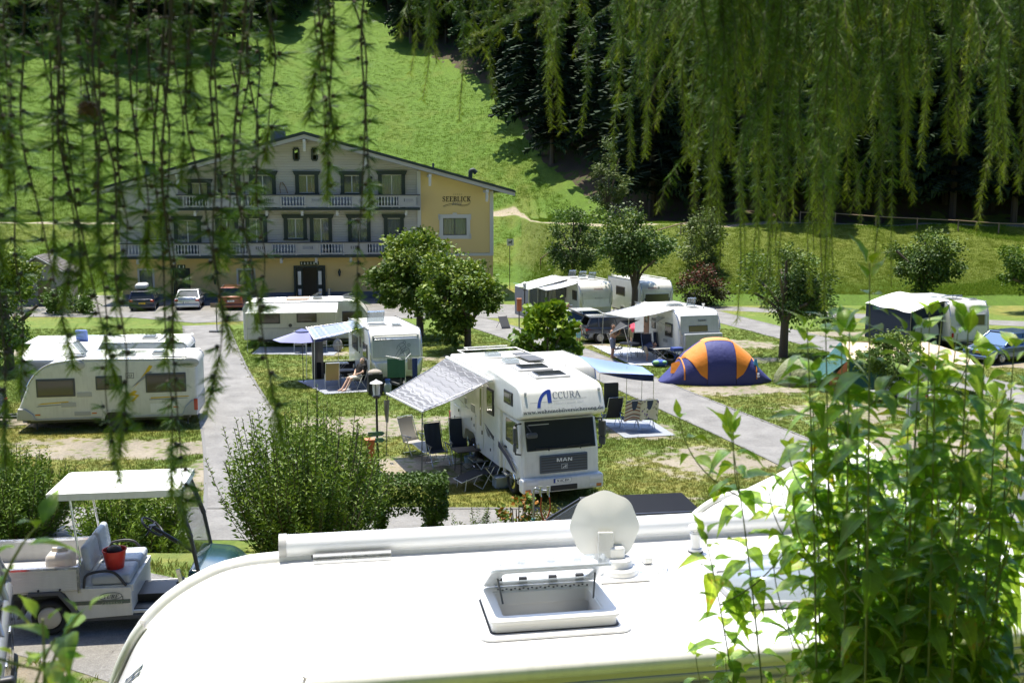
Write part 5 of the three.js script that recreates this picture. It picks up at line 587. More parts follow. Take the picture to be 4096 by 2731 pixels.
  sideWindow(t, 1, W, 2.05, 2.75, 2.6, 2.98); const dr = part(t, 'door', rbox(0.03, 1.95, 0.62, 0.04, -w2 - 0.004, 1.75, -0.15), M.white); part(dr, 'door_window', rbox(0.03, 1.15, 0.16, 0.03, -w2 - 0.012, 2.05, -0.05), mat([0.2, 0.22, 0.12], 0.08)); part(dr, 'handle', rbox(0.03, 0.12, 0.06, 0.01, -w2 - 0.025, 1.3, 0.1), M.black);
  for (const [z0, z1, y0, y1] of [[-2.9, -2.2, 0.95, 1.6], [-1.6, -0.6, 1.2, 1.75], [0.6, 1.1, 0.7, 1.3], [1.15, 1.5, 0.7, 1.4]]) part(t, 'locker_door', rbox(0.02, y1 - y0, z1 - z0, 0.03, -w2 - 0.003, (y0 + y1) / 2, (z0 + z1) / 2), M.white);
  part(t, 'locker_latch', [[-2.3, 1.5], [-0.95, 1.5], [-0.7, 1.35], [0.85, 0.95], [-2.75, 1.2]].map(([z, y]) => rbox(0.03, 0.09, 0.05, 0.01, -w2 - 0.014, y, z)), M.black); part(t, 'vent_grille', rbox(0.02, 0.24, 0.36, 0.02, -w2 - 0.008, 1.85, -0.85), M.plastic); part(t, 'utility_socket', rbox(0.03, 0.2, 0.16, 0.02, -w2 - 0.01, 1.95, -1.6), M.plastic);
  band(t, 'side_stripe', [[0.25, 1.62], [1.05, 1.42], [1.6, 1.34], [2.4, 1.12], [3.0, 0.78], [2.72, 0.8], [2.2, 1.02], [1.5, 1.2], [0.95, 1.32]], W, -1, navy); band(t, 'side_stripe', [[0.35, 1.52], [0.75, 1.38], [0.75, 1.2], [0.5, 1.35]], W, -1, g3); band(t, 'side_stripe', [[0.8, 1.32], [1.5, 1.05], [1.5, 0.72], [1.3, 0.78]], W, -1, g3); band(t, 'side_stripe', [[-3.2, 2.0], [-1.2, 1.75], [0.2, 1.6], [-1.2, 1.72]], W, -1, g3); band(t, 'side_stripe', [[0.3, 2.9], [1.2, 2.8], [1.9, 2.5], [1.1, 2.72]], W, -1, g3);
  const cdr = part(cab, 'cab_door', [rbox(0.02, 1.55, 1.25, 0.05, -1.122, 1.42, 2.35)], M.white); part(cdr, 'cab_window', side(ext(rpoly([[1.95, 1.5, 0.05], [1.95, 2.15, 0.05], [2.85, 2.15, 0.05], [2.95, 1.45, 0.05]], 4), 0.03)).translate(-1.13, 0, 0), M.glass); part(cdr, 'handle', rbox(0.03, 0.05, 0.16, 0.01, -1.15, 1.3, 1.95), M.black);
  for (const s of [-1, 1]) { const m = part(cab, 'mirror', [rbox(0.1, 0.46, 0.26, 0.05, s * 1.3, 1.9, 3.12, s * 20), rbox(0.1, 0.24, 0.24, 0.05, s * 1.3, 1.55, 3.12, s * 20)], M.darkgrey); part(m, 'mirror_arm', [rod([s * 1.08, 2.18, 3.05], [s * 1.28, 2.18, 3.12], 0.022), rod([s * 1.28, 2.2, 3.12], [s * 1.28, 1.35, 3.12], 0.022), rod([s * 1.08, 1.32, 3.1], [s * 1.28, 1.36, 3.12], 0.022)], M.black); part(cab, 'wheel_arch', side(ext(rpoly([[1.75, 0.55], [1.8, 1.02, 0.3], [2.8, 1.02, 0.3], [2.88, 0.58], [2.78, 0.58], [2.7, 0.93, 0.25], [1.9, 0.93, 0.25], [1.85, 0.55]], 5), 0.06)).translate(s * 1.12, 0, 0), M.white); wheel(t, s * 0.98, 0.41, 2.3, 0.41, 0.26, M.chrome); wheel(t, s * 0.98, 0.41, -1.25, 0.41, 0.3, M.chrome); }
  part(cab, 'front_mirror', [rbox(0.3, 0.14, 0.16, 0.05, -0.92, 1.92, 3.42), rod([-0.98, 2.15, 3.2], [-0.92, 1.98, 3.4], 0.02)], M.darkgrey); part(cab, 'cab_step', [box(0.1, 0.05, 0.4, -1.12, 0.5, 1.9), rbox(0.22, 0.12, 0.4, 0.03, -1.02, 0.5, 3.0)], M.plastic);
  // roof
  for (const [x, z, w, l, h0] of [[-0.05, 1.15, 0.95, 0.6, 3.33], [0.1, 2.1, 0.95, 0.6, 3.27]]) { const f = part(t, 'roof_window', rbox(w + 0.12, 0.08, l + 0.12, 0.04, x, h0 + 0.03, z, 0, 3), M.plastic); part(f, 'pane', rbox(w * 0.9, 0.05, l * 0.85, 0.03, x, h0 + 0.075, z, 0, 3), M.glass); }
  for (const [x, z] of [[-0.2, -1.9], [-0.1, -0.55]]) { const f = part(t, 'roof_hatch', rbox(0.5, 0.05, 0.5, 0.02, x, 3.25, z), M.plastic); part(f, 'dome', rbox(0.46, 0.14, 0.46, 0.06, x, 3.32, z, 0, 0, 0, 3), M.smoke); }
  part(t, 'roof_rail', [bars([[-1.0, 3.32, 0.2], [-1.0, 3.32, -3.1], [1.0, 3.32, -3.1], [1.0, 3.32, 0.2]], 0.02), bars([[-1.0, 3.32, -1.3], [1.0, 3.32, -1.3]], 0.018), bars([[-0.75, 3.38, -2.8], [-0.75, 3.38, -3.2], [0.75, 3.38, -3.2]], 0.018)], M.white); part(t, 'solar_panel', rbox(0.5, 0.04, 1.6, 0.02, 0.72, 3.3, -1.2), M.darkgrey); part(t, 'roof_vent_cap', [rbox(0.35, 0.07, 0.3, 0.03, 0.25, 3.29, 0.2)], M.white); part(t, 'antenna', [cyl(0.04, 0.03, 0.95, 3.3, 1.3), rod([0.95, 3.3, 1.3], [0.95, 3.75, 1.25], 0.008)], M.black);
  part(t, 'entry_step', [box(0.32, 0.04, 0.6, -1.38, 0.45, -0.1), box(0.3, 0.04, 0.6, -1.6, 0.25, -0.1)], M.alu); part(t, 'tail_light', rbox(0.06, 0.35, 0.1, 0.02, -1.21, 1.1, -3.34), M.red);
  prise(t, 'grey waved stripe awning sheltering the camping chairs', -1.32, 3.06, -3.35, 2.16, -3.25, 1.2, waveAwn, { tilt: 0.3, pole: M.darkgrey });
}
// ---------------------------------------------------------------- camping furniture
const cloths = { grey: mat([0.27, 0.26, 0.24], 0.85, { bumpMap: rep(T.weave, 12), bumpScale: 0.001 }), navy: mat([0.035, 0.05, 0.10], 0.85, { bumpMap: rep(T.weave, 12), bumpScale: 0.001 }), black: mat([0.03, 0.03, 0.033], 0.8, { bumpMap: rep(T.weave, 12), bumpScale: 0.001 }), tan: mat([0.38, 0.27, 0.12], 0.85), blue: mat([0.03, 0.09, 0.4], 0.7), towel: mat([0.05, 0.13, 0.09], 0.95, { bumpMap: rep(T.noise, 8), bumpScale: 0.006 }) };
function chair(label, [x, z, y = 0], turn, m, o = {}) { // folding recliner: local z = the way it faces
  const t = thing('folding_chair', label, 'chair', [x, y, z], turn, o.group), sh = o.seat || 0.42, bk = o.recline || 0.25, bh = o.bh || 0.75, W = 0.27;
  part(t, 'seat', cloth((u, v) => [mix(-W, W, u), sh - 0.03 * Math.sin(v * 3.14) + 0.04 * v, mix(-0.22, 0.26, v)], 4, 5, 0.02), m); part(t, 'backrest', cloth((u, v) => [mix(-W, W, u), sh + bh * v, -0.24 - bk * v - 0.03 * Math.sin(v * 3.14)], 4, 6, 0.02).translate(0, 0, 0), m);
  const fm = o.frame || M.alu; part(t, 'back_frame', bars([[-W - 0.02, sh - 0.05, -0.2], [-W - 0.02, sh + bh + 0.03, -0.26 - bk], [W + 0.02, sh + bh + 0.03, -0.26 - bk], [W + 0.02, sh - 0.05, -0.2]], 0.014), fm);
  for (const s of [-1, 1]) { part(t, 'leg', [rod([s * (W + 0.02), 0.0, 0.26], [s * (W + 0.02), sh + 0.2, -0.12], 0.013)], fm); part(t, 'leg', [rod([s * (W + 0.035), 0.0, -0.32], [s * (W + 0.035), sh + 0.2, 0.16], 0.013)], fm); part(t, 'armrest', rbox(0.06, 0.03, 0.46, 0.015, s * (W + 0.04), sh + 0.22, 0.0), o.arm || M.darkgrey); }
  part(t, 'stretcher', [rod([-W, 0.02, 0.27], [W, 0.02, 0.27], 0.012), rod([-W, 0.02, -0.32], [W, 0.02, -0.32], 0.012)], fm);
  if (o.leg) part(t, 'leg_rest', [cloth((u, v) => [mix(-W, W, u), sh + 0.05 - 0.1 * v - 0.1 * v * v, 0.28 + 0.6 * v], 4, 5, 0.02)], m), part(t, 'leg_rest_frame', [bars([[-W, sh + 0.02, 0.26], [-W, sh - 0.15, 0.9], [W, sh - 0.15, 0.9], [W, sh + 0.02, 0.26]], 0.013), bars([[-W, sh - 0.08, 0.75], [-W, 0, 0.8]], 0.012), bars([[W, sh - 0.08, 0.75], [W, 0, 0.8]], 0.012)], fm);
  return t;
}
function table(label, [x, z], turn, o) { const t = thing('camping_table', label, 'table', [x, 0, z], turn), { w = 1, d = 0.65, h = 0.72, m } = o; part(t, 'tabletop', o.round ? cyl(w / 2, 0.03, 0, h, 0, 'y', 24) : rbox(w, 0.035, d, 0.015, 0, h, 0), m); for (const sx of [-1, 1]) for (const sz of [-1, 1]) part(t, 'leg', rod([sx * w * (o.cross ? 0.42 : 0.38), 0, sz * d * 0.42], [(o.cross ? -sx : sx) * w * 0.36, h - 0.02, sz * d * 0.38], 0.014), o.leg || M.black); if (o.cross) part(t, 'brace', [rod([-w * 0.3, 0.2, d * 0.4], [w * 0.3, 0.2, d * 0.4], 0.01), rod([-w * 0.3, 0.2, -d * 0.4], [w * 0.3, 0.2, -d * 0.4], 0.01)], o.leg || M.black); return t; }
const L1 = lx => lx; // motorhome pitch
chair('grey sun lounger with curved leg rest under the waved awning', [-3.15, -32.4], 40, cloths.grey, { leg: 1, frame: M.steel, bh: 0.72, recline: 0.32 });
chair('navy folding chair with dark towel hung over its back', [-2.3, -31.1], 28, cloths.navy, { bh: 0.82 }); lone('dark_towel', 'dark blue towel hanging over the navy folding chair', 'towel', cloth((u, v) => [mix(-0.24, 0.2, u), 1.24 - 0.02 - 0.62 * v, -0.44 + 0.11 * v + 0.02 * Math.sin(u * 14)], 8, 6, 0.02), cloths.navy, [-2.3, 0.03, -31.07], 28);
chair('tall dark mesh folding chair beside the motorhome step', [-1.62, -31.5], 15, cloths.navy, { bh: 0.88, recline: 0.2 });
table('dark slatted camping table with a steel pot on it', [-1.3, -30.3], 24, { w: 0.98, d: 0.62, h: 0.7, m: mat([0.07, 0.055, 0.045], 0.6, { bumpMap: rep(T.noise, 1, 14), bumpScale: 0.004 }) });
{ const p = thing('coffee_pot', 'small steel coffee pot standing on the dark camping table', 'pot', [-1.0, 0.72, -30.3], 10); part(p, 'pot', lathe([[0, 0], [0.085, 0], [0.09, 0.03], [0.075, 0.14], [0.08, 0.15], [0, 0.17]]), M.steel); part(p, 'handle', tube([[-0.08, 0.13, 0], [-0.15, 0.11, 0], [-0.14, 0.05, 0], [-0.085, 0.03, 0]], 0.01), M.black); }
chair('black recliner facing away from the motorhome wheel', [-0.75, -28.75], -62, cloths.black, { leg: 1, frame: M.white, recline: 0.36, bh: 0.8 });
{ const t = thing('plastic_crate', 'clear plastic storage crate beside the motorhome front wheel', 'crate', [-0.27, 0, -28.65], 20); part(t, 'box', [box(0.5, 0.02, 0.36, 0, 0.02, 0), box(0.5, 0.3, 0.015, 0, 0.16, 0.18), box(0.5, 0.3, 0.015, 0, 0.16, -0.18), box(0.015, 0.3, 0.36, 0.25, 0.16, 0), box(0.015, 0.3, 0.36, -0.25, 0.16, 0)], mat([0.8, 0.84, 0.86], 0.3, { transmission: 0.55, thickness: 0 })); part(t, 'lid', rbox(0.54, 0.03, 0.4, 0.01, 0, 0.32, 0), mat([0.75, 0.78, 0.8], 0.4)); }
lone('blue_bucket', 'grey blue bucket with red rim under the dark table', 'bucket', lathe([[0, 0], [0.12, 0], [0.15, 0.26], [0.16, 0.27], [0.14, 0.26], [0.11, 0.02]]), mat([0.3, 0.4, 0.5], 0.5), [-1.35, 0, -31.1]);
lone('hanging_cloth', 'dark grey cloth hanging from the awning guy line', 'towel', cloth((u, v) => [mix(-0.08, 0.1, u) * (1 - 0.5 * v), 1.6 - 0.7 * v, 0.03 * Math.sin(u * 6 + v * 4)], 5, 7, 0.015), cloths.grey, [-3.95, 0.35, -31.6]);
// lamp posts
function lamppost(label, [x, z], o = {}) { const t = thing('lamp_post', label, 'lamp post', [x, land(x, z), z]), h = o.h || 2.5; part(t, 'post', [cyl(0.05, 0.7, 0, 0.35, 0), cyl(0.035, h - 0.4, 0, h / 2 + 0.1, 0), cyl(0.09, 0.06, 0, h - 0.06, 0, 'y', 12, 0.14)], M.black); part(t, 'lantern_glass', cyl(0.105, 0.34, 0, h + 0.18, 0, 'y', 12, 0.12), mat([0.8, 0.8, 0.77], 0.4, { transmission: 0.3, thickness: 0 })); part(t, 'lantern_cage', Array.from({ length: 4 }, (_, k) => rod([Math.cos(k * 1.57) * 0.14, h - 0.02, Math.sin(k * 1.57) * 0.14], [Math.cos(k * 1.57) * 0.16, h + 0.36, Math.sin(k * 1.57) * 0.16], 0.012)), M.black); part(t, 'lantern_cap', lathe([[0.2, 0], [0.18, 0.03], [0.05, 0.09], [0, 0.13]], 0, h + 0.36, 0), M.plastic); return t; }
lamppost('black lantern post with green arrow signs beside the awning pole', [-4.1, -30.4], { h: 2.35 }); lamppost('lantern post beside the orange box near the bank', [0.8, -64.3]); lamppost('lantern post at the road bend beside the round badge caravan', [20.6, -67.0], { h: 2.9 });
{ const t = thing('direction_sign', 'two small green arrow signs on the lantern post', 'sign', [-4.15, 1.05, -30.35], 20); for (const [y, s] of [[0.12, 'SANITÄR'], [-0.08, 'CAMPING']]) { const p = part(t, 'arrow_board', ext([[-0.24, -0.07], [0.2, -0.07], [0.28, 0], [0.2, 0.07], [-0.24, 0.07]], 0.02).translate(0, y, 0.06), mat([0.06, 0.2, 0.13], 0.5)); } }
for (const [lab, x, z, h] of [['orange red hydrant box on a post by the wild bush', -4.25, -29.8, 1.1], ['orange letter box board on the lantern post near the bank', 0.45, -64.2, 1.25]]) { const t = thing('supply_box', lab, 'box', [x, 0, z], 12); part(t, 'post', rod([0, 0, 0], [0, h, 0], 0.04), M.darkgrey); part(t, 'cabinet', rbox(0.28, h > 1.2 ? 0.75 : 0.95, 0.22, 0.02, 0, h > 1.2 ? 1.5 : 0.62, 0), mat([0.5, 0.13, 0.045], 0.5)); part(t, 'cap', rbox(0.32, 0.04, 0.26, 0.01, 0, h > 1.2 ? 1.9 : 1.12, 0), mat([0.55, 0.2, 0.09], 0.5)); }
{ const t = thing('water_tap', 'standing water pipe with two taps and orange hose loop', 'tap', [0.5, 0, -23.0]); part(t, 'standpipe', [cyl(0.028, 1.5, 0, 0.75, 0), tube([[0, 1.48, 0], [0.03, 1.6, 0], [0.14, 1.56, 0], [0.3, 1.54, 0]], 0.022)], M.steel); for (const x of [0.16, 0.34]) { const k = part(t, 'tap', [cyl(0.03, 0.12, x, 1.5, 0), rod([x, 1.5, 0], [x + 0.02, 1.4, 0.03], 0.018), cyl(0.025, 0.06, x, 1.6, 0)], M.steel); part(k, 'handle', box(0.1, 0.015, 0.02, x, 1.64, 0), M.steel); } part(t, 'hose', tube([[0.18, 1.4, 0.03], [0.17, 1.1, 0.04], [0.26, 0.82, 0.05], [0.38, 1.1, 0.04], [0.37, 1.4, 0.03]], 0.017, 6, 24), mat([0.55, 0.09, 0.02], 0.5)); part(t, 'clip', cyl(0.045, 0.05, 0, 0.85, 0), mat([0.05, 0.25, 0.2], 0.5)); }
// caravan with airer: pitch furniture
{
  const carpet = mat([0.26, 0.28, 0.32], 0.95, { bumpMap: rep(T.noise, 4), bumpScale: 0.01 });
  const rug = (lab, pts, y, m = carpet) => { const o = lone('groundsheet', lab, 'carpet', ext(pts.map(p => [p[0], -p[1]]), 0.02).rotateX(-Math.PI / 2).translate(0, y + 0.01, 0), m); return o; };
  rug('grey blue groundsheet under the reclining camper', RUGS[0], 0.006); rug('light grey groundsheet under the tables behind the tent', RUGS[1], 0.02, mat([0.45, 0.47, 0.5], 0.95)); rug('dark groundsheet under the blanket covered chairs', RUGS[2], 0.006); rug('grey groundsheet below the long caravan awning', RUGS[3], 0.006);
  const par = thing('parasol', 'purple blue parasol beside the blue striped awning', 'parasol', [-9.4, 0, -45.4], 10), pm = mat([0.18, 0.19, 0.42], 0.85, { side: THREE.DoubleSide, transmission: 0.3, thickness: 0 }); part(par, 'pole', rod([0, 0, 0], [0, 2.38, 0], 0.02), M.darkgrey); const cn = new THREE.ConeGeometry(1.3, 0.42, 8, 3, true); part(par, 'canopy', cn.translate(0, 2.17, 0), pm); part(par, 'vent_cap', new THREE.ConeGeometry(0.32, 0.12, 8, 1, true).translate(0, 2.39, 0), mat([0.1, 0.12, 0.25], 0.85, { side: THREE.DoubleSide })); for (let k = 0; k < 8; k++) { const a = (k + 0.0) / 8 * 6.283; part(par, 'rib', rod([0, 2.3, 0], [Math.sin(a) * 1.28, 1.96, Math.cos(a) * 1.28], 0.008), M.darkgrey); }
  chair('tan high back folding chair with its back to the camera', [-7.85, -43.9], 195, cloths.tan, { bh: 0.75, frame: M.white }); chair('black recliner holding the woman in the dark top', [-6.75, -43.7], -42, cloths.black, { bh: 0.78, recline: 0.3, frame: M.white });
  table('grey camping table beside the reclining woman', [-7.25, -44.7], 18, { w: 1.1, d: 0.6, h: 0.68, m: mat([0.22, 0.23, 0.25], 0.5), leg: M.darkgrey }); table('white folding table behind the tan chair', [-7.9, -45.8], 18, { w: 0.95, d: 0.5, h: 0.8, m: mat([0.75, 0.75, 0.75], 0.4), leg: M.alu, cross: 1 });
  for (const [x, z, lab] of [[-7.0, -44.7, 'steel flask standing on the grey camping table'], [-6.88, -44.8, 'second smaller steel cup beside the flask']]) lone('flask', lab, 'flask', lathe([[0, 0], [0.04, 0], [0.045, 0.18], [0.03, 0.22], [0.025, 0.26], [0, 0.27]]), M.steel, [x, 0.7, z]);
  const bbq = thing('covered_grill', 'black covered grill standing at the caravan nose', 'grill', [-5.8, 0, -42.6], 18); part(bbq, 'cover', [rbox(0.62, 0.85, 0.5, 0.06, 0, 0.5, 0, 0, 0, 0, 3)], mat([0.02, 0.02, 0.022], 0.75, { bumpMap: rep(T.noise, 3), bumpScale: 0.02 })); part(bbq, 'lid_cover', new THREE.SphereGeometry(0.3, 14, 8).scale(1.05, 0.5, 0.85).translate(0, 0.92, 0), mat([0.3, 0.27, 0.23], 0.85)); part(bbq, 'leg', [rod([-0.26, 0.1, 0.2], [-0.26, 0, 0.2], 0.02), rod([0.26, 0.1, 0.2], [0.26, 0, 0.2], 0.02)], M.black);
  const gas = thing('gas_bottle', 'grey gas bottle with blue cap beside the covered grill', 'gas bottle', [-5.25, 0, -42.5]); part(gas, 'bottle', lathe([[0, 0.02], [0.15, 0.02], [0.155, 0.1], [0.155, 0.42], [0.1, 0.5], [0.05, 0.52]]), mat([0.4, 0.43, 0.42], 0.45)); part(gas, 'collar', lathe([[0.09, 0.5], [0.11, 0.66], [0.1, 0.66], [0.08, 0.5]]), mat([0.08, 0.15, 0.5], 0.5));
  const air = thing('clothes_airer', 'rotary clothes airer in front of the caravan nose', 'airer', [-4.5, 0, -42.55], 18); part(air, 'mast', rod([0, 0, 0], [0, 1.75, 0], 0.02), M.white); for (let k = 0; k < 4; k++) { const a = k * 1.571 + 0.5; part(air, 'arm', rod([0, 1.5, 0], [Math.cos(a) * 0.85, 1.62, Math.sin(a) * 0.85], 0.01), M.white); } for (const q of [0.45, 0.65, 0.85]) part(air, 'line', bars([0, 1, 2, 3, 4].map(k => { const a = k * 1.571 + 0.5; return [Math.cos(a) * q, 1.5 + 0.12 * q / 0.85, Math.sin(a) * q]; }), 0.003, 3), M.plastic);
  const hang = (lab, x, z, w, h, m, y = 1.58) => lone('hanging_towel', lab, 'towel', cloth((u, v) => [mix(-w / 2, w / 2, u), y - h * v, 0.025 * Math.sin(u * 7 + v * 2)], 8, 6, 0.012), m, [x, 0, z], 14); hang('dark green bath towel hanging on the airer', -4.85, -42.25, 0.75, 0.8, cloths.towel); hang('blue trousers hanging on the airer', -4.08, -42.35, 0.22, 0.8, mat([0.04, 0.06, 0.2], 0.9)); hang('beige shirt hanging between towel and blue trousers', -4.3, -42.45, 0.2, 0.5, mat([0.45, 0.38, 0.28], 0.9));
  const wb = thing('windbreak', 'grey windbreak panels behind the camping table', 'windbreak', [-8.1, 0, -46.6], 18), gm = mat([0.2, 0.19, 0.185], 0.9, { side: THREE.DoubleSide }); for (const [x, w] of [[-1.1, 0.5], [0.9, 0.75]]) part(wb, 'panel', cloth((u, v) => [x + mix(0, w, u), 2.2 - 2.2 * v, 0.04 * Math.sin(u * 8)], 6, 4), gm); part(wb, 'base_panel', cloth((u, v) => [mix(-1.1, 0.9, u), 0.75 - 0.75 * v, 0], 8, 3), mat([0.03, 0.03, 0.035], 0.85)); part(wb, 'pole', [bars([[-1.1, 0, 0], [-1.1, 2.2, 0], [1.65, 2.2, 0], [1.65, 0, 0]], 0.014), bars([[-0.6, 0.8, 0], [0.9, 0.8, 0]], 0.012), bars([[-0.6, 1.5, 0], [0.9, 1.5, 0]], 0.012), bars([[0.1, 0.75, 0], [0.1, 2.2, 0]], 0.012)], M.white);
  for (const [x, z, lab] of [[-11.4, -54.4, 'grey folding chair below the white checked awning'], [-10.3, -54.6, 'folding chair beside the table under the checked awning']]) chair(lab, [x, z], 190, cloths.grey, { frame: M.white }); table('white framed camping table under the checked awning', [-10.9, -54.9], 8, { w: 1.2, m: M.offwhite, leg: M.white }); lone('grey_bag', 'grey rucksack leaning below the checked awning', 'bag', new THREE.SphereGeometry(0.3, 12, 9).scale(0.9, 1.2, 0.7).translate(0, 0.34, 0), cloths.grey, [-9.4, 0, -54.6]);
}
// pitch behind the tent
table('round dark bistro table under the striped awning', [6.1, -52.7], 0, { round: 1, w: 1.05, d: 0.8, m: M.darkgrey }); table('white folding table with crossed legs under the striped awning', [7.5, -51.0], 17, { w: 1.0, d: 0.6, m: M.offwhite, leg: M.alu, cross: 1 });
chair('black mesh chair left of the round bistro table', [5.5, -52.9], 80, cloths.black); chair('black mesh chair behind the round bistro table', [6.6, -54.0], 190, cloths.black); chair('navy slatted chair behind the white folding table', [7.1, -52.2], 15, cloths.navy, { bh: 0.8 }); chair('navy slatted chair close to the caravan wall', [7.75, -52.6], 10, cloths.navy, { bh: 0.85 });
lone('grey_waste_bin', 'grey plastic waste bin against the caravan wall', 'bin', [rbox(0.45, 0.8, 0.45, 0.05, 0, 0.4, 0), rbox(0.5, 0.07, 0.5, 0.03, 0, 0.84, 0)], M.plastic, [8.0, 0, -53.7], 17); lone('blue_stool', 'black folding stand with a blue basin on top', 'stand', [rbox(0.55, 0.18, 0.42, 0.04, 0, 0.82, 0), rod([-0.22, 0, 0.18], [0.22, 0.75, 0.18], 0.015), rod([0.22, 0, 0.18], [-0.22, 0.75, 0.18], 0.015), rod([-0.22, 0, -0.18], [0.22, 0.75, -0.18], 0.015), rod([0.22, 0, -0.18], [-0.22, 0.75, -0.18], 0.015)], mat([0.03, 0.06, 0.25], 0.5), [8.15, 0, -50.0], 17); lone('dark_basket', 'dark wicker basket beside the folding stand', 'basket', lathe([[0, 0], [0.24, 0], [0.3, 0.3], [0.27, 0.3], [0.2, 0.05]]), M.black, [7.75, 0, -50.0]);
{ const t = thing('beach_bag', 'blue beach bag with green and white pattern on the groundsheet', 'bag', [7.25, 0, -49.6]); part(t, 'bag', new THREE.SphereGeometry(0.3, 14, 10).scale(1.3, 0.62, 0.7).translate(0, 0.19, 0), cloths.blue); part(t, 'panel', [new THREE.SphereGeometry(0.2, 10, 8).scale(0.9, 0.5, 0.8).translate(-0.18, 0.24, 0.1), new THREE.SphereGeometry(0.14, 10, 8).scale(0.9, 0.5, 0.8).translate(0.22, 0.26, 0.12)], mat([0.2, 0.4, 0.2], 0.7)); part(t, 'handle', tube([[-0.15, 0.33, 0], [0, 0.45, 0], [0.15, 0.33, 0]], 0.015), M.lamp); }
{ const t = thing('sun_umbrella', 'tilted black umbrella beside the shirtless man', 'umbrella', [5.75, 0, -51.9], 0); const rot = g => g.rotateZ(26 * D).rotateX(-10 * D).translate(-0.1, 1.85, 0.1); part(t, 'canopy', rot(new THREE.ConeGeometry(0.85, 0.36, 10, 2, true)), mat([0.03, 0.032, 0.035], 0.8, { side: THREE.DoubleSide })); part(t, 'trim', rot(new THREE.TorusGeometry(0.85, 0.015, 5, 20).rotateX(1.571).translate(0, -0.18, 0)), M.plastic); part(t, 'pole', rod([0.42, 0, 0.1], [-0.1, 1.85, 0.1], 0.018), M.alu); }
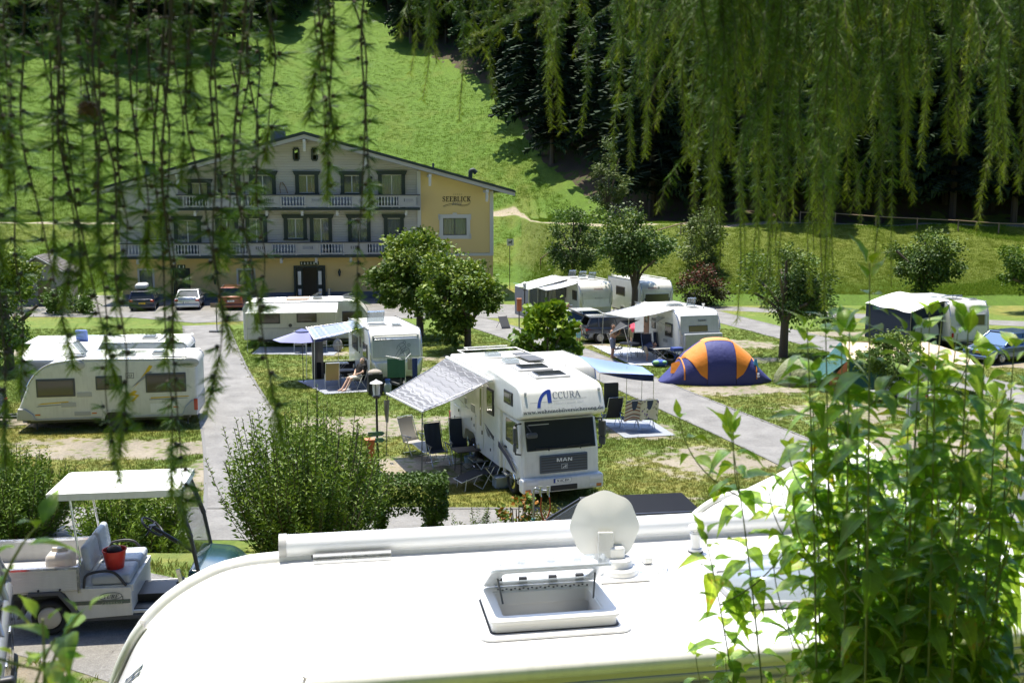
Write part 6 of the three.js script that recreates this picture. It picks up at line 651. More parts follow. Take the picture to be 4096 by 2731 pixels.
// tents
{
  const t = thing('dome_tent', 'large orange and navy family tent with open blue door', 'tent', [9.2, 0, -45.7], 4), widen = t.scale.set(1.08, 0.97, 1), nv = mat([0.03, 0.036, 0.16], 0.7, { side: THREE.DoubleSide, bumpMap: rep(T.noise, 0.5), bumpScale: 0.015 }), or = mat([0.72, 0.24, 0.012], 0.7, { side: THREE.DoubleSide, bumpMap: rep(T.noise, 0.5), bumpScale: 0.012, transmission: 0.2, thickness: 0 });
  // footprint 4.8 wide, 2.2 deep; a tall middle dome and two sloping ends
  const ht = x => { const a = Math.abs(x); return a < 0.45 ? 2.02 - 0.2 * a * a : a < 1.4 ? mix(1.98, 1.24, Math.pow((a - 0.45) / 0.95, 1.15)) : mix(1.24, 0, Math.pow((a - 1.4) / 1.0, 0.8)); }, dp = x => 1.15 * Math.pow(Math.max(0, 1 - Math.pow(Math.abs(x) / 2.4, 2.6)), 0.5) + 0.02;
  const surf = (x0, x1, s0, s1, nx, ns, off = 0) => cloth((u, v) => { const x = mix(x0, x1, u), s = mix(s0, s1, v), a = s * Math.PI, y = ht(x) * Math.pow(Math.sin(a), 0.72) + 0.03, z = dp(x) * Math.cos(a) * (1 + 0.12 * Math.sin(a)); return [x, y + off, z + off]; }, nx, ns, 0.01);
  part(t, 'inner_wall', [surf(-2.38, -0.62, 0, 1, 24, 18), surf(0.62, 2.38, 0, 1, 24, 18)], nv); part(t, 'door', [surf(-0.6, 0.6, 0.0, 0.42, 10, 12)], nv); part(t, 'roof_panel', [surf(-0.62, 0.62, 0.4, 1, 10, 14, 0.012)], or);
  for (const s of [-1, 1]) { part(t, 'orange_panel', cloth((u, v) => { const y0 = v; const xx = s * mix(0.6, 0.6 + 0.92 * Math.pow(v, 0.45), u), a = mix(0.02, 0.5, v) * Math.PI; return [xx, ht(xx) * Math.pow(Math.sin(a), 0.72) + 0.05, dp(xx) * Math.cos(a) * (1 + 0.12 * Math.sin(a)) + 0.03]; }, 10, 14, 0.01), or); part(t, 'tent_pole', [tube([0.03, 0.2, 0.5, 0.8, 0.97].map(q => { const x = s * 1.5, a = q * Math.PI; return [x, ht(x) * Math.pow(Math.sin(a), 0.72) + 0.06, dp(x) * Math.cos(a) * (1 + 0.12 * Math.sin(a))]; }), 0.035, 6, 20)], or); }
  part(t, 'window', ext(rpoly([[-2.02, 0.42, 0.05], [-1.95, 0.9, 0.05], [-1.6, 1.02, 0.05], [-1.52, 0.5, 0.05]]), 0.02).rotateX(-0.42).translate(0, 0.1, 0.75), or); print(t, 'maker_print', 0.2, 0.3, 64, 96, c => { c.fillStyle = '#d5d8e6'; c.beginPath(); c.arc(32, 30, 20, 0, 7); c.fill(); c.fillRect(10, 62, 44, 8); c.fillRect(14, 76, 36, 6); }, { p: [1.55, 0.45, 1.02], rx: -20 });
  lone('blue_towel', 'light blue cloth tied to the tent pole', 'towel', cloth((u, v) => [mix(-0.12, 0.12, u) * (0.5 + v), -0.6 * v, 0.04 * Math.sin(u * 9)], 6, 5, 0.03), mat([0.12, 0.4, 0.6], 0.85), [10.85, 1.1, -45.0], 0);
  const g = thing('tunnel_tent', 'small olive green tunnel tent beside the orange tent', 'tent', [13.0, 0, -45.0], -20), ol = mat([0.17, 0.19, 0.085], 0.65, { side: THREE.DoubleSide, bumpMap: rep(T.noise, 0.7), bumpScale: 0.04 }); part(g, 'flysheet', cloth((u, v) => { const x = mix(-1.25, 1.6, u), r = (u < 0.25 ? mix(0.35, 1.12, Math.sin(u / 0.25 * 1.57)) : mix(1.12, 0.3, Math.pow((u - 0.25) / 0.75, 1.6))), a = v * Math.PI; return [x, r * Math.sin(a) * 1.02 + 0.01, r * Math.cos(a) * 0.95]; }, 26, 18, 0.01), ol); for (const [x, r] of [[-0.5, 1.14], [0.55, 0.85]]) part(g, 'tent_pole', new THREE.TorusGeometry(r, 0.02, 5, 20, Math.PI).rotateY(1.571).translate(x, 0.01, 0), M.darkgrey);
  // trailer tent: cream ridge roof, teal ends, canopy
  const tt = thing('trailer_tent', 'cream roofed trailer tent with teal and orange walls', 'tent', [15.9, 0, -43.9], -4), cream = mat([0.62, 0.5, 0.36], 0.85, { bumpMap: rep(T.noise, 0.5), bumpScale: 0.03 }), teal = mat([0.025, 0.10, 0.095], 0.8, { bumpMap: rep(T.noise, 0.7), bumpScale: 0.03 }), sal = mat([0.5, 0.26, 0.16], 0.85), patt = mat([1, 1, 1], 0.85, { map: canvasTex(128, 192, (c, w, h) => { c.fillStyle = '#d9cfc0'; c.fillRect(0, 0, w, h); const r = rng(3); for (let i = 0; i < 60; i++) { c.fillStyle = ['#b9a793', '#e8e2d6', '#c78b63'][i % 3]; c.fillRect(r() * w, r() * h, 6 + r() * 10, 6 + r() * 10); } c.fillStyle = '#d0553a'; c.fillRect(0, 0, w, 12); }) });
  part(tt, 'roof_cloth', [cloth((u, v) => [mix(-1.6, 2.1, u), mix(2.05, 1.45, v) - 0.05 * Math.sin(u * 3.14), mix(-0.1, 1.15, v)], 12, 5), cloth((u, v) => [mix(-1.6, 2.1, u), mix(2.05, 1.35, v), mix(-0.1, -1.3, v)], 12, 5)], cream); part(tt, 'gable_wall', [ext([[-1.25, 0.35], [-1.25, 1.35], [-0.1, 2.02], [1.12, 1.42], [1.12, 0.35]], 0.03).rotateY(-1.571).translate(-1.58, 0, 0), cloth((u, v) => [mix(-1.6, -2.7, v), mix(mix(1.35, 2.0, Math.sin(u * 3.14)), 0.5, v), mix(-1.2, 1.1, u)], 10, 6)], teal); part(tt, 'front_wall', [cloth((u, v) => [mix(-1.55, 1.1, u), 1.43 - 1.38 * v, 1.13 + 0.25 * v], 10, 4)], teal); part(tt, 'print_wall', ready(flat(cloth((u, v) => [mix(1.1, 1.85, u), 1.43 - 1.4 * v, 1.14 + 0.2 * v], 4, 4))), patt); part(tt, 'orange_wall', [cloth((u, v) => [mix(1.85, 2.2, u), 1.43 - 1.4 * v, 1.13 - 0.5 * u + 0.2 * v], 4, 4), cloth((u, v) => [mix(-2.3, -1.6, u), mix(0.5, 1.4, u) * (1 - v), 1.18], 4, 3)], sal); part(tt, 'canopy', cloth((u, v) => [mix(2.1, 3.7, u), mix(mix(2.05, 1.45, v), mix(1.55, 1.2, v), u), mix(-0.1, 1.15, v) + 0.2 * u], 8, 5), cream); for (const z of [0.1, 1.3]) part(tt, 'pole', rod([3.7, 0, z + 0.1], [3.68, 1.4, z], 0.015), M.alu); part(tt, 'mud_skirt', cloth((u, v) => [mix(-1.5, 2.4, u), 0.2 - 0.19 * v, 1.4 + 0.25 * v], 8, 2), mat([0.4, 0.42, 0.45], 0.8));
  const tr = thing('luggage_trailer', 'small trailer parked in front of the trailer tent', 'trailer', [15.9, 0, -40.6], 15); part(tr, 'bed', [rbox(1.1, 0.5, 1.4, 0.04, 0, 0.6, 0)], mat([0.25, 0.27, 0.29], 0.5)); part(tr, 'lid', rbox(1.16, 0.06, 1.46, 0.03, 0, 0.9, 0), M.offwhite); for (const s of [-1, 1]) wheel(tr, s * 0.62, 0.25, 0, 0.25, 0.15); part(tr, 'tail_light', [rbox(0.14, 0.08, 0.03, 0.01, -0.42, 0.42, 0.71), rbox(0.14, 0.08, 0.03, 0.01, 0.42, 0.42, 0.71)], M.red);
  const pw = thing('power_pedestal', 'grey electricity pedestal in front of the luggage trailer', 'pedestal', [15.15, 0, -37.9], 10); part(pw, 'column', rbox(0.42, 1.15, 0.3, 0.03, 0, 0.58, 0), mat([0.36, 0.37, 0.4], 0.6)); part(pw, 'cap', rbox(0.5, 0.06, 0.38, 0.02, 0, 1.18, 0), M.plastic);
}
// blue canopy and blanket covered chairs behind the motorhome
{
  const t = thing('tarp_canopy', 'light blue tarpaulin on poles over the blanket covered chairs', 'canopy', [0, 0, 0]), bm = mat([0.14, 0.25, 0.66], 0.8, { side: THREE.DoubleSide, transmission: 0.3, thickness: 0 }), Q = [[2.5, 2.4, -37.7], [3.1, 2.12, -35.8], [5.05, 2.0, -35.9], [4.8, 2.08, -37.2]];
  part(t, 'tarp', cloth((u, v) => { const l = (a, b, k) => mix(a[k], b[k], u), m = (a, b, k) => mix(a[k], b[k], u); return [0, 1, 2].map(k => mix(mix(Q[0][k], Q[3][k], u), mix(Q[1][k], Q[2][k], u), v) - (k === 1 ? 0.12 * Math.sin(u * 3.14) * Math.sin(v * 3.14) : 0)); }, 12, 8), bm); part(t, 'valance', cloth((u, v) => [mix(3.1, 5.05, u), mix(2.12, 2.0, u) - 0.22 * v * Math.sin(u * 1.6), mix(-35.6, -35.9, u)], 8, 2), mat([0.03, 0.045, 0.12], 0.8)); for (const [x, z, h] of [[5.05, -35.9, 2.0], [4.2, -36.9, 2.12], [3.1, -35.6, 2.1], [4.8, -37.2, 2.08]]) part(t, 'pole', rod([x, 0, z], [x, h, z], 0.013), M.alu);
  const st = canvasTex(128, 128, c => { const k = ['#b8aa98', '#8a5a4e', '#d6cfc4', '#6f6a66', '#a98a78', '#c9c0b4']; for (let i = 0; i < 16; i++) { c.fillStyle = k[i % 6]; c.fillRect(0, i * 8, 128, 8); } }), fl = canvasTex(128, 128, c => { c.fillStyle = '#cfc6b2'; c.fillRect(0, 0, 128, 128); const r = rng(6); for (let i = 0; i < 22; i++) { c.fillStyle = ['#7d6a8a', '#8a8f6a', '#a9a090'][i % 3]; c.beginPath(); c.arc(r() * 128, r() * 128, 4 + r() * 5, 0, 7); c.fill(); } });
  for (const [x, z, m, lab, lb] of [[4.2, -35.9, mat([1, 1, 1], 0.95, { map: st }), 'folding chair under the striped blanket', 'brown and cream striped blanket draped over a chair back'], [4.75, -36.0, mat([1, 1, 1], 0.95, { map: fl }), 'folding chair under the flowered blanket', 'beige flowered blanket draped over a chair back']]) { chair(lab, [x, z], 195, cloths.navy, { bh: 0.72 }); lone('draped_blanket', lb, 'blanket', ready(flat(cloth((u, v) => { const a = u * 2 - 1; return [a * 0.34, 1.22 - 0.1 * a * a - 0.72 * v, 0.5 - 0.12 * v + 0.03 * Math.sin(u * 9)]; }, 10, 8, 0.02))), m, [x, 0, z], 15); }
  chair('black folding chair beside the blanket covered chairs', [3.55, -36.3], 200, cloths.black); lone('padded_cushion', 'tall black padded backrest behind the motorhome mirror', 'cushion', rbox(0.55, 0.9, 0.1, 0.2, 0, 0, 0, 0, 0, 0, 4), cloths.black, [3.55, 1.25, -36.0], 15);
}
// bank furniture: fences, sign
{
  const rail = (lab, pts) => { const t = thing('post_fence', lab, 'fence', [0, 0, 0]); const P = pts.map(([x, z]) => [x, land(x, z), z]); P.forEach(p => part(t, 'post', rod([p[0], p[1] - 0.2, p[2]], [p[0], p[1] + 1.05, p[2]], 0.06), M.wood)); for (let i = 1; i < P.length; i++) part(t, 'rail', rod([P[i - 1][0], P[i - 1][1] + 0.95, P[i - 1][2]], [P[i][0], P[i][1] + 0.95, P[i][2]], 0.05), M.wood); return t; };
  rail('short wooden rail fence on the bank beside the caravan roof', [[2.6, -93], [4.2, -89.5], [5.4, -86.5]]); rail('wooden rail fence along the slope behind the red shrub', [[12.6, -91], [15.2, -92.6], [18, -94]]); rail('long wooden rail fence along the foot of the dark wood', [[27, -96.5], [30, -95.6], [33.5, -94.8], [37, -94], [40.5, -93.4], [44, -93], [48, -93]]);
  const s = thing('notice_sign', 'small white notice on a thin post beside the guesthouse corner', 'sign', [-0.2, land(-0.2, -97.5), -97.5]); s.position.set(-0.2, 0.2, -92); part(s, 'post', rod([0, -0.2, 0], [0, 4.3, 0], 0.035), M.darkgrey); print(s, 'notice', 0.6, 0.6, 64, 64, c => { c.fillStyle = '#eee'; c.fillRect(0, 0, 64, 64); c.fillStyle = '#222'; c.fillRect(14, 26, 30, 12); c.fillRect(38, 16, 10, 12); c.fillRect(16, 36, 6, 14); c.fillRect(36, 36, 6, 14); }, { p: [0.05, 4.0, 0.05] }, { solid: 1 });
  const d = thing('notice_sign', 'low sign post on the grass corner by the asphalt lane', 'sign', [-18.2, 0, -62.6]); part(d, 'post', rod([0, 0, 0], [0, 1.7, 0], 0.03), M.darkgrey); part(d, 'board', rbox(0.7, 0.25, 0.04, 0.01, 0, 1.65, 0), M.wood); part(d, 'foot', rbox(0.9, 0.1, 0.4, 0.02, 0, 0.05, 0), M.darkgrey);
}
lone('garden_lounger', 'folded garden lounger on the grass beside the orange board', 'lounger', [cloth((u, v) => [mix(-0.3, 0.3, u), 0.75 - 0.7 * v, 0.5 * v], 4, 5, 0.03), rod([-0.3, 0, 0.5], [-0.3, 0.8, -0.05], 0.015), rod([0.3, 0, 0.5], [0.3, 0.8, -0.05], 0.015), rod([-0.3, 0, -0.3], [-0.3, 0.5, 0.2], 0.015), rod([0.3, 0, -0.3], [0.3, 0.5, 0.2], 0.015)], M.darkgrey, [-0.6, 0, -64.5], 30);
{ const b = thing('parked_bicycle', 'dark bicycle leaning against the guesthouse plinth', 'bicycle', [-10.2, 0.02, -82.9], 98); for (const z of [-0.5, 0.5]) part(b, 'wheel', new THREE.TorusGeometry(0.33, 0.02, 6, 20).rotateY(1.571).translate(0, 0.35, z), M.rubber); part(b, 'frame', [rod([0, 0.35, -0.5], [0, 0.75, -0.15], 0.018), rod([0, 0.35, -0.5], [0, 0.35, 0], 0.018), rod([0, 0.35, 0], [0, 0.8, -0.18], 0.018), rod([0, 0.75, -0.15], [0, 0.8, 0.35], 0.018), rod([0, 0.35, 0], [0, 0.7, 0.37], 0.018), rod([0, 0.35, 0.5], [0, 0.95, 0.33], 0.018)], M.black); part(b, 'saddle', rbox(0.14, 0.06, 0.26, 0.03, 0, 0.88, -0.2), M.black); part(b, 'handlebar', [rod([-0.26, 1.0, 0.3], [0.26, 1.0, 0.3], 0.014)], M.black); }
console.log('camp');
// ---------------------------------------------------------------- people
function nets(dist, lo, hi, c) { // surface of dist = 0 on a grid of cells c
  const n = lo.map((v, i) => Math.ceil((hi[i] - v) / c) + 1), F = new Float32Array(n[0] * n[1] * n[2]), id = (i, j, k) => (k * n[1] + j) * n[0] + i;
  for (let k = 0; k < n[2]; k++) for (let j = 0; j < n[1]; j++) for (let i = 0; i < n[0]; i++) F[id(i, j, k)] = dist(lo[0] + i * c, lo[1] + j * c, lo[2] + k * c);
  const pos = [], idx = [], vi = new Int32Array(F.length).fill(-1), E = [[0, 1], [0, 2], [0, 4], [1, 3], [1, 5], [2, 3], [2, 6], [3, 7], [4, 5], [4, 6], [5, 7], [6, 7]];
  for (let k = 0; k < n[2] - 1; k++) for (let j = 0; j < n[1] - 1; j++) for (let i = 0; i < n[0] - 1; i++) {
    const f = []; let m = 0; for (let q = 0; q < 8; q++) { f[q] = F[id(i + (q & 1), j + (q >> 1 & 1), k + (q >> 2))]; if (f[q] < 0) m++; } if (m === 0 || m === 8) continue;
    let s = [0, 0, 0], w = 0; for (const [a, b] of E) if ((f[a] < 0) !== (f[b] < 0)) { const t = f[a] / (f[a] - f[b]); s[0] += mix(a & 1, b & 1, t); s[1] += mix(a >> 1 & 1, b >> 1 & 1, t); s[2] += mix(a >> 2, b >> 2, t); w++; }
    vi[id(i, j, k)] = pos.length / 3; pos.push(lo[0] + (i + s[0] / w) * c, lo[1] + (j + s[1] / w) * c, lo[2] + (k + s[2] / w) * c);
  }
  const st = [1, n[0], n[0] * n[1]];
  for (let k = 1; k < n[2] - 1; k++) for (let j = 1; j < n[1] - 1; j++) for (let i = 1; i < n[0] - 1; i++) for (let a = 0; a < 3; a++) {
    const p = id(i, j, k), q = p + st[a]; if ((F[p] < 0) === (F[q] < 0)) continue; const u = st[(a + 1) % 3], v = st[(a + 2) % 3], A = vi[p], B = vi[p - u], C2 = vi[p - u - v], D2 = vi[p - v]; if (A < 0 || B < 0 || C2 < 0 || D2 < 0) continue;
    if (F[p] < 0) idx.push(A, B, C2, A, C2, D2); else idx.push(A, C2, B, A, D2, C2);
  }
  const g = new THREE.BufferGeometry(); g.setAttribute('position', new THREE.Float32BufferAttribute(pos, 3)); g.setIndex(idx); g.computeVertexNormals(); return g;
}
function limbField(B, k = 0.035) { return (x, y, z) => { let d = 1e3; for (const [a, b, ra, rb, fl = 1] of B) { const ux = b[0] - a[0], uy = b[1] - a[1], uz = b[2] - a[2], t = Math.max(0, Math.min(1, ((x - a[0]) * ux + (y - a[1]) * uy + (z - a[2]) * uz) / (ux * ux + uy * uy + uz * uz + 1e-9))), e = Math.hypot(x - a[0] - ux * t, y - a[1] - uy * t, (z - a[2] - uz * t) * fl) - mix(ra, rb, t), h = Math.max(k - Math.abs(d - e), 0) / k; d = Math.min(d, e) - h * h * k * 0.25; } return d; }; }
function figure(B, c, k) { let lo = [9, 9, 9], hi = [-9, -9, -9]; for (const [a, b, ra, rb] of B) for (const [p, r] of [[a, ra], [b, rb]]) for (let i = 0; i < 3; i++) { lo[i] = Math.min(lo[i], p[i] - r - 0.08); hi[i] = Math.max(hi[i], p[i] + r + 0.08); } return nets(limbField(B, k), lo, hi, c); }
function person(label, pos, turn, J, o) { // J: joints; hands given as wrist and the way the fingers point
  const t = thing('person', label, 'person', pos, turn), f = 1, bones = [], bare2 = [];
  const hips = J.hip, ch = J.chest, nk = J.neck, hd = J.head, mid = [0, 1, 2].map(i => mix(hips[i], ch[i], 0.5)); const A = (a, x, y, z) => [a[0] + x, a[1] + y, a[2] + z];
  bones.push([A(hips, -0.08, 0, 0), A(hips, 0.08, 0, 0), 0.125, 0.125], [hips, mid, 0.135, 0.125], [mid, ch, 0.125, 0.145], [J.shR, J.shL, 0.075, 0.075], [ch, nk, 0.13, 0.06], [nk, hd, 0.055, 0.06], [hd, A(hd, 0, 0.035, -0.01), 0.088, 0.092], [A(hd, 0, -0.05, 0.03), A(hd, 0, -0.085, 0.055), 0.06, 0.045]);
  bones.push([A(hd, 0, 0, 0.085), A(hd, 0, -0.025, 0.105), 0.012, 0.018], [A(hd, -0.09, -0.01, -0.01), A(hd, -0.095, 0.02, -0.015), 0.018, 0.02], [A(hd, 0.09, -0.01, -0.01), A(hd, 0.095, 0.02, -0.015), 0.018, 0.02]);
  const fingers = [];
  for (const s of ['L', 'R']) {
    const sg = s === 'L' ? 1 : -1; bones.push([A(hips, sg * 0.09, -0.02, 0), J['kn' + s], 0.095, 0.06], [J['kn' + s], J['an' + s], 0.058, 0.038], [J['an' + s], A(J['toe' + s], 0, 0, 0), 0.04, 0.03], [J['sh' + s], J['el' + s], 0.052, 0.042], [J['el' + s], J['wr' + s], 0.04, 0.028]);
    const w = V(...J['wr' + s]), e = V(...J['el' + s]), d = w.clone().sub(e).normalize(), up = Math.abs(d.y) > 0.8 ? V(0, 0, 1) : V(0, 1, 0), sd = d.clone().cross(up).normalize(), palm = w.clone().addScaledVector(d, 0.075); bones.push([w.toArray(), palm.toArray(), 0.028, 0.032]);
    [-0.028, -0.01, 0.01, 0.028].forEach((q, i) => { const b = palm.clone().addScaledVector(sd, q), m = b.clone().addScaledVector(d, 0.045 + 0.008 * (i % 3)).addScaledVector(up, -0.008), e2 = m.clone().addScaledVector(d, 0.03).addScaledVector(up, -0.02); fingers.push(rod(b.toArray(), m.toArray(), 0.009, 0.0085, 5), rod(m.toArray(), e2.toArray(), 0.0085, 0.007, 5)); });
    const tb = w.clone().addScaledVector(d, 0.03).addScaledVector(sd, 0.03), te = tb.clone().addScaledVector(d, 0.04).addScaledVector(sd, 0.03); fingers.push(rod(tb.toArray(), te.toArray(), 0.011, 0.009, 5));
  }
  const body = part(t, 'body', [flat(figure(bones, 0.02, 0.05)), ...fingers], o.skin || M.skin);
  const sleeve = (s, q) => [J['sh' + s], J['sh' + s].map((v, i) => mix(v, J['el' + s][i], q)), 0.068, 0.062];
  if (o.shirt) part(t, 'shirt', figure([[A(hips, -0.06, 0.04, 0), A(hips, 0.06, 0.04, 0), 0.14, 0.14], [hips, mid, 0.145, 0.145], [mid, ch, 0.145, 0.162], [J.shR, J.shL, 0.085, 0.085], sleeve('L', 0.55), sleeve('R', 0.55)], 0.022, 0.05), o.shirt);
  if (o.shorts) part(t, 'shorts', figure([[A(hips, -0.08, 0.02, 0), A(hips, 0.08, 0.02, 0), 0.142, 0.142], ...['L', 'R'].map(s => [A(hips, (s === 'L' ? 1 : -1) * 0.09, -0.02, 0), J['kn' + s].map((v, i) => mix(hips[i], v, 0.8)), 0.112, 0.1])], 0.022, 0.04), o.shorts);
  if (o.hair) part(t, 'hair', figure([[A(hd, 0, 0.06, -0.03), A(hd, 0, 0.03, -0.05), 0.088, 0.09], ...(o.long ? [[A(hd, 0, 0.02, -0.06), A(hd, 0, -0.1, -0.07), 0.08, 0.05]] : [])], 0.018, 0.03), o.hair);
  part(t, 'eye', [new THREE.SphereGeometry(0.012, 8, 6).translate(hd[0] - 0.033, hd[1] + 0.012, hd[2] + 0.083), new THREE.SphereGeometry(0.012, 8, 6).translate(hd[0] + 0.033, hd[1] + 0.012, hd[2] + 0.083)], M.black); part(t, 'mouth', rbox(0.045, 0.01, 0.012, 0.004, hd[0], hd[1] - 0.062, hd[2] + 0.09), mat([0.35, 0.12, 0.1], 0.6));
  if (o.scale) t.scale.setScalar(o.scale); return t;
}
const stand = { hip: [0, 0.95, 0], chest: [0, 1.3, 0], neck: [0, 1.48, 0], head: [0, 1.63, 0.02], shL: [0.18, 1.41, 0], shR: [-0.18, 1.41, 0], elL: [0.25, 1.13, -0.02], elR: [-0.25, 1.13, -0.02], wrL: [0.24, 0.9, 0.08], wrR: [-0.24, 0.9, 0.08], knL: [0.1, 0.5, 0.02], knR: [-0.1, 0.5, 0.02], anL: [0.1, 0.07, -0.03], anR: [-0.1, 0.07, -0.03], toeL: [0.11, 0.03, 0.13], toeR: [-0.11, 0.03, 0.13] };
const bend = { ...stand, hip: [0, 0.92, -0.12], chest: [0, 1.12, 0.16], neck: [0, 1.18, 0.34], head: [0, 1.17, 0.48], shL: [0.18, 1.16, 0.26], shR: [-0.18, 1.16, 0.26], elL: [0.22, 0.98, 0.42], elR: [-0.22, 0.98, 0.42], wrL: [0.16, 0.88, 0.6], wrR: [-0.16, 0.88, 0.6], knL: [0.1, 0.49, 0], knR: [-0.1, 0.49, 0] };
const sit = { hip: [0, 0.54, -0.1], chest: [0, 0.9, -0.28], neck: [0, 1.07, -0.35], head: [0, 1.21, -0.34], shL: [0.18, 1.0, -0.31], shR: [-0.18, 1.0, -0.31], elL: [0.25, 0.76, -0.16], elR: [-0.25, 0.76, -0.16], wrL: [0.1, 0.68, 0.02], wrR: [-0.08, 0.66, 0.04], knL: [0.1, 0.52, 0.36], knR: [-0.1, 0.52, 0.36], anL: [0.08, 0.08, 0.68], anR: [-0.12, 0.08, 0.72], toeL: [0.08, 0.05, 0.86], toeR: [-0.13, 0.05, 0.9] };
const fab = (r, g, b) => mat([r, g, b], 0.9, { bumpMap: rep(T.noise, 5), bumpScale: 0.01 }), brown = mat([0.05, 0.03, 0.02], 0.7), greyhair = mat([0.12, 0.1, 0.09], 0.7);
person('woman in black top and pale shorts reclining under the blue awning', [-6.75, 0, -43.7], -42, sit, { skin: M.paleskin, shirt: fab(0.012, 0.012, 0.014), shorts: fab(0.5, 0.5, 0.46), hair: greyhair });
person('bare chested man in grey blue shorts holding the black umbrella', [5.2, 0, -52.3], 65, { ...stand, elL: [0.2, 1.22, 0.22], wrL: [0.1, 1.42, 0.34], elR: [-0.2, 1.2, 0.22], wrR: [-0.08, 1.3, 0.36] }, { shorts: fab(0.22, 0.25, 0.34), hair: brown });
person('bare chested boy in light blue shorts at the open car boot', [3.75, 0, -57.2], 150, { ...stand, elL: [0.24, 1.2, 0.15], wrL: [0.16, 1.2, 0.38] }, { shorts: fab(0.25, 0.5, 0.55), hair: brown, scale: 0.74 });
person('person in pink top and khaki shorts bending into the dark car', [6.75, 0, -56.6], 170, bend, { skin: M.paleskin, shirt: fab(0.55, 0.06, 0.1), shorts: fab(0.24, 0.2, 0.12), hair: brown });
person('child in navy shirt and beige shorts bending over the folding table', [6.85, 0, -51.2], 75, bend, { shirt: fab(0.06, 0.08, 0.16), shorts: fab(0.5, 0.42, 0.3), hair: brown, scale: 0.78 });
for (const [x, z, lab, sh, hr, tn] of [[2.75, -66.2, 'bald person in orange shirt seated in front of the awning tent', fab(0.5, 0.1, 0.03), null, 40], [3.5, -66.5, 'dark haired person seated beside the white estate car', fab(0.05, 0.05, 0.06), brown, -30]]) { chair('folding chair holding the ' + lab.split(' seated')[0], [x, z], tn, cloths.grey, {}); person(lab, [x, 0, z], tn, sit, { shirt: sh, shorts: fab(0.1, 0.12, 0.16), hair: hr }); }
console.log('people');
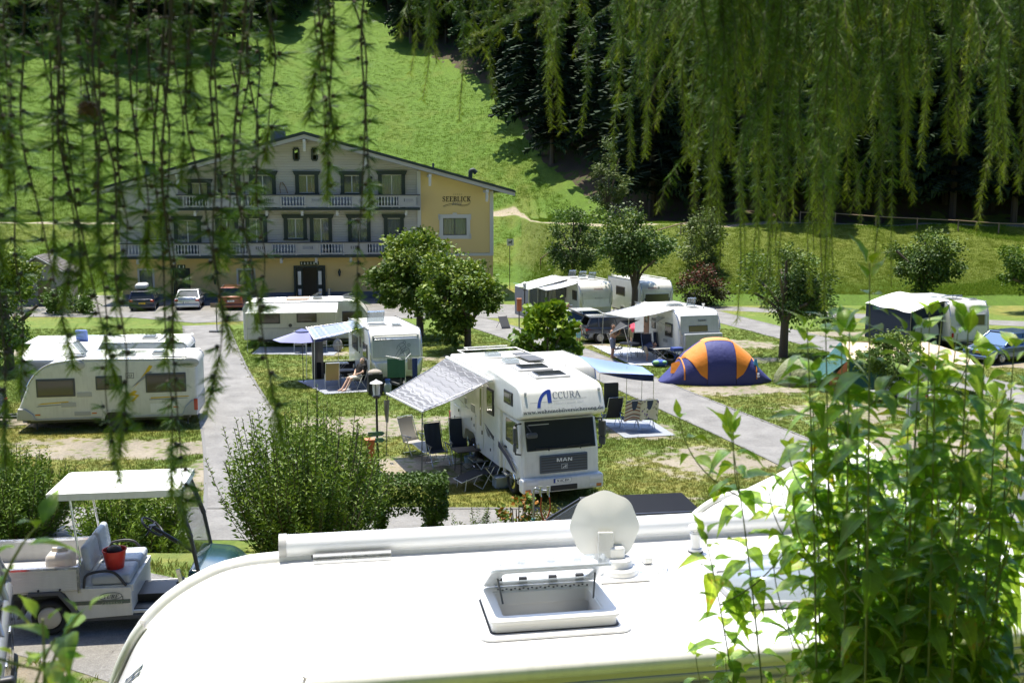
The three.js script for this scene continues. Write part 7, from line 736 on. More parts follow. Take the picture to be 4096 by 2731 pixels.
// ---------------------------------------------------------------- caravan below the viewpoint
{
  const t = thing('caravan', 'large white caravan roof with open hatch and satellite dish below the viewpoint', 'caravan', [0.9, 2.9, -7.27], -80.5), W = 2.24, w2 = W / 2, HR = 2.5;
  const top = [[2.2, HR], [2.6, HR - 0.005], [3.02, 2.455], [3.38, 2.29], [3.63, 2.08], [3.77, 1.87], [3.88, 1.6], [4.0, 1.2], [4.02, 0.4]];
  const roof = mat([0.74, 0.74, 0.73], 0.3, { clearcoat: 0.4, clearcoatRoughness: 0.15, map: T.dirt, bumpMap: rep(T.noise, 0.35), bumpScale: 0.004 });
  const curve = new THREE.SplineCurve(top.map(p => new THREE.Vector2(...p))).getPoints(40).map(p => [p.x, p.y]);
  const hx = 0.33, hz = 0.72, hl = 0.74, hw = 0.48; // open roof hatch
  // roof skin with a real opening, side walls, floor
  const strip = (x0, x1, pts) => { const pos = [], idx = []; pts.forEach(([z, y]) => pos.push(x0, y, z, x1, y, z)); for (let i = 0; i < pts.length - 1; i++) { const a = i * 2; idx.push(a, a + 2, a + 1, a + 1, a + 2, a + 3); } const g = new THREE.BufferGeometry(); g.setAttribute('position', new THREE.Float32BufferAttribute(pos, 3)); g.setIndex(idx); g.computeVertexNormals(); return g; };
  const rp = [[-3.55, HR - 0.02], [-3.2, HR], [2.2, HR]];
  part(t, 'roof', [strip(-w2, w2, [...curve]), strip(-w2, hx - hw / 2, rp), strip(hx + hw / 2, w2, rp), strip(hx - hw / 2, hx + hw / 2, [[-3.55, HR - 0.02], [-3.2, HR], [hz - hl / 2, HR]]), strip(hx - hw / 2, hx + hw / 2, [[hz + hl / 2, HR], [2.2, HR]])], roof);
  const sidep = shp([[-3.55, 0.4], [-3.55, HR - 0.02], [2.2, HR], ...curve.slice(1), [4.02, 0.4]]); for (const s of [-1, 1]) part(t, 'side_wall', side(ext(sidep, 0.03)).translate(s * (w2 - 0.02), -0.004, 0), mat([0.62, 0.6, 0.52], 0.4)); part(t, 'rear_wall', box(W - 0.06, 2.05, 0.03, 0, 1.43, -3.53), M.white); part(t, 'floor', box(W - 0.1, 0.1, 7.6, 0, 0.42, 0.3), M.darkgrey); for (const s of [-1, 1]) wheel(t, s * 0.98, 0.31, 0.1, 0.31, 0.2);
  for (const s of [-1, 1]) part(t, 'corner_moulding', tube([[s * w2, HR - 0.02, -3.5], [s * w2, HR, 2.2], ...curve.filter((_, i) => i % 3 === 2).map(([z, y]) => [s * w2, y, z])], 0.07, 8, 90, 0.2), M.white);
  part(t, 'seam', [box(0.006, 0.004, 5.8, 0.86, HR + 0.002, -0.6), box(0.02, 0.012, 5.8, w2 + 0.062, HR - 0.09, -0.6)], M.plastic);
  part(t, 'side_rail', [rbox(0.03, 0.05, 5.6, 0.01, w2 + 0.01, HR - 0.2, -0.6), rbox(0.02, 0.02, 5.6, 0.005, w2 + 0.01, HR - 0.32, -0.6)], mat([0.5, 0.47, 0.38], 0.5)); part(t, 'side_window_row', rbox(0.03, 0.6, 4.6, 0.05, w2 + 0.005, 1.55, -0.8), M.acrylic);
  part(t, 'nose_window', strip(-0.86, 0.86, curve.filter(p => p[1] < 1.98 && p[1] > 1.1).map(([z, y]) => [z + 0.03, y + 0.01])), M.glass); part(t, 'nose_frame', [tube(curve.filter(p => p[1] < 2.1 && p[1] > 1.0).map(([z, y]) => [-0.93, y + 0.02, z + 0.03]), 0.05, 6, 16), tube(curve.filter(p => p[1] < 2.1 && p[1] > 1.0).map(([z, y]) => [0.93, y + 0.02, z + 0.03]), 0.05, 6, 16)], M.white);
  print(t, 'name_print', 0.9, 0.26, 320, 96, c => txt('Hobby', 'bold 84px serif', '#2a3040', 160, 48)(c), { p: [0.42, 2.17, 3.55], rx: -48, ry: 0 });
  // rolled awning along the far edge
  const aw = part(t, 'awning_tube', [cyl(0.086, 6.0, -w2 + 0.0, HR + 0.11, -0.42, 'z', 24), box(0.05, 0.06, 6.0, -w2 + 0.03, HR + 0.03, -0.42)], mat([0.76, 0.77, 0.78], 0.35, { clearcoat: 0.4 })); part(aw, 'end_cap', [cyl(0.094, 0.06, -w2, HR + 0.11, 2.6, 'z', 20), cyl(0.092, 0.05, -w2, HR + 0.11, -3.43, 'z', 20)], M.plastic); part(aw, 'mounting_plate', [box(0.06, 0.025, 0.62, -w2 + 0.15, HR + 0.014, 2.05), box(0.02, 0.06, 0.62, -w2 + 0.12, HR + 0.035, 2.05)], M.alu);
  // hatch: flange, frame, blind, lid with struts
  const fl = new THREE.Shape(); const R = (s, w, l, r, C2 = s) => { C2.moveTo(-w + r, -l); C2.lineTo(w - r, -l); C2.quadraticCurveTo(w, -l, w, -l + r); C2.lineTo(w, l - r); C2.quadraticCurveTo(w, l, w - r, l); C2.lineTo(-w + r, l); C2.quadraticCurveTo(-w, l, -w, l - r); C2.lineTo(-w, -l + r); C2.quadraticCurveTo(-w, -l, -w + r, -l); }; const ring = (w, l, r, w2_, l2, r2, h) => { const s = new THREE.Shape(); R(s, w, l, r); const p = new THREE.Path(); R(p, w2_, l2, r2); s.holes.push(p); return ext(s, h, Math.min(0.008, h / 3), 2).rotateX(-Math.PI / 2); };
  const grey2 = mat([0.6, 0.59, 0.56], 0.45), hf = part(t, 'roof_hatch', [ring(hw / 2 + 0.06, hl / 2 + 0.06, 0.05, hw / 2 - 0.03, hl / 2 - 0.03, 0.03, 0.1).translate(hx, HR + 0.05, hz), ring(hw / 2 + 0.08, hl / 2 + 0.08, 0.06, hw / 2 - 0.02, hl / 2 - 0.02, 0.03, 0.025).translate(hx, HR + 0.098, hz)], grey2);
  part(hf, 'flange', ring(hw / 2 + 0.15, hl / 2 + 0.15, 0.1, hw / 2 + 0.055, hl / 2 + 0.055, 0.05, 0.02).translate(hx, HR + 0.012, hz), roof); part(hf, 'seal', ring(hw / 2 + 0.075, hl / 2 + 0.075, 0.05, hw / 2 + 0.05, hl / 2 + 0.05, 0.04, 0.012).translate(hx, HR + 0.02, hz), M.black);
  part(hf, 'inner_frame', [box(0.02, 0.2, hl, hx - hw / 2 + 0.01, HR - 0.06, hz), box(0.02, 0.2, hl, hx + hw / 2 - 0.01, HR - 0.06, hz), box(hw, 0.2, 0.02, hx, HR - 0.06, hz - hl / 2 + 0.01), box(hw, 0.2, 0.02, hx, HR - 0.06, hz + hl / 2 - 0.01)], grey2);
  for (let k = 0; k < 26; k++) part(hf, 'blind_pleat', box(hw - 0.06, 0.012, 0.014, hx, HR - 0.13 + (k % 2) * 0.012, hz + hl / 2 - 0.05 - k * 0.0205, 0, 0, 0), mat([0.66, 0.65, 0.62], 0.7)); part(hf, 'vent_hole', Array.from({ length: 22 }, (_, k) => cyl(0.008, 0.006, hx - hw / 2 + 0.005 + (k % 2) * 0.014, HR + 0.112, hz + hl / 2 - 0.06 - k * 0.031, 'y', 8)), M.black);
  const lid = ring(hw / 2 + 0.05, hl / 2 + 0.05, 0.07, hw / 2 - 0.05, hl / 2 - 0.05, 0.05, 0.02), up = (() => { const s = new THREE.Shape(); R(s, hw / 2 - 0.04, hl / 2 - 0.04, 0.05); return ext(s, 0.012).rotateX(-Math.PI / 2).translate(0, 0.085, 0); })(), skirt = (() => { const pos = [], idx = [], n = 4; const lo = [[-hw / 2 - 0.05, -hl / 2 - 0.05], [hw / 2 + 0.05, -hl / 2 - 0.05], [hw / 2 + 0.05, hl / 2 + 0.05], [-hw / 2 - 0.05, hl / 2 + 0.05]], hi = lo.map(([a, b]) => [a * 0.84, b * 0.88]); for (let i = 0; i < 4; i++) { const j = (i + 1) % 4, o = pos.length / 3; pos.push(lo[i][0], 0, lo[i][1], lo[j][0], 0, lo[j][1], hi[j][0], 0.085, hi[j][1], hi[i][0], 0.085, hi[i][1]); idx.push(o, o + 1, o + 2, o, o + 2, o + 3); } const g = new THREE.BufferGeometry(); g.setAttribute('position', new THREE.Float32BufferAttribute(pos, 3)); g.setIndex(idx); g.computeVertexNormals(); return g; })();
  const place = g => g.translate(hw / 2 + 0.05, 0, 0).rotateZ(31 * D).translate(hx - hw / 2 - 0.06, HR + 0.12, hz); const lidM = mat([0.9, 0.92, 0.93], 0.05, { transmission: 0.97, thickness: 0, ior: 1.42 }); part(hf, 'lid', [place(up), place(skirt)], lidM); part(hf, 'lid_rim', place(lid), mat([0.55, 0.57, 0.58], 0.2, { transmission: 0.5, thickness: 0 }));
  part(hf, 'lid_strut', [-1, 1].map(s => rod([hx + 0.05, HR + 0.12, hz + s * (hl / 2 - 0.05)], [hx - 0.02, HR + 0.3, hz + s * (hl / 2 - 0.02)], 0.007)), M.darkgrey); part(hf, 'hinge', [-0.3, -0.1, 0.12, 0.3].map(z => rbox(0.03, 0.05, 0.06, 0.005, hx - hw / 2 - 0.05, HR + 0.15, hz + z)), M.black);
  // second, closed bubble skylight
  const sk = part(t, 'skylight', [ring(0.36, 0.52, 0.08, 0.3, 0.46, 0.06, 0.05).translate(0.15, HR + 0.03, -1.15)], M.plastic); part(sk, 'bubble', new THREE.SphereGeometry(1, 28, 12, 0, 6.283, 0, 1.571).scale(0.36, 0.2, 0.52).translate(0.15, HR + 0.045, -1.15), M.smoke); part(sk, 'blind', box(0.6, 0.015, 0.9, 0.15, HR + 0.03, -1.15), M.plastic);
  const vp = part(t, 'vent_pipe', [cyl(0.042, 0.17, -0.72, HR + 0.09, -0.74), cyl(0.058, 0.03, -0.72, HR + 0.02, -0.74), cyl(0.05, 0.025, -0.72, HR + 0.15, -0.74)], M.white); part(vp, 'cap', [lathe([[0.066, 0], [0.06, 0.02], [0.02, 0.035], [0, 0.037]], -0.72, HR + 0.205, -0.74), cyl(0.035, 0.03, -0.72, HR + 0.19, -0.74)], M.offwhite); part(vp, 'seal_ring', cyl(0.062, 0.012, -0.72, HR + 0.008, -0.74), M.black);
  // satellite dish, back to the camera
  const bx = -0.32, bz = 0.02, ds = part(t, 'satellite_mount', [lathe([[0, 0.13], [0.09, 0.13], [0.1, 0.12], [0.1, 0.07], [0.13, 0.065], [0.145, 0.05], [0.145, 0.02], [0.17, 0.0]], bx, HR + 0.012, bz, 28), rbox(0.34, 0.012, 0.4, 0.004, bx, HR + 0.01, bz), rbox(0.1, 0.12, 0.12, 0.02, bx - 0.02, HR + 0.17, bz + 0.02)], M.white);
  const dish = (() => { const pos = [], idx = [], n = 64, m = 8; for (let s = 0; s < 2; s++) for (let j = 0; j <= m; j++) for (let i = 0; i < n; i++) { const a = i / n * 6.283, q = j / m, rr = 0.265 * (1 + 0.022 * Math.cos(a * 8)) * q * (j === m && s ? 1.012 : 1); pos.push(Math.cos(a) * rr * 0.985, Math.sin(a) * rr * 1.02, (0.05 * q * q) - (s ? 0.014 : 0)); } const S = (m + 1) * n; for (let s = 0; s < 2; s++) for (let j = 0; j < m; j++) for (let i = 0; i < n; i++) { const a = s * S + j * n + i, b = s * S + j * n + (i + 1) % n, c = a + n, d = b + n; s ? idx.push(a, b, c, b, d, c) : idx.push(a, c, b, b, c, d); } for (let i = 0; i < n; i++) { const a = m * n + i, b = m * n + (i + 1) % n; idx.push(a, a + S, b, b, a + S, b + S); } const g = new THREE.BufferGeometry(); g.setAttribute('position', new THREE.Float32BufferAttribute(pos, 3)); g.setIndex(idx); return toCreasedNormals(g, 0.6); })();
  const turnD = g => g.rotateX(8 * D).rotateY(-98 * D).translate(bx - 0.06, HR + 0.37, bz + 0.1); part(ds, 'dish', turnD(dish), mat([0.76, 0.75, 0.70], 0.5)); part(ds, 'dish_arm', [turnD(rbox(0.12, 0.34, 0.03, 0.008, 0, -0.2, -0.035)), ...[[-0.045, -0.06], [0.045, -0.06], [-0.045, -0.26], [0.045, -0.26]].map(([x, y]) => turnD(cyl(0.006, 0.01, x, y, -0.055, 'z', 8)))], M.offwhite);
  const cb = part(t, 'cable', [tube([[bx - 0.05, HR + 0.02, bz - 0.12], [bx + 0.02, HR + 0.02, bz - 0.3], [bx - 0.1, HR + 0.03, bz - 0.38], [bx - 0.2, HR + 0.05, bz - 0.3]], 0.006, 5, 20), tube([[bx - 0.05, HR + 0.02, bz - 0.14], [bx + 0.05, HR + 0.02, bz - 0.33], [bx - 0.12, HR + 0.03, bz - 0.42], [bx - 0.22, HR + 0.05, bz - 0.34]], 0.006, 5, 20)], M.offwhite); part(cb, 'gland_box', rbox(0.1, 0.06, 0.08, 0.02, bx - 0.22, HR + 0.035, bz - 0.29), M.white);
}
// ---------------------------------------------------------------- utility cart
{
  const t = thing('utility_cart', 'white and dark green utility cart with load bed and roof', 'cart', [-5.8, 2.906, -12.6], 98), gr = mat([0.012, 0.045, 0.042], 0.25, { clearcoat: 0.8, clearcoatRoughness: 0.1 }), wh = mat([0.62, 0.61, 0.57], 0.5, { map: T.dirt, bumpMap: rep(T.noise, 1), bumpScale: 0.002 }), seatm = mat([0.36, 0.38, 0.4], 0.6, { bumpMap: rep(T.noise, 2), bumpScale: 0.01 }), ribs = mat([0.62, 0.61, 0.57], 0.5, { map: T.dirt, bumpMap: dataTex(4, 64, grey((i, j) => j % 16 < 8 ? 220 : 120), false), bumpScale: 0.006 }); ribs.bumpMap.repeat.set(1, 12);
  for (const s of [-1, 1]) { wheel(t, s * 0.5, 0.235, 0, 0.235, 0.2, mat([0.5, 0.46, 0.38], 0.6)); wheel(t, s * 0.5, 0.235, 1.85, 0.235, 0.2, mat([0.5, 0.46, 0.38], 0.6)); part(t, 'fender', side(ext([[-0.38, 0.26], [-0.22, 0.6], [0.16, 0.6], [0.42, 0.24], [0.35, 0.24], [0.13, 0.55], [-0.18, 0.55], [-0.33, 0.26]], 0.26, 0.01)).translate(s * 0.5, 0, 0), M.darkgrey); }
  // load bed: planks
  part(t, 'bed_floor', box(1.16, 0.04, 1.42, 0, 0.6, -0.34), M.plastic); for (const s of [-1, 1]) part(t, 'bed_side', rbox(0.05, 0.29, 1.42, 0.01, s * 0.58, 0.74, -0.34), ribs); part(t, 'bed_side', rbox(1.1, 0.29, 0.05, 0.01, 0, 0.74, 0.35), ribs); part(t, 'tailgate', rbox(1.1, 0.29, 0.05, 0.01, 0, 0.74, -1.03), ribs); part(t, 'bed_rail', [box(0.06, 0.03, 1.46, -0.585, 0.895, -0.34), box(0.06, 0.03, 1.46, 0.585, 0.895, -0.34), box(0.05, 0.34, 0.04, -0.58, 0.73, 0.39), box(0.05, 0.34, 0.04, 0.58, 0.73, 0.39)], M.alu); part(t, 'bolt', [cyl(0.014, 0.02, -0.61, 0.62, -0.1, 'x', 8), cyl(0.014, 0.02, -0.61, 0.62, 0.16, 'x', 8)], M.black);
  const panel = part(t, 'side_panel', [side(ext([[-0.32, 0.62], [1.02, 0.6], [1.02, 0.22], [0.42, 0.2], [0.2, 0.56], [-0.32, 0.56]], 1.16, 0.01))], wh); for (const s of [-1, 1]) { part(panel, 'stripe', side(ext([[0.2, 0.44], [1.0, 0.44], [1.0, 0.39], [0.24, 0.39]], 0.006)).translate(s * 0.584, 0, 0), gr); print(panel, 'cart_lettering', 0.36, 0.2, 288, 160, c => { c.strokeStyle = '#5a6462'; c.lineWidth = 7; c.beginPath(); c.ellipse(130, 56, 112, 38, -0.05, 0, 7); c.stroke(); txt('TURF', 'bold italic 56px serif', '#33403e', 128, 58)(c); txt('1', 'bold 50px serif', '#33403e', 248, 76)(c); txt('CARRYALL', 'bold 38px sans-serif', '#8d9a84', 144, 130, 'center', 1.15)(c); }, { p: [s * 0.59, 0.46, 0.78], ry: s * 90 }); }
  part(t, 'sill', rbox(1.14, 0.07, 1.7, 0.02, 0, 0.19, 1.1), M.darkgrey); part(t, 'floor', box(1.1, 0.03, 0.85, 0, 0.25, 1.35), wh); part(t, 'floor_mat', box(1.0, 0.012, 0.6, 0, 0.27, 1.3), M.black); part(t, 'frame', box(0.5, 0.14, 2.8, 0, 0.3, 0.7), M.black);
  for (const s of [-1, 1]) { part(t, 'seat', rbox(0.52, 0.14, 0.5, 0.05, s * 0.28, 0.69, 0.76, 0, 0, 0, 3), seatm); part(t, 'seat_back', rbox(0.5, 0.34, 0.1, 0.05, s * 0.28, 0.98, 0.47, 0, -8, 0, 3), seatm); part(t, 'hip_rail', tube([[s * 0.58, 0.62, 0.44], [s * 0.6, 0.8, 0.5], [s * 0.6, 0.82, 0.8], [s * 0.57, 0.62, 0.96]], 0.018), M.black); }
  part(t, 'seat_base', box(1.1, 0.08, 0.6, 0, 0.58, 0.74), wh);
  // front cowl
  part(t, 'cowl', toCreasedNormals(flat(side(ext(rpoly([[1.62, 0.27], [1.74, 0.78, 0.05], [2.2, 0.72, 0.12], [2.42, 0.5, 0.12], [2.4, 0.3, 0.05], [2.12, 0.3], [2.05, 0.46, 0.12], [1.85, 0.5, 0.15], [1.68, 0.35], [1.66, 0.27]], 5), 1.14, 0.06, 3))), 0.6), gr); part(t, 'dash_edge', [box(0.04, 0.56, 0.05, -0.55, 0.52, 1.66, 0, -12), box(0.04, 0.56, 0.05, 0.55, 0.52, 1.66, 0, -12)], M.alu); part(t, 'front_bumper', rbox(1.1, 0.18, 0.1, 0.04, 0, 0.36, 2.46), M.darkgrey);
  part(t, 'pedal', [rod([-0.3, 0.3, 1.45], [-0.3, 0.52, 1.56], 0.015), rbox(0.1, 0.1, 0.03, 0.01, -0.3, 0.5, 1.55), rbox(0.1, 0.14, 0.03, 0.01, -0.12, 0.45, 1.58)], M.black);
  const sw = part(t, 'steering_wheel', new THREE.TorusGeometry(0.17, 0.017, 8, 26).rotateX(-48 * D).translate(0.27, 1.12, 1.14), M.black); part(sw, 'hub', [rod([0.27, 1.12, 1.14], [0.1, 1.12, 1.14], 0.014), rod([0.27, 1.12, 1.14], [0.44, 1.12, 1.14], 0.014), rod([0.27, 1.12, 1.14], [0.27, 0.99, 1.05], 0.014), cyl(0.05, 0.04, 0.27, 1.12, 1.14)], M.black); part(t, 'steering_column', rod([0.27, 1.1, 1.16], [0.27, 0.72, 1.7], 0.028), M.black);
  // roof on struts, windscreen
  const rf = part(t, 'roof', [rbox(1.0, 0.06, 1.62, 0.03, 0, 1.83, 0.86, 0, 0, 0, 3), box(1.02, 0.09, 0.05, 0, 1.795, 0.06), box(1.02, 0.09, 0.05, 0, 1.8, 1.66), box(0.05, 0.09, 1.62, -0.49, 1.795, 0.86), box(0.05, 0.09, 1.62, 0.49, 1.795, 0.86)], mat([0.8, 0.8, 0.78], 0.45, { map: T.dirt })); part(rf, 'roof_rib', rbox(0.76, 0.04, 1.3, 0.02, 0, 1.86, 0.84), M.white);
  for (const s of [-1, 1]) { part(t, 'front_strut', [rod([s * 0.46, 1.8, 1.6], [s * 0.54, 1.2, 1.78], 0.036), rod([s * 0.54, 1.2, 1.78], [s * 0.54, 0.72, 1.86], 0.026)], M.black); part(t, 'rear_strut', rod([s * 0.46, 1.8, 0.3], [s * 0.52, 0.9, 0.4], 0.016), M.alu); } part(t, 'windscreen', box(1.02, 1.06, 0.006, 0, 1.25, 1.755, 0, -13), M.clear);
  t.scale.setScalar(0.97);
  const b = thing('red_bucket', 'red plastic bucket standing on the cart seat', 'bucket', [-5.8 + 0.74 * 0.99 + 0.26 * 0.139, 3.645, -12.6 - 0.74 * 0.139 + 0.26 * 0.99]); part(b, 'pail', lathe([[0, 0], [0.105, 0], [0.14, 0.22], [0.15, 0.225], [0.15, 0.24], [0.135, 0.235], [0.1, 0.01]], 0, 0, 0, 22), mat([0.55, 0.035, 0.015], 0.4)); part(b, 'rag', new THREE.SphereGeometry(0.1, 10, 7).scale(1, 0.7, 0.8).translate(0.0, 0.22, 0), M.black);
  const j = thing('plastic_canister', 'translucent canister half full of orange liquid in the cart bed', 'canister', [-5.8 + 0.12 * 0.99 + 0.36 * 0.139, 3.508, -12.6 - 0.12 * 0.139 + 0.36 * 0.99], 98); part(j, 'canister', [rbox(0.3, 0.42, 0.32, 0.08, 0, 0.21, 0, 0, 0, 0, 4), cyl(0.05, 0.05, 0, 0.44, 0), rbox(0.05, 0.06, 0.2, 0.02, 0, 0.44, 0)], mat([0.72, 0.66, 0.56], 0.4, { transmission: 0.35, thickness: 0 })); part(j, 'liquid', rbox(0.308, 0.16, 0.328, 0.06, 0, 0.085, 0, 0, 0, 0, 3), mat([0.62, 0.14, 0.07], 0.35));
}
console.log('near');
// ---------------------------------------------------------------- larch overhead: drooping twigs with needle tufts
{
  const stemM = mat([0.055, 0.042, 0.032], 0.9), needA = mat([0.11, 0.205, 0.024], 0.5, { specularIntensity: 0.35, side: THREE.DoubleSide, transmission: 0.5, thickness: 0, vertexColors: true }), needB = mat([0.125, 0.225, 0.024], 0.5, { specularIntensity: 0.3, side: THREE.DoubleSide, transmission: 0.5, thickness: 0, vertexColors: true });
  function twig(L, seed, kind) { // hangs from y = 0 down to -L
    const r = rng(seed), pts = []; let x = 0, z = 0; const n = 10; for (let i = 0; i <= n; i++) { pts.push(V(x, -L * i / n, z)); x += (r() - 0.5) * 0.035 * L; z += (r() - 0.5) * 0.035 * L; }
    const c = new THREE.CatmullRomCurve3(pts), st = [], pos = [], col = [], idx = [], p = V(), d = V(), a = V(), w = V();
    const rr = t => mix(kind ? 0.0024 : 0.0046, 0.001, t); { const fr = 26, pp = c.getPoints(fr); for (let i = 0; i < fr; i++) st.push(rod(pp[i].toArray(), pp[i + 1].toArray(), rr(i / fr), rr((i + 1) / fr), 5)); }
    const fine = kind ? 0.68 : 0.9, needle = (o, dir, len, wd, k) => { w.set(r() - 0.5, r() - 0.5, r() - 0.5).cross(dir).normalize(); wd *= fine; const q = pos.length / 3; pos.push(o.x - w.x * wd, o.y - w.y * wd, o.z - w.z * wd, o.x + w.x * wd, o.y + w.y * wd, o.z + w.z * wd, o.x + dir.x * len * 0.7 + w.x * wd, o.y + dir.y * len * 0.7 - len * 0.04 + w.y * wd, o.z + dir.z * len * 0.7 + w.z * wd, o.x + dir.x * len, o.y + dir.y * len - len * 0.1, o.z + dir.z * len); idx.push(q, q + 1, q + 2, q, q + 2, q + 3); for (let u = 0; u < 4; u++) col.push(...k); };
    const along = (cv, len, t0, density, tipY) => { const m = len * density | 0; for (let i = 0; i < m; i++) { const t = t0 + (1 - t0) * (i + r()) / m; cv.getPoint(t, p); cv.getTangent(Math.min(0.999, t), d); const an = r() * 6.283; a.set(Math.cos(an), -0.25 - 0.5 * r(), Math.sin(an)).addScaledVector(d, 0.55).normalize(); const tip = Math.max(0, (t - 0.72) / 0.28) * tipY; const k = 0.75 + 0.5 * r(); needle(p, a, 0.022 + 0.01 * r() - 0.008 * tip, 0.0009, [k * mix(1, 2.9, tip), k * mix(1, 2.0, tip), k]); } };
    const rosette = (o, n2, up, ax = 9) => { const k0 = 0.7 + 0.6 * r(), L0 = ax === 9 ? 1 : 0.85 + 0.5 * r(); for (let i = 0; i < n2; i++) { const an = r() * 6.283, e = r(); a.set(Math.cos(an) * (0.4 + e), up - 0.9 * r() + 0.3, Math.sin(an) * (0.4 + e)); if (ax !== 9) { a.x += Math.cos(ax) * 0.75; a.z += Math.sin(ax) * 0.75; } a.normalize(); const k = k0 * (0.8 + 0.4 * r()); needle(o, a, (0.023 + 0.013 * r()) * L0, 0.00095, [k, k, k]); } };
    if (kind === 0) { for (let s = 0.02; s < 0.985; s += (0.022 + 0.034 * r()) / L) { c.getPoint(s, p); const an = r() * 6.283; p.x += Math.cos(an) * 0.007; p.z += Math.sin(an) * 0.007; st.push(new THREE.SphereGeometry(0.0052, 5, 4).translate(p.x, p.y, p.z)); rosette(p, 18 + 18 * r() | 0, -0.5 + 1.1 * r(), an); } along(c, L, 0.93, 150, 0.6); }
    else { for (let s = 0.02; s < 0.8; s += (0.022 + 0.03 * r()) / L) { c.getPoint(s, p); rosette(p, 17 + 12 * r() | 0, -0.3 + 0.6 * r()); } along(c, L, 0.4, 480, 1); for (let k = 0; k < 2 + L * 3; k++) { const s = 0.1 + 0.75 * r(); c.getPoint(s, p); const an = r() * 6.283, l = 0.08 + 0.16 * r(), q = p.clone(), b = new THREE.QuadraticBezierCurve3(q, V(q.x + Math.cos(an) * l * 0.5, q.y - 0.02, q.z + Math.sin(an) * l * 0.5), V(q.x + Math.cos(an) * l * 0.7, q.y - l * 0.75, q.z + Math.sin(an) * l * 0.7)); st.push(new THREE.TubeGeometry(b, 5, 0.0012, 4)); along(b, l, 0.02, 640, 1); } }
    const g = new THREE.BufferGeometry(); g.setAttribute('position', new THREE.Float32BufferAttribute(pos, 3)); g.setAttribute('color', new THREE.Float32BufferAttribute(col, 3)); g.setIndex(idx); g.computeVertexNormals(); return { stem: ready(join(st)), need: ready(g), L };
  }
  const LEN = [0.7, 0.95, 1.2, 1.5, 1.85], lib = [0, 1].map(k => LEN.map((l, i) => [twig(l, 60 + k * 20 + i, k), twig(l, 160 + k * 20 + i, k)]));
  const t = thing('larch_tree', 'larch tree trailing long needle twigs across the top of the view', 'tree', [2.75, land(2.75, -2.3), -2.3]), ox = 2.75, oy = land(2.75, -2.3), oz = -2.3, r = rng(123);
  part(t, 'trunk', [rod([0, -0.3, 0], [0.1, 6.5, 0], 0.24, 0.17, 12), rod([0.1, 6.5, 0], [0.15, 12, 0], 0.17, 0.08, 10)], M.bark);
  const LZ = [-1.85, -2.15, -2.5, -2.8, -3.15, -3.7, -4.3, -4.9], LY = z => z < -3.5 ? 10.45 : 9.45; for (const z of LZ) part(t, 'limb', tube([[0.1, LY(z) - oy - 0.25, 0], [-0.6, LY(z) - oy + 0.1, (z - oz) * 0.7], [-1.6, LY(z) - oy, z - oz], [-2.8, LY(z) - oy + 0.02, z - oz], [-4.1, LY(z) - oy - 0.02, z - oz + 0.05]], 0.022, 6, 40), M.bark);
  function hang(x, tipY, z, kind) { const zl = LZ.reduce((b, q) => Math.abs(q - z) < Math.abs(b - z) ? q : b), need = LY(zl) - tipY, v = LEN.reduce((b, l) => Math.abs(l - need) < Math.abs(b - need) ? l : b), k = lib[kind][LEN.indexOf(v)][r() < 0.5 ? 0 : 1], s = Math.max(0.82, Math.min(1.2, need / v)); const o = shadows(new THREE.Mesh(k.stem, stemM)); o.name = 'twig'; o.position.set(x - ox, tipY + k.L * s - oy, z - oz); o.scale.setScalar(s); o.rotation.set((r() - 0.5) * 0.1, r() * 6.28, (r() - 0.5) * 0.16); const nd = shadows(new THREE.Mesh(k.need, kind ? needB : needA)); nd.name = 'needles'; o.add(nd); t.add(o); return o; }
  // open dark twigs on one side, measured in metres from the lens axis
  for (let i = 0; i < 38; i++) { const f = (i + 0.2 + 0.6 * r()) / 38, d = 1.8 + 0.65 * r(), x = mix(-0.52, -0.145, f) * d, long = r(); const tip = 8.3 - d * (f < 0.45 ? mix(-0.05, 0.2, long) : f < 0.8 ? mix(-0.1, 0.16, long) : mix(-0.15, 0.04, long)); hang(x, tip, -d, 0); }
  for (let i = 0; i < 8; i++) { const d = 1.9 + 0.8 * r(); hang(mix(-0.52, -0.22, r()) * d, 8.3 + d * mix(0.02, 0.15, r()), -d, 0); }
  for (const [fx, fy, d] of [[-0.305, 0.36, 1.9], [-0.30, 0.3, 2.1], [-0.245, 0.23, 1.9], [-0.235, 0.2, 2.0], [-0.145, 0.13, 2.0], [-0.46, 0.25, 1.8], [-0.41, 0.3, 2.0], [-0.37, 0.24, 1.85], [-0.165, 0.02, 2.2]]) hang(fx * d, 8.3 - fy * d, -d, 0);
  for (const [fx, fy] of [[-0.1, -0.12], [-0.09, -0.095], [-0.08, -0.13], [-0.04, -0.09], [-0.05, -0.075], [-0.035, -0.13], [-0.012, -0.16]]) hang(fx * 2.7, 8.3 - fy * 2.7, -2.7 - 0.2 * r(), 1);
  const env = [[0, -0.06], [0.03, -0.01], [0.08, -0.035], [0.12, -0.02], [0.16, 0.0], [0.2, 0.07], [0.25, 0.11], [0.28, 0.09], [0.33, 0.1], [0.37, 0.07], [0.42, 0.03], [0.46, 0.04], [0.5, -0.06], [0.54, -0.13]], eY = f => { for (let i = 1; i < env.length; i++) if (f <= env[i][0]) return mix(env[i - 1][1], env[i][1], (f - env[i - 1][0]) / (env[i][0] - env[i - 1][0])); return -0.13; };
  for (let i = 0; i < 104; i++) { let f = r() * 0.54; if ((f < 0.14 || f > 0.44) && r() < 0.4) f = 0.12 + r() * 0.32; const d = 2.35 + 0.95 * r(), u = r(); hang(f * d, 8.3 - d * mix(eY(f), -0.17, Math.pow(u, 1.25)), -d, 1); }
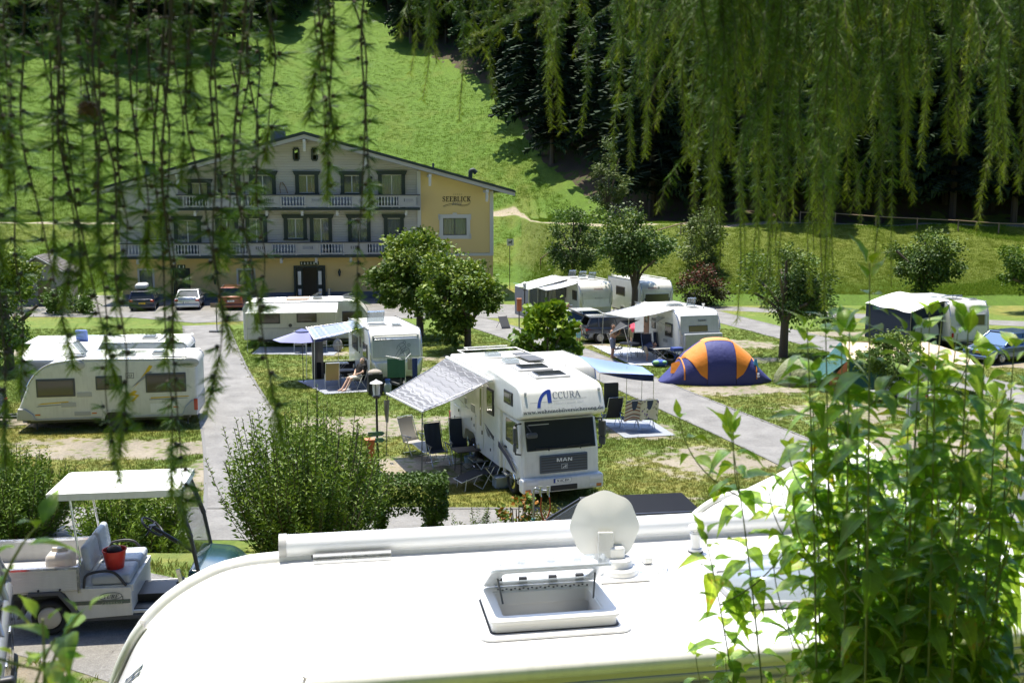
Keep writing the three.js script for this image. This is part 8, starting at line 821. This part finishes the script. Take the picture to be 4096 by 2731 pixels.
  for (const [f, y] of [[0.19, 0.05], [0.205, 0.075], [0.225, 0.1], [0.24, 0.12], [0.25, 0.095], [0.265, 0.11], [0.28, 0.08], [0.3, 0.1], [0.325, 0.11], [0.345, 0.09], [0.36, 0.06], [0.455, 0.035]]) { const d = 2.5 + 0.5 * r(); hang(f * d, 8.3 - y * d, -d, 1); }
  for (let i = 0; i < 60; i++) hang(mix(0.0, 2.0, r()), 9.72 + 0.15 * r(), -3.6 - 1.4 * r(), 1);
  for (let i = 0; i < 14; i++) hang(mix(-1.6, -0.4, r()), 9.75 + 0.15 * r(), -3.7 - 0.4 * r(), 0);
  for (const [x, y, z, a] of [[0.2, 8.66, -2.4, -1.2], [0.32, 8.62, -2.5, 1.25], [0.14, 8.73, -2.6, -0.9], [0.95, 8.6, -2.5, -0.5]]) { const o = hang(x, y, z, 1); o.scale.setScalar(0.45); o.position.set(x - ox, y + 0.12 - oy, z - oz); o.rotation.set(0, 0, a); }
  // a cone
  lone('larch_cone', 'brown larch cone hanging among the dark twigs', 'cone', [new THREE.SphereGeometry(0.017, 12, 10).scale(1, 1.15, 1), ...Array.from({ length: 42 }, (_, k) => { const a = k * 2.4, y = -0.018 + k * 0.00088, q = Math.sqrt(Math.max(0, 1 - (y / 0.021) ** 2)) * 0.0165; return new THREE.SphereGeometry(0.006, 6, 4).scale(1, 0.4, 1).translate(Math.cos(a) * q, y, Math.sin(a) * q); })], mat([0.13, 0.075, 0.045], 0.9), [-0.79, 8.455, -1.95]);
}
// ---------------------------------------------------------------- leafy shoots close by
{
  const leafTex = (seed, spots) => dataTex(64, 128, (i, j) => { const u = (i - 31.5) / 32, v = j / 128, rib = Math.abs(u) < 0.05 ? 1.35 : 1, vein = 1 + 0.16 * Math.max(0, Math.sin((v * 9 - Math.abs(u) * 2.2) * 6.283) - 0.8) / 0.2, n = fbm(i / 9, j / 9, 3, seed), sp = spots * ss(0.62, 0.72, fbm(i / 14, j / 14, 3, seed + 9)); const k = rib * vein * (0.8 + 0.4 * n); return [sb(mix(0.22 * k, 0.34, sp)), sb(mix(0.35 * k, 0.24, sp)), sb(mix(0.03 * k, 0.03, sp))]; });
  const lm = [leafTex(5, 0), leafTex(6, 0.8), leafTex(8, 0.25)].map((m, i) => new THREE.MeshPhysicalMaterial({ map: m, roughness: 0.42, side: THREE.DoubleSide, transmission: 0.6, thickness: 0, specularIntensity: 0.45, color: lin(...[[1.22, 1.16, 1], [1.5, 1.28, 0.9], [0.9, 1.0, 1.2]][i]) }));
  function leafGeo(L, W, curl, seed) { const r = rng(seed), pos = [], uv = [], idx = [], n = 6, prof = [0, 0.55, 0.95, 0.92, 0.62, 0.28, 0]; for (let i = 0; i <= n; i++) { const t = i / n, y = -curl * t * t * L, z = L * (t - 0.12 * t * t * curl), w = W * prof[i], wob = (r() - 0.5) * 0.08 * L; pos.push(-w, y + w * 0.42 + wob, z, 0, y, z, w, y + w * 0.42 - wob, z); uv.push(0.5 - 0.48 * prof[i], t, 0.5, t, 0.5 + 0.48 * prof[i], t); } for (let i = 0; i < n; i++) for (let q = 0; q < 2; q++) { const a = i * 3 + q; idx.push(a, a + 3, a + 1, a + 1, a + 3, a + 4); } const g = new THREE.BufferGeometry(); g.setAttribute('position', new THREE.Float32BufferAttribute(pos, 3)); g.setAttribute('uv', new THREE.Float32BufferAttribute(uv, 2)); g.setIndex(idx); g.computeVertexNormals(); return ready(g); }
  const geos = [leafGeo(0.11, 0.028, 0.4, 1), leafGeo(0.1, 0.03, 0.7, 2), leafGeo(0.118, 0.026, 0.2, 3), leafGeo(0.09, 0.027, 1.0, 4), leafGeo(0.075, 0.02, 0.2, 5)], stemM = mat([0.13, 0.15, 0.04], 0.7), Z = V(0, 0, 1);
  function shrub(name, label, stems, base, seed, limit, sc = 1) {
    const t = thing(name, label, 'shrub', base), r = rng(seed), all = [], m = new THREE.Matrix4(), q = new THREE.Quaternion(), e = new THREE.Euler(), off = V(...base), stemG = [];
    const grow = (c, L, r0, t0, sz) => {
      const N = Math.max(3, L * (1 - t0) / 0.052 | 0); for (let i = 0; i <= N; i++) { const f = t0 + (1 - t0) * i / N, p = c.getPoint(f).sub(off), a0 = i * 1.571 + r() * 0.5; for (const s of [0, Math.PI]) { if (r() < 0.1 && f < 0.9) continue; const an = a0 + s + (r() - 0.5) * 0.6, pitch = f > 0.96 ? -0.9 - 0.4 * r() : mix(0.55, -0.25, f) * (0.4 + r()) ; e.set(pitch, an, (r() - 0.5) * 0.7, 'YXZ'); q.setFromEuler(e); const k = sz * (0.75 + 0.5 * r()) * (f > 0.9 ? 0.75 : 1) * sc; m.compose(p.clone().addScaledVector(V(Math.sin(an), 0, Math.cos(an)), 0.01), q, V(k, k, k)); all.push([m.clone(), r() * 5 | 0, r() < 0.2 ? 1 : r() < 0.45 ? 2 : 0, p.clone().add(off)]); } }
      const pp = c.getPoints(10); for (let i = 0; i < 10; i++) stemG.push(rod(pp[i].clone().sub(off).toArray(), pp[i + 1].clone().sub(off).toArray(), mix(r0, 0.0015, i / 10), mix(r0, 0.0015, (i + 1) / 10), 6));
    };
    for (const [bx, by, bz, tx, ty, tz, side2 = 0.5] of stems) { const b = V(bx, by, bz), e2 = V(tx, ty, tz), c = new THREE.QuadraticBezierCurve3(b, b.clone().lerp(e2, 0.6).add(V((bx - tx) * 0.2, 0.05, 0)), e2), L = b.distanceTo(e2); stemG.length = 0; grow(c, L, 0.0045, 0.2, 1); for (let k = 0; k < L * 3 * side2; k++) { const f = 0.3 + 0.55 * r(), p = c.getPoint(f), an = r() * 6.283, l = 0.14 + 0.22 * r(); grow(new THREE.QuadraticBezierCurve3(p, p.clone().add(V(Math.cos(an) * l * 0.6, l * 0.3, Math.sin(an) * l * 0.6)), p.clone().add(V(Math.cos(an) * l * 0.7, l * 0.9, Math.sin(an) * l * 0.7))), l, 0.0025, 0.2, 0.72); } part(t, 'stem', stemG.slice(), stemM); }
    // the leaves that show largest are single meshes, the rest one foliage part per tone
    const cam = camera.position, seen = p => { const d = -p.z, x = Math.abs(p.x) / d, y = (p.y - 8.3) / d; return d > 0.3 && x < 0.52 && y < 0.19 && y > -0.52 ? 1 / d : 0; }; all.sort((a, b) => seen(b[3]) - seen(a[3])); const rest = [[], [], []];
    all.forEach(([mm, g, k], i) => { if (i < limit) { const o = shadows(new THREE.Mesh(geos[g], lm[k])); o.name = 'leaf'; o.matrix.copy(mm); o.matrix.decompose(o.position, o.quaternion, o.scale); t.add(o); } else rest[k].push(geos[g].clone().applyMatrix4(mm)); });
    rest.forEach((l, k) => { if (l.length) { const o = part(t, 'foliage', ready(mergeGeometries(l)), lm[k]); o.userData.kind = 'stuff'; } }); return t;
  }
  const S = [], r = rng(77), gy = (x, z) => land(x, z) + 0.0; const st = (fx, fy, d, bf, sd) => S.push([bf * d, 8.3 - 0.78 * d - 0.1, -d, fx * d, 8.3 - fy * d, -d - 0.05, sd]);
  // tall shoots: sideways and downward slope from the lens, distance
  for (const [a, b, d, c] of [[0.296, 0.13, 2.75, 0.33], [0.302, 0.178, 2.9, 0.335], [0.314, 0.122, 2.8, 0.34], [0.339, 0.135, 2.7, 0.35], [0.356, 0.066, 2.6, 0.375], [0.401, 0.187, 2.9, 0.41], [0.411, 0.131, 2.7, 0.405], [0.418, 0.117, 2.85, 0.43], [0.458, 0.12, 2.6, 0.46], [0.427, 0.175, 2.6, 0.44], [0.491, 0.217, 2.7, 0.49], [0.221, 0.232, 3.0, 0.29], [0.199, 0.345, 2.9, 0.27], [0.475, 0.16, 3.0, 0.48], [0.505, 0.15, 2.8, 0.5]]) st(a, b, d, c, 0.5);
  for (let i = 0; i < 27; i++) { const f = mix(0.335, 0.53, r()), d = 2.7 + 1.1 * r(); st(f, mix(0.2, 0.42, r()) + Math.max(0, 0.33 - f) * 1.2, d, 0.42 + (f - 0.42) * 0.6 + (r() - 0.5) * 0.08, 1.3); }
  shrub('leafy_shrub', 'tall green shrub with pointed leaves in front of the caravan roof', S, [1.15, 8.3 - 0.78 * 3 - 0.2, -3.0], 9, 300, 0.98);
  const S2 = []; for (const [fx, fy, d, bx, by] of [[-0.48, 0.33, 1.5, -0.56, 0.52], [-0.44, 0.42, 1.5, -0.53, 0.66], [-0.47, 0.45, 1.45, -0.54, 0.7]]) S2.push([bx * d, 8.3 - by * d, -d, fx * d, 8.3 - fy * d, -d, 0.6]);
  shrub('leafy_shrub', 'blurred dark leaves at the lower corner beside the silver car', S2, [-0.95, 8.3 - 0.7 * 1.7, -1.7], 19, 60, 0.6);
}
console.log('foreground');
renderer.render(scene, camera);
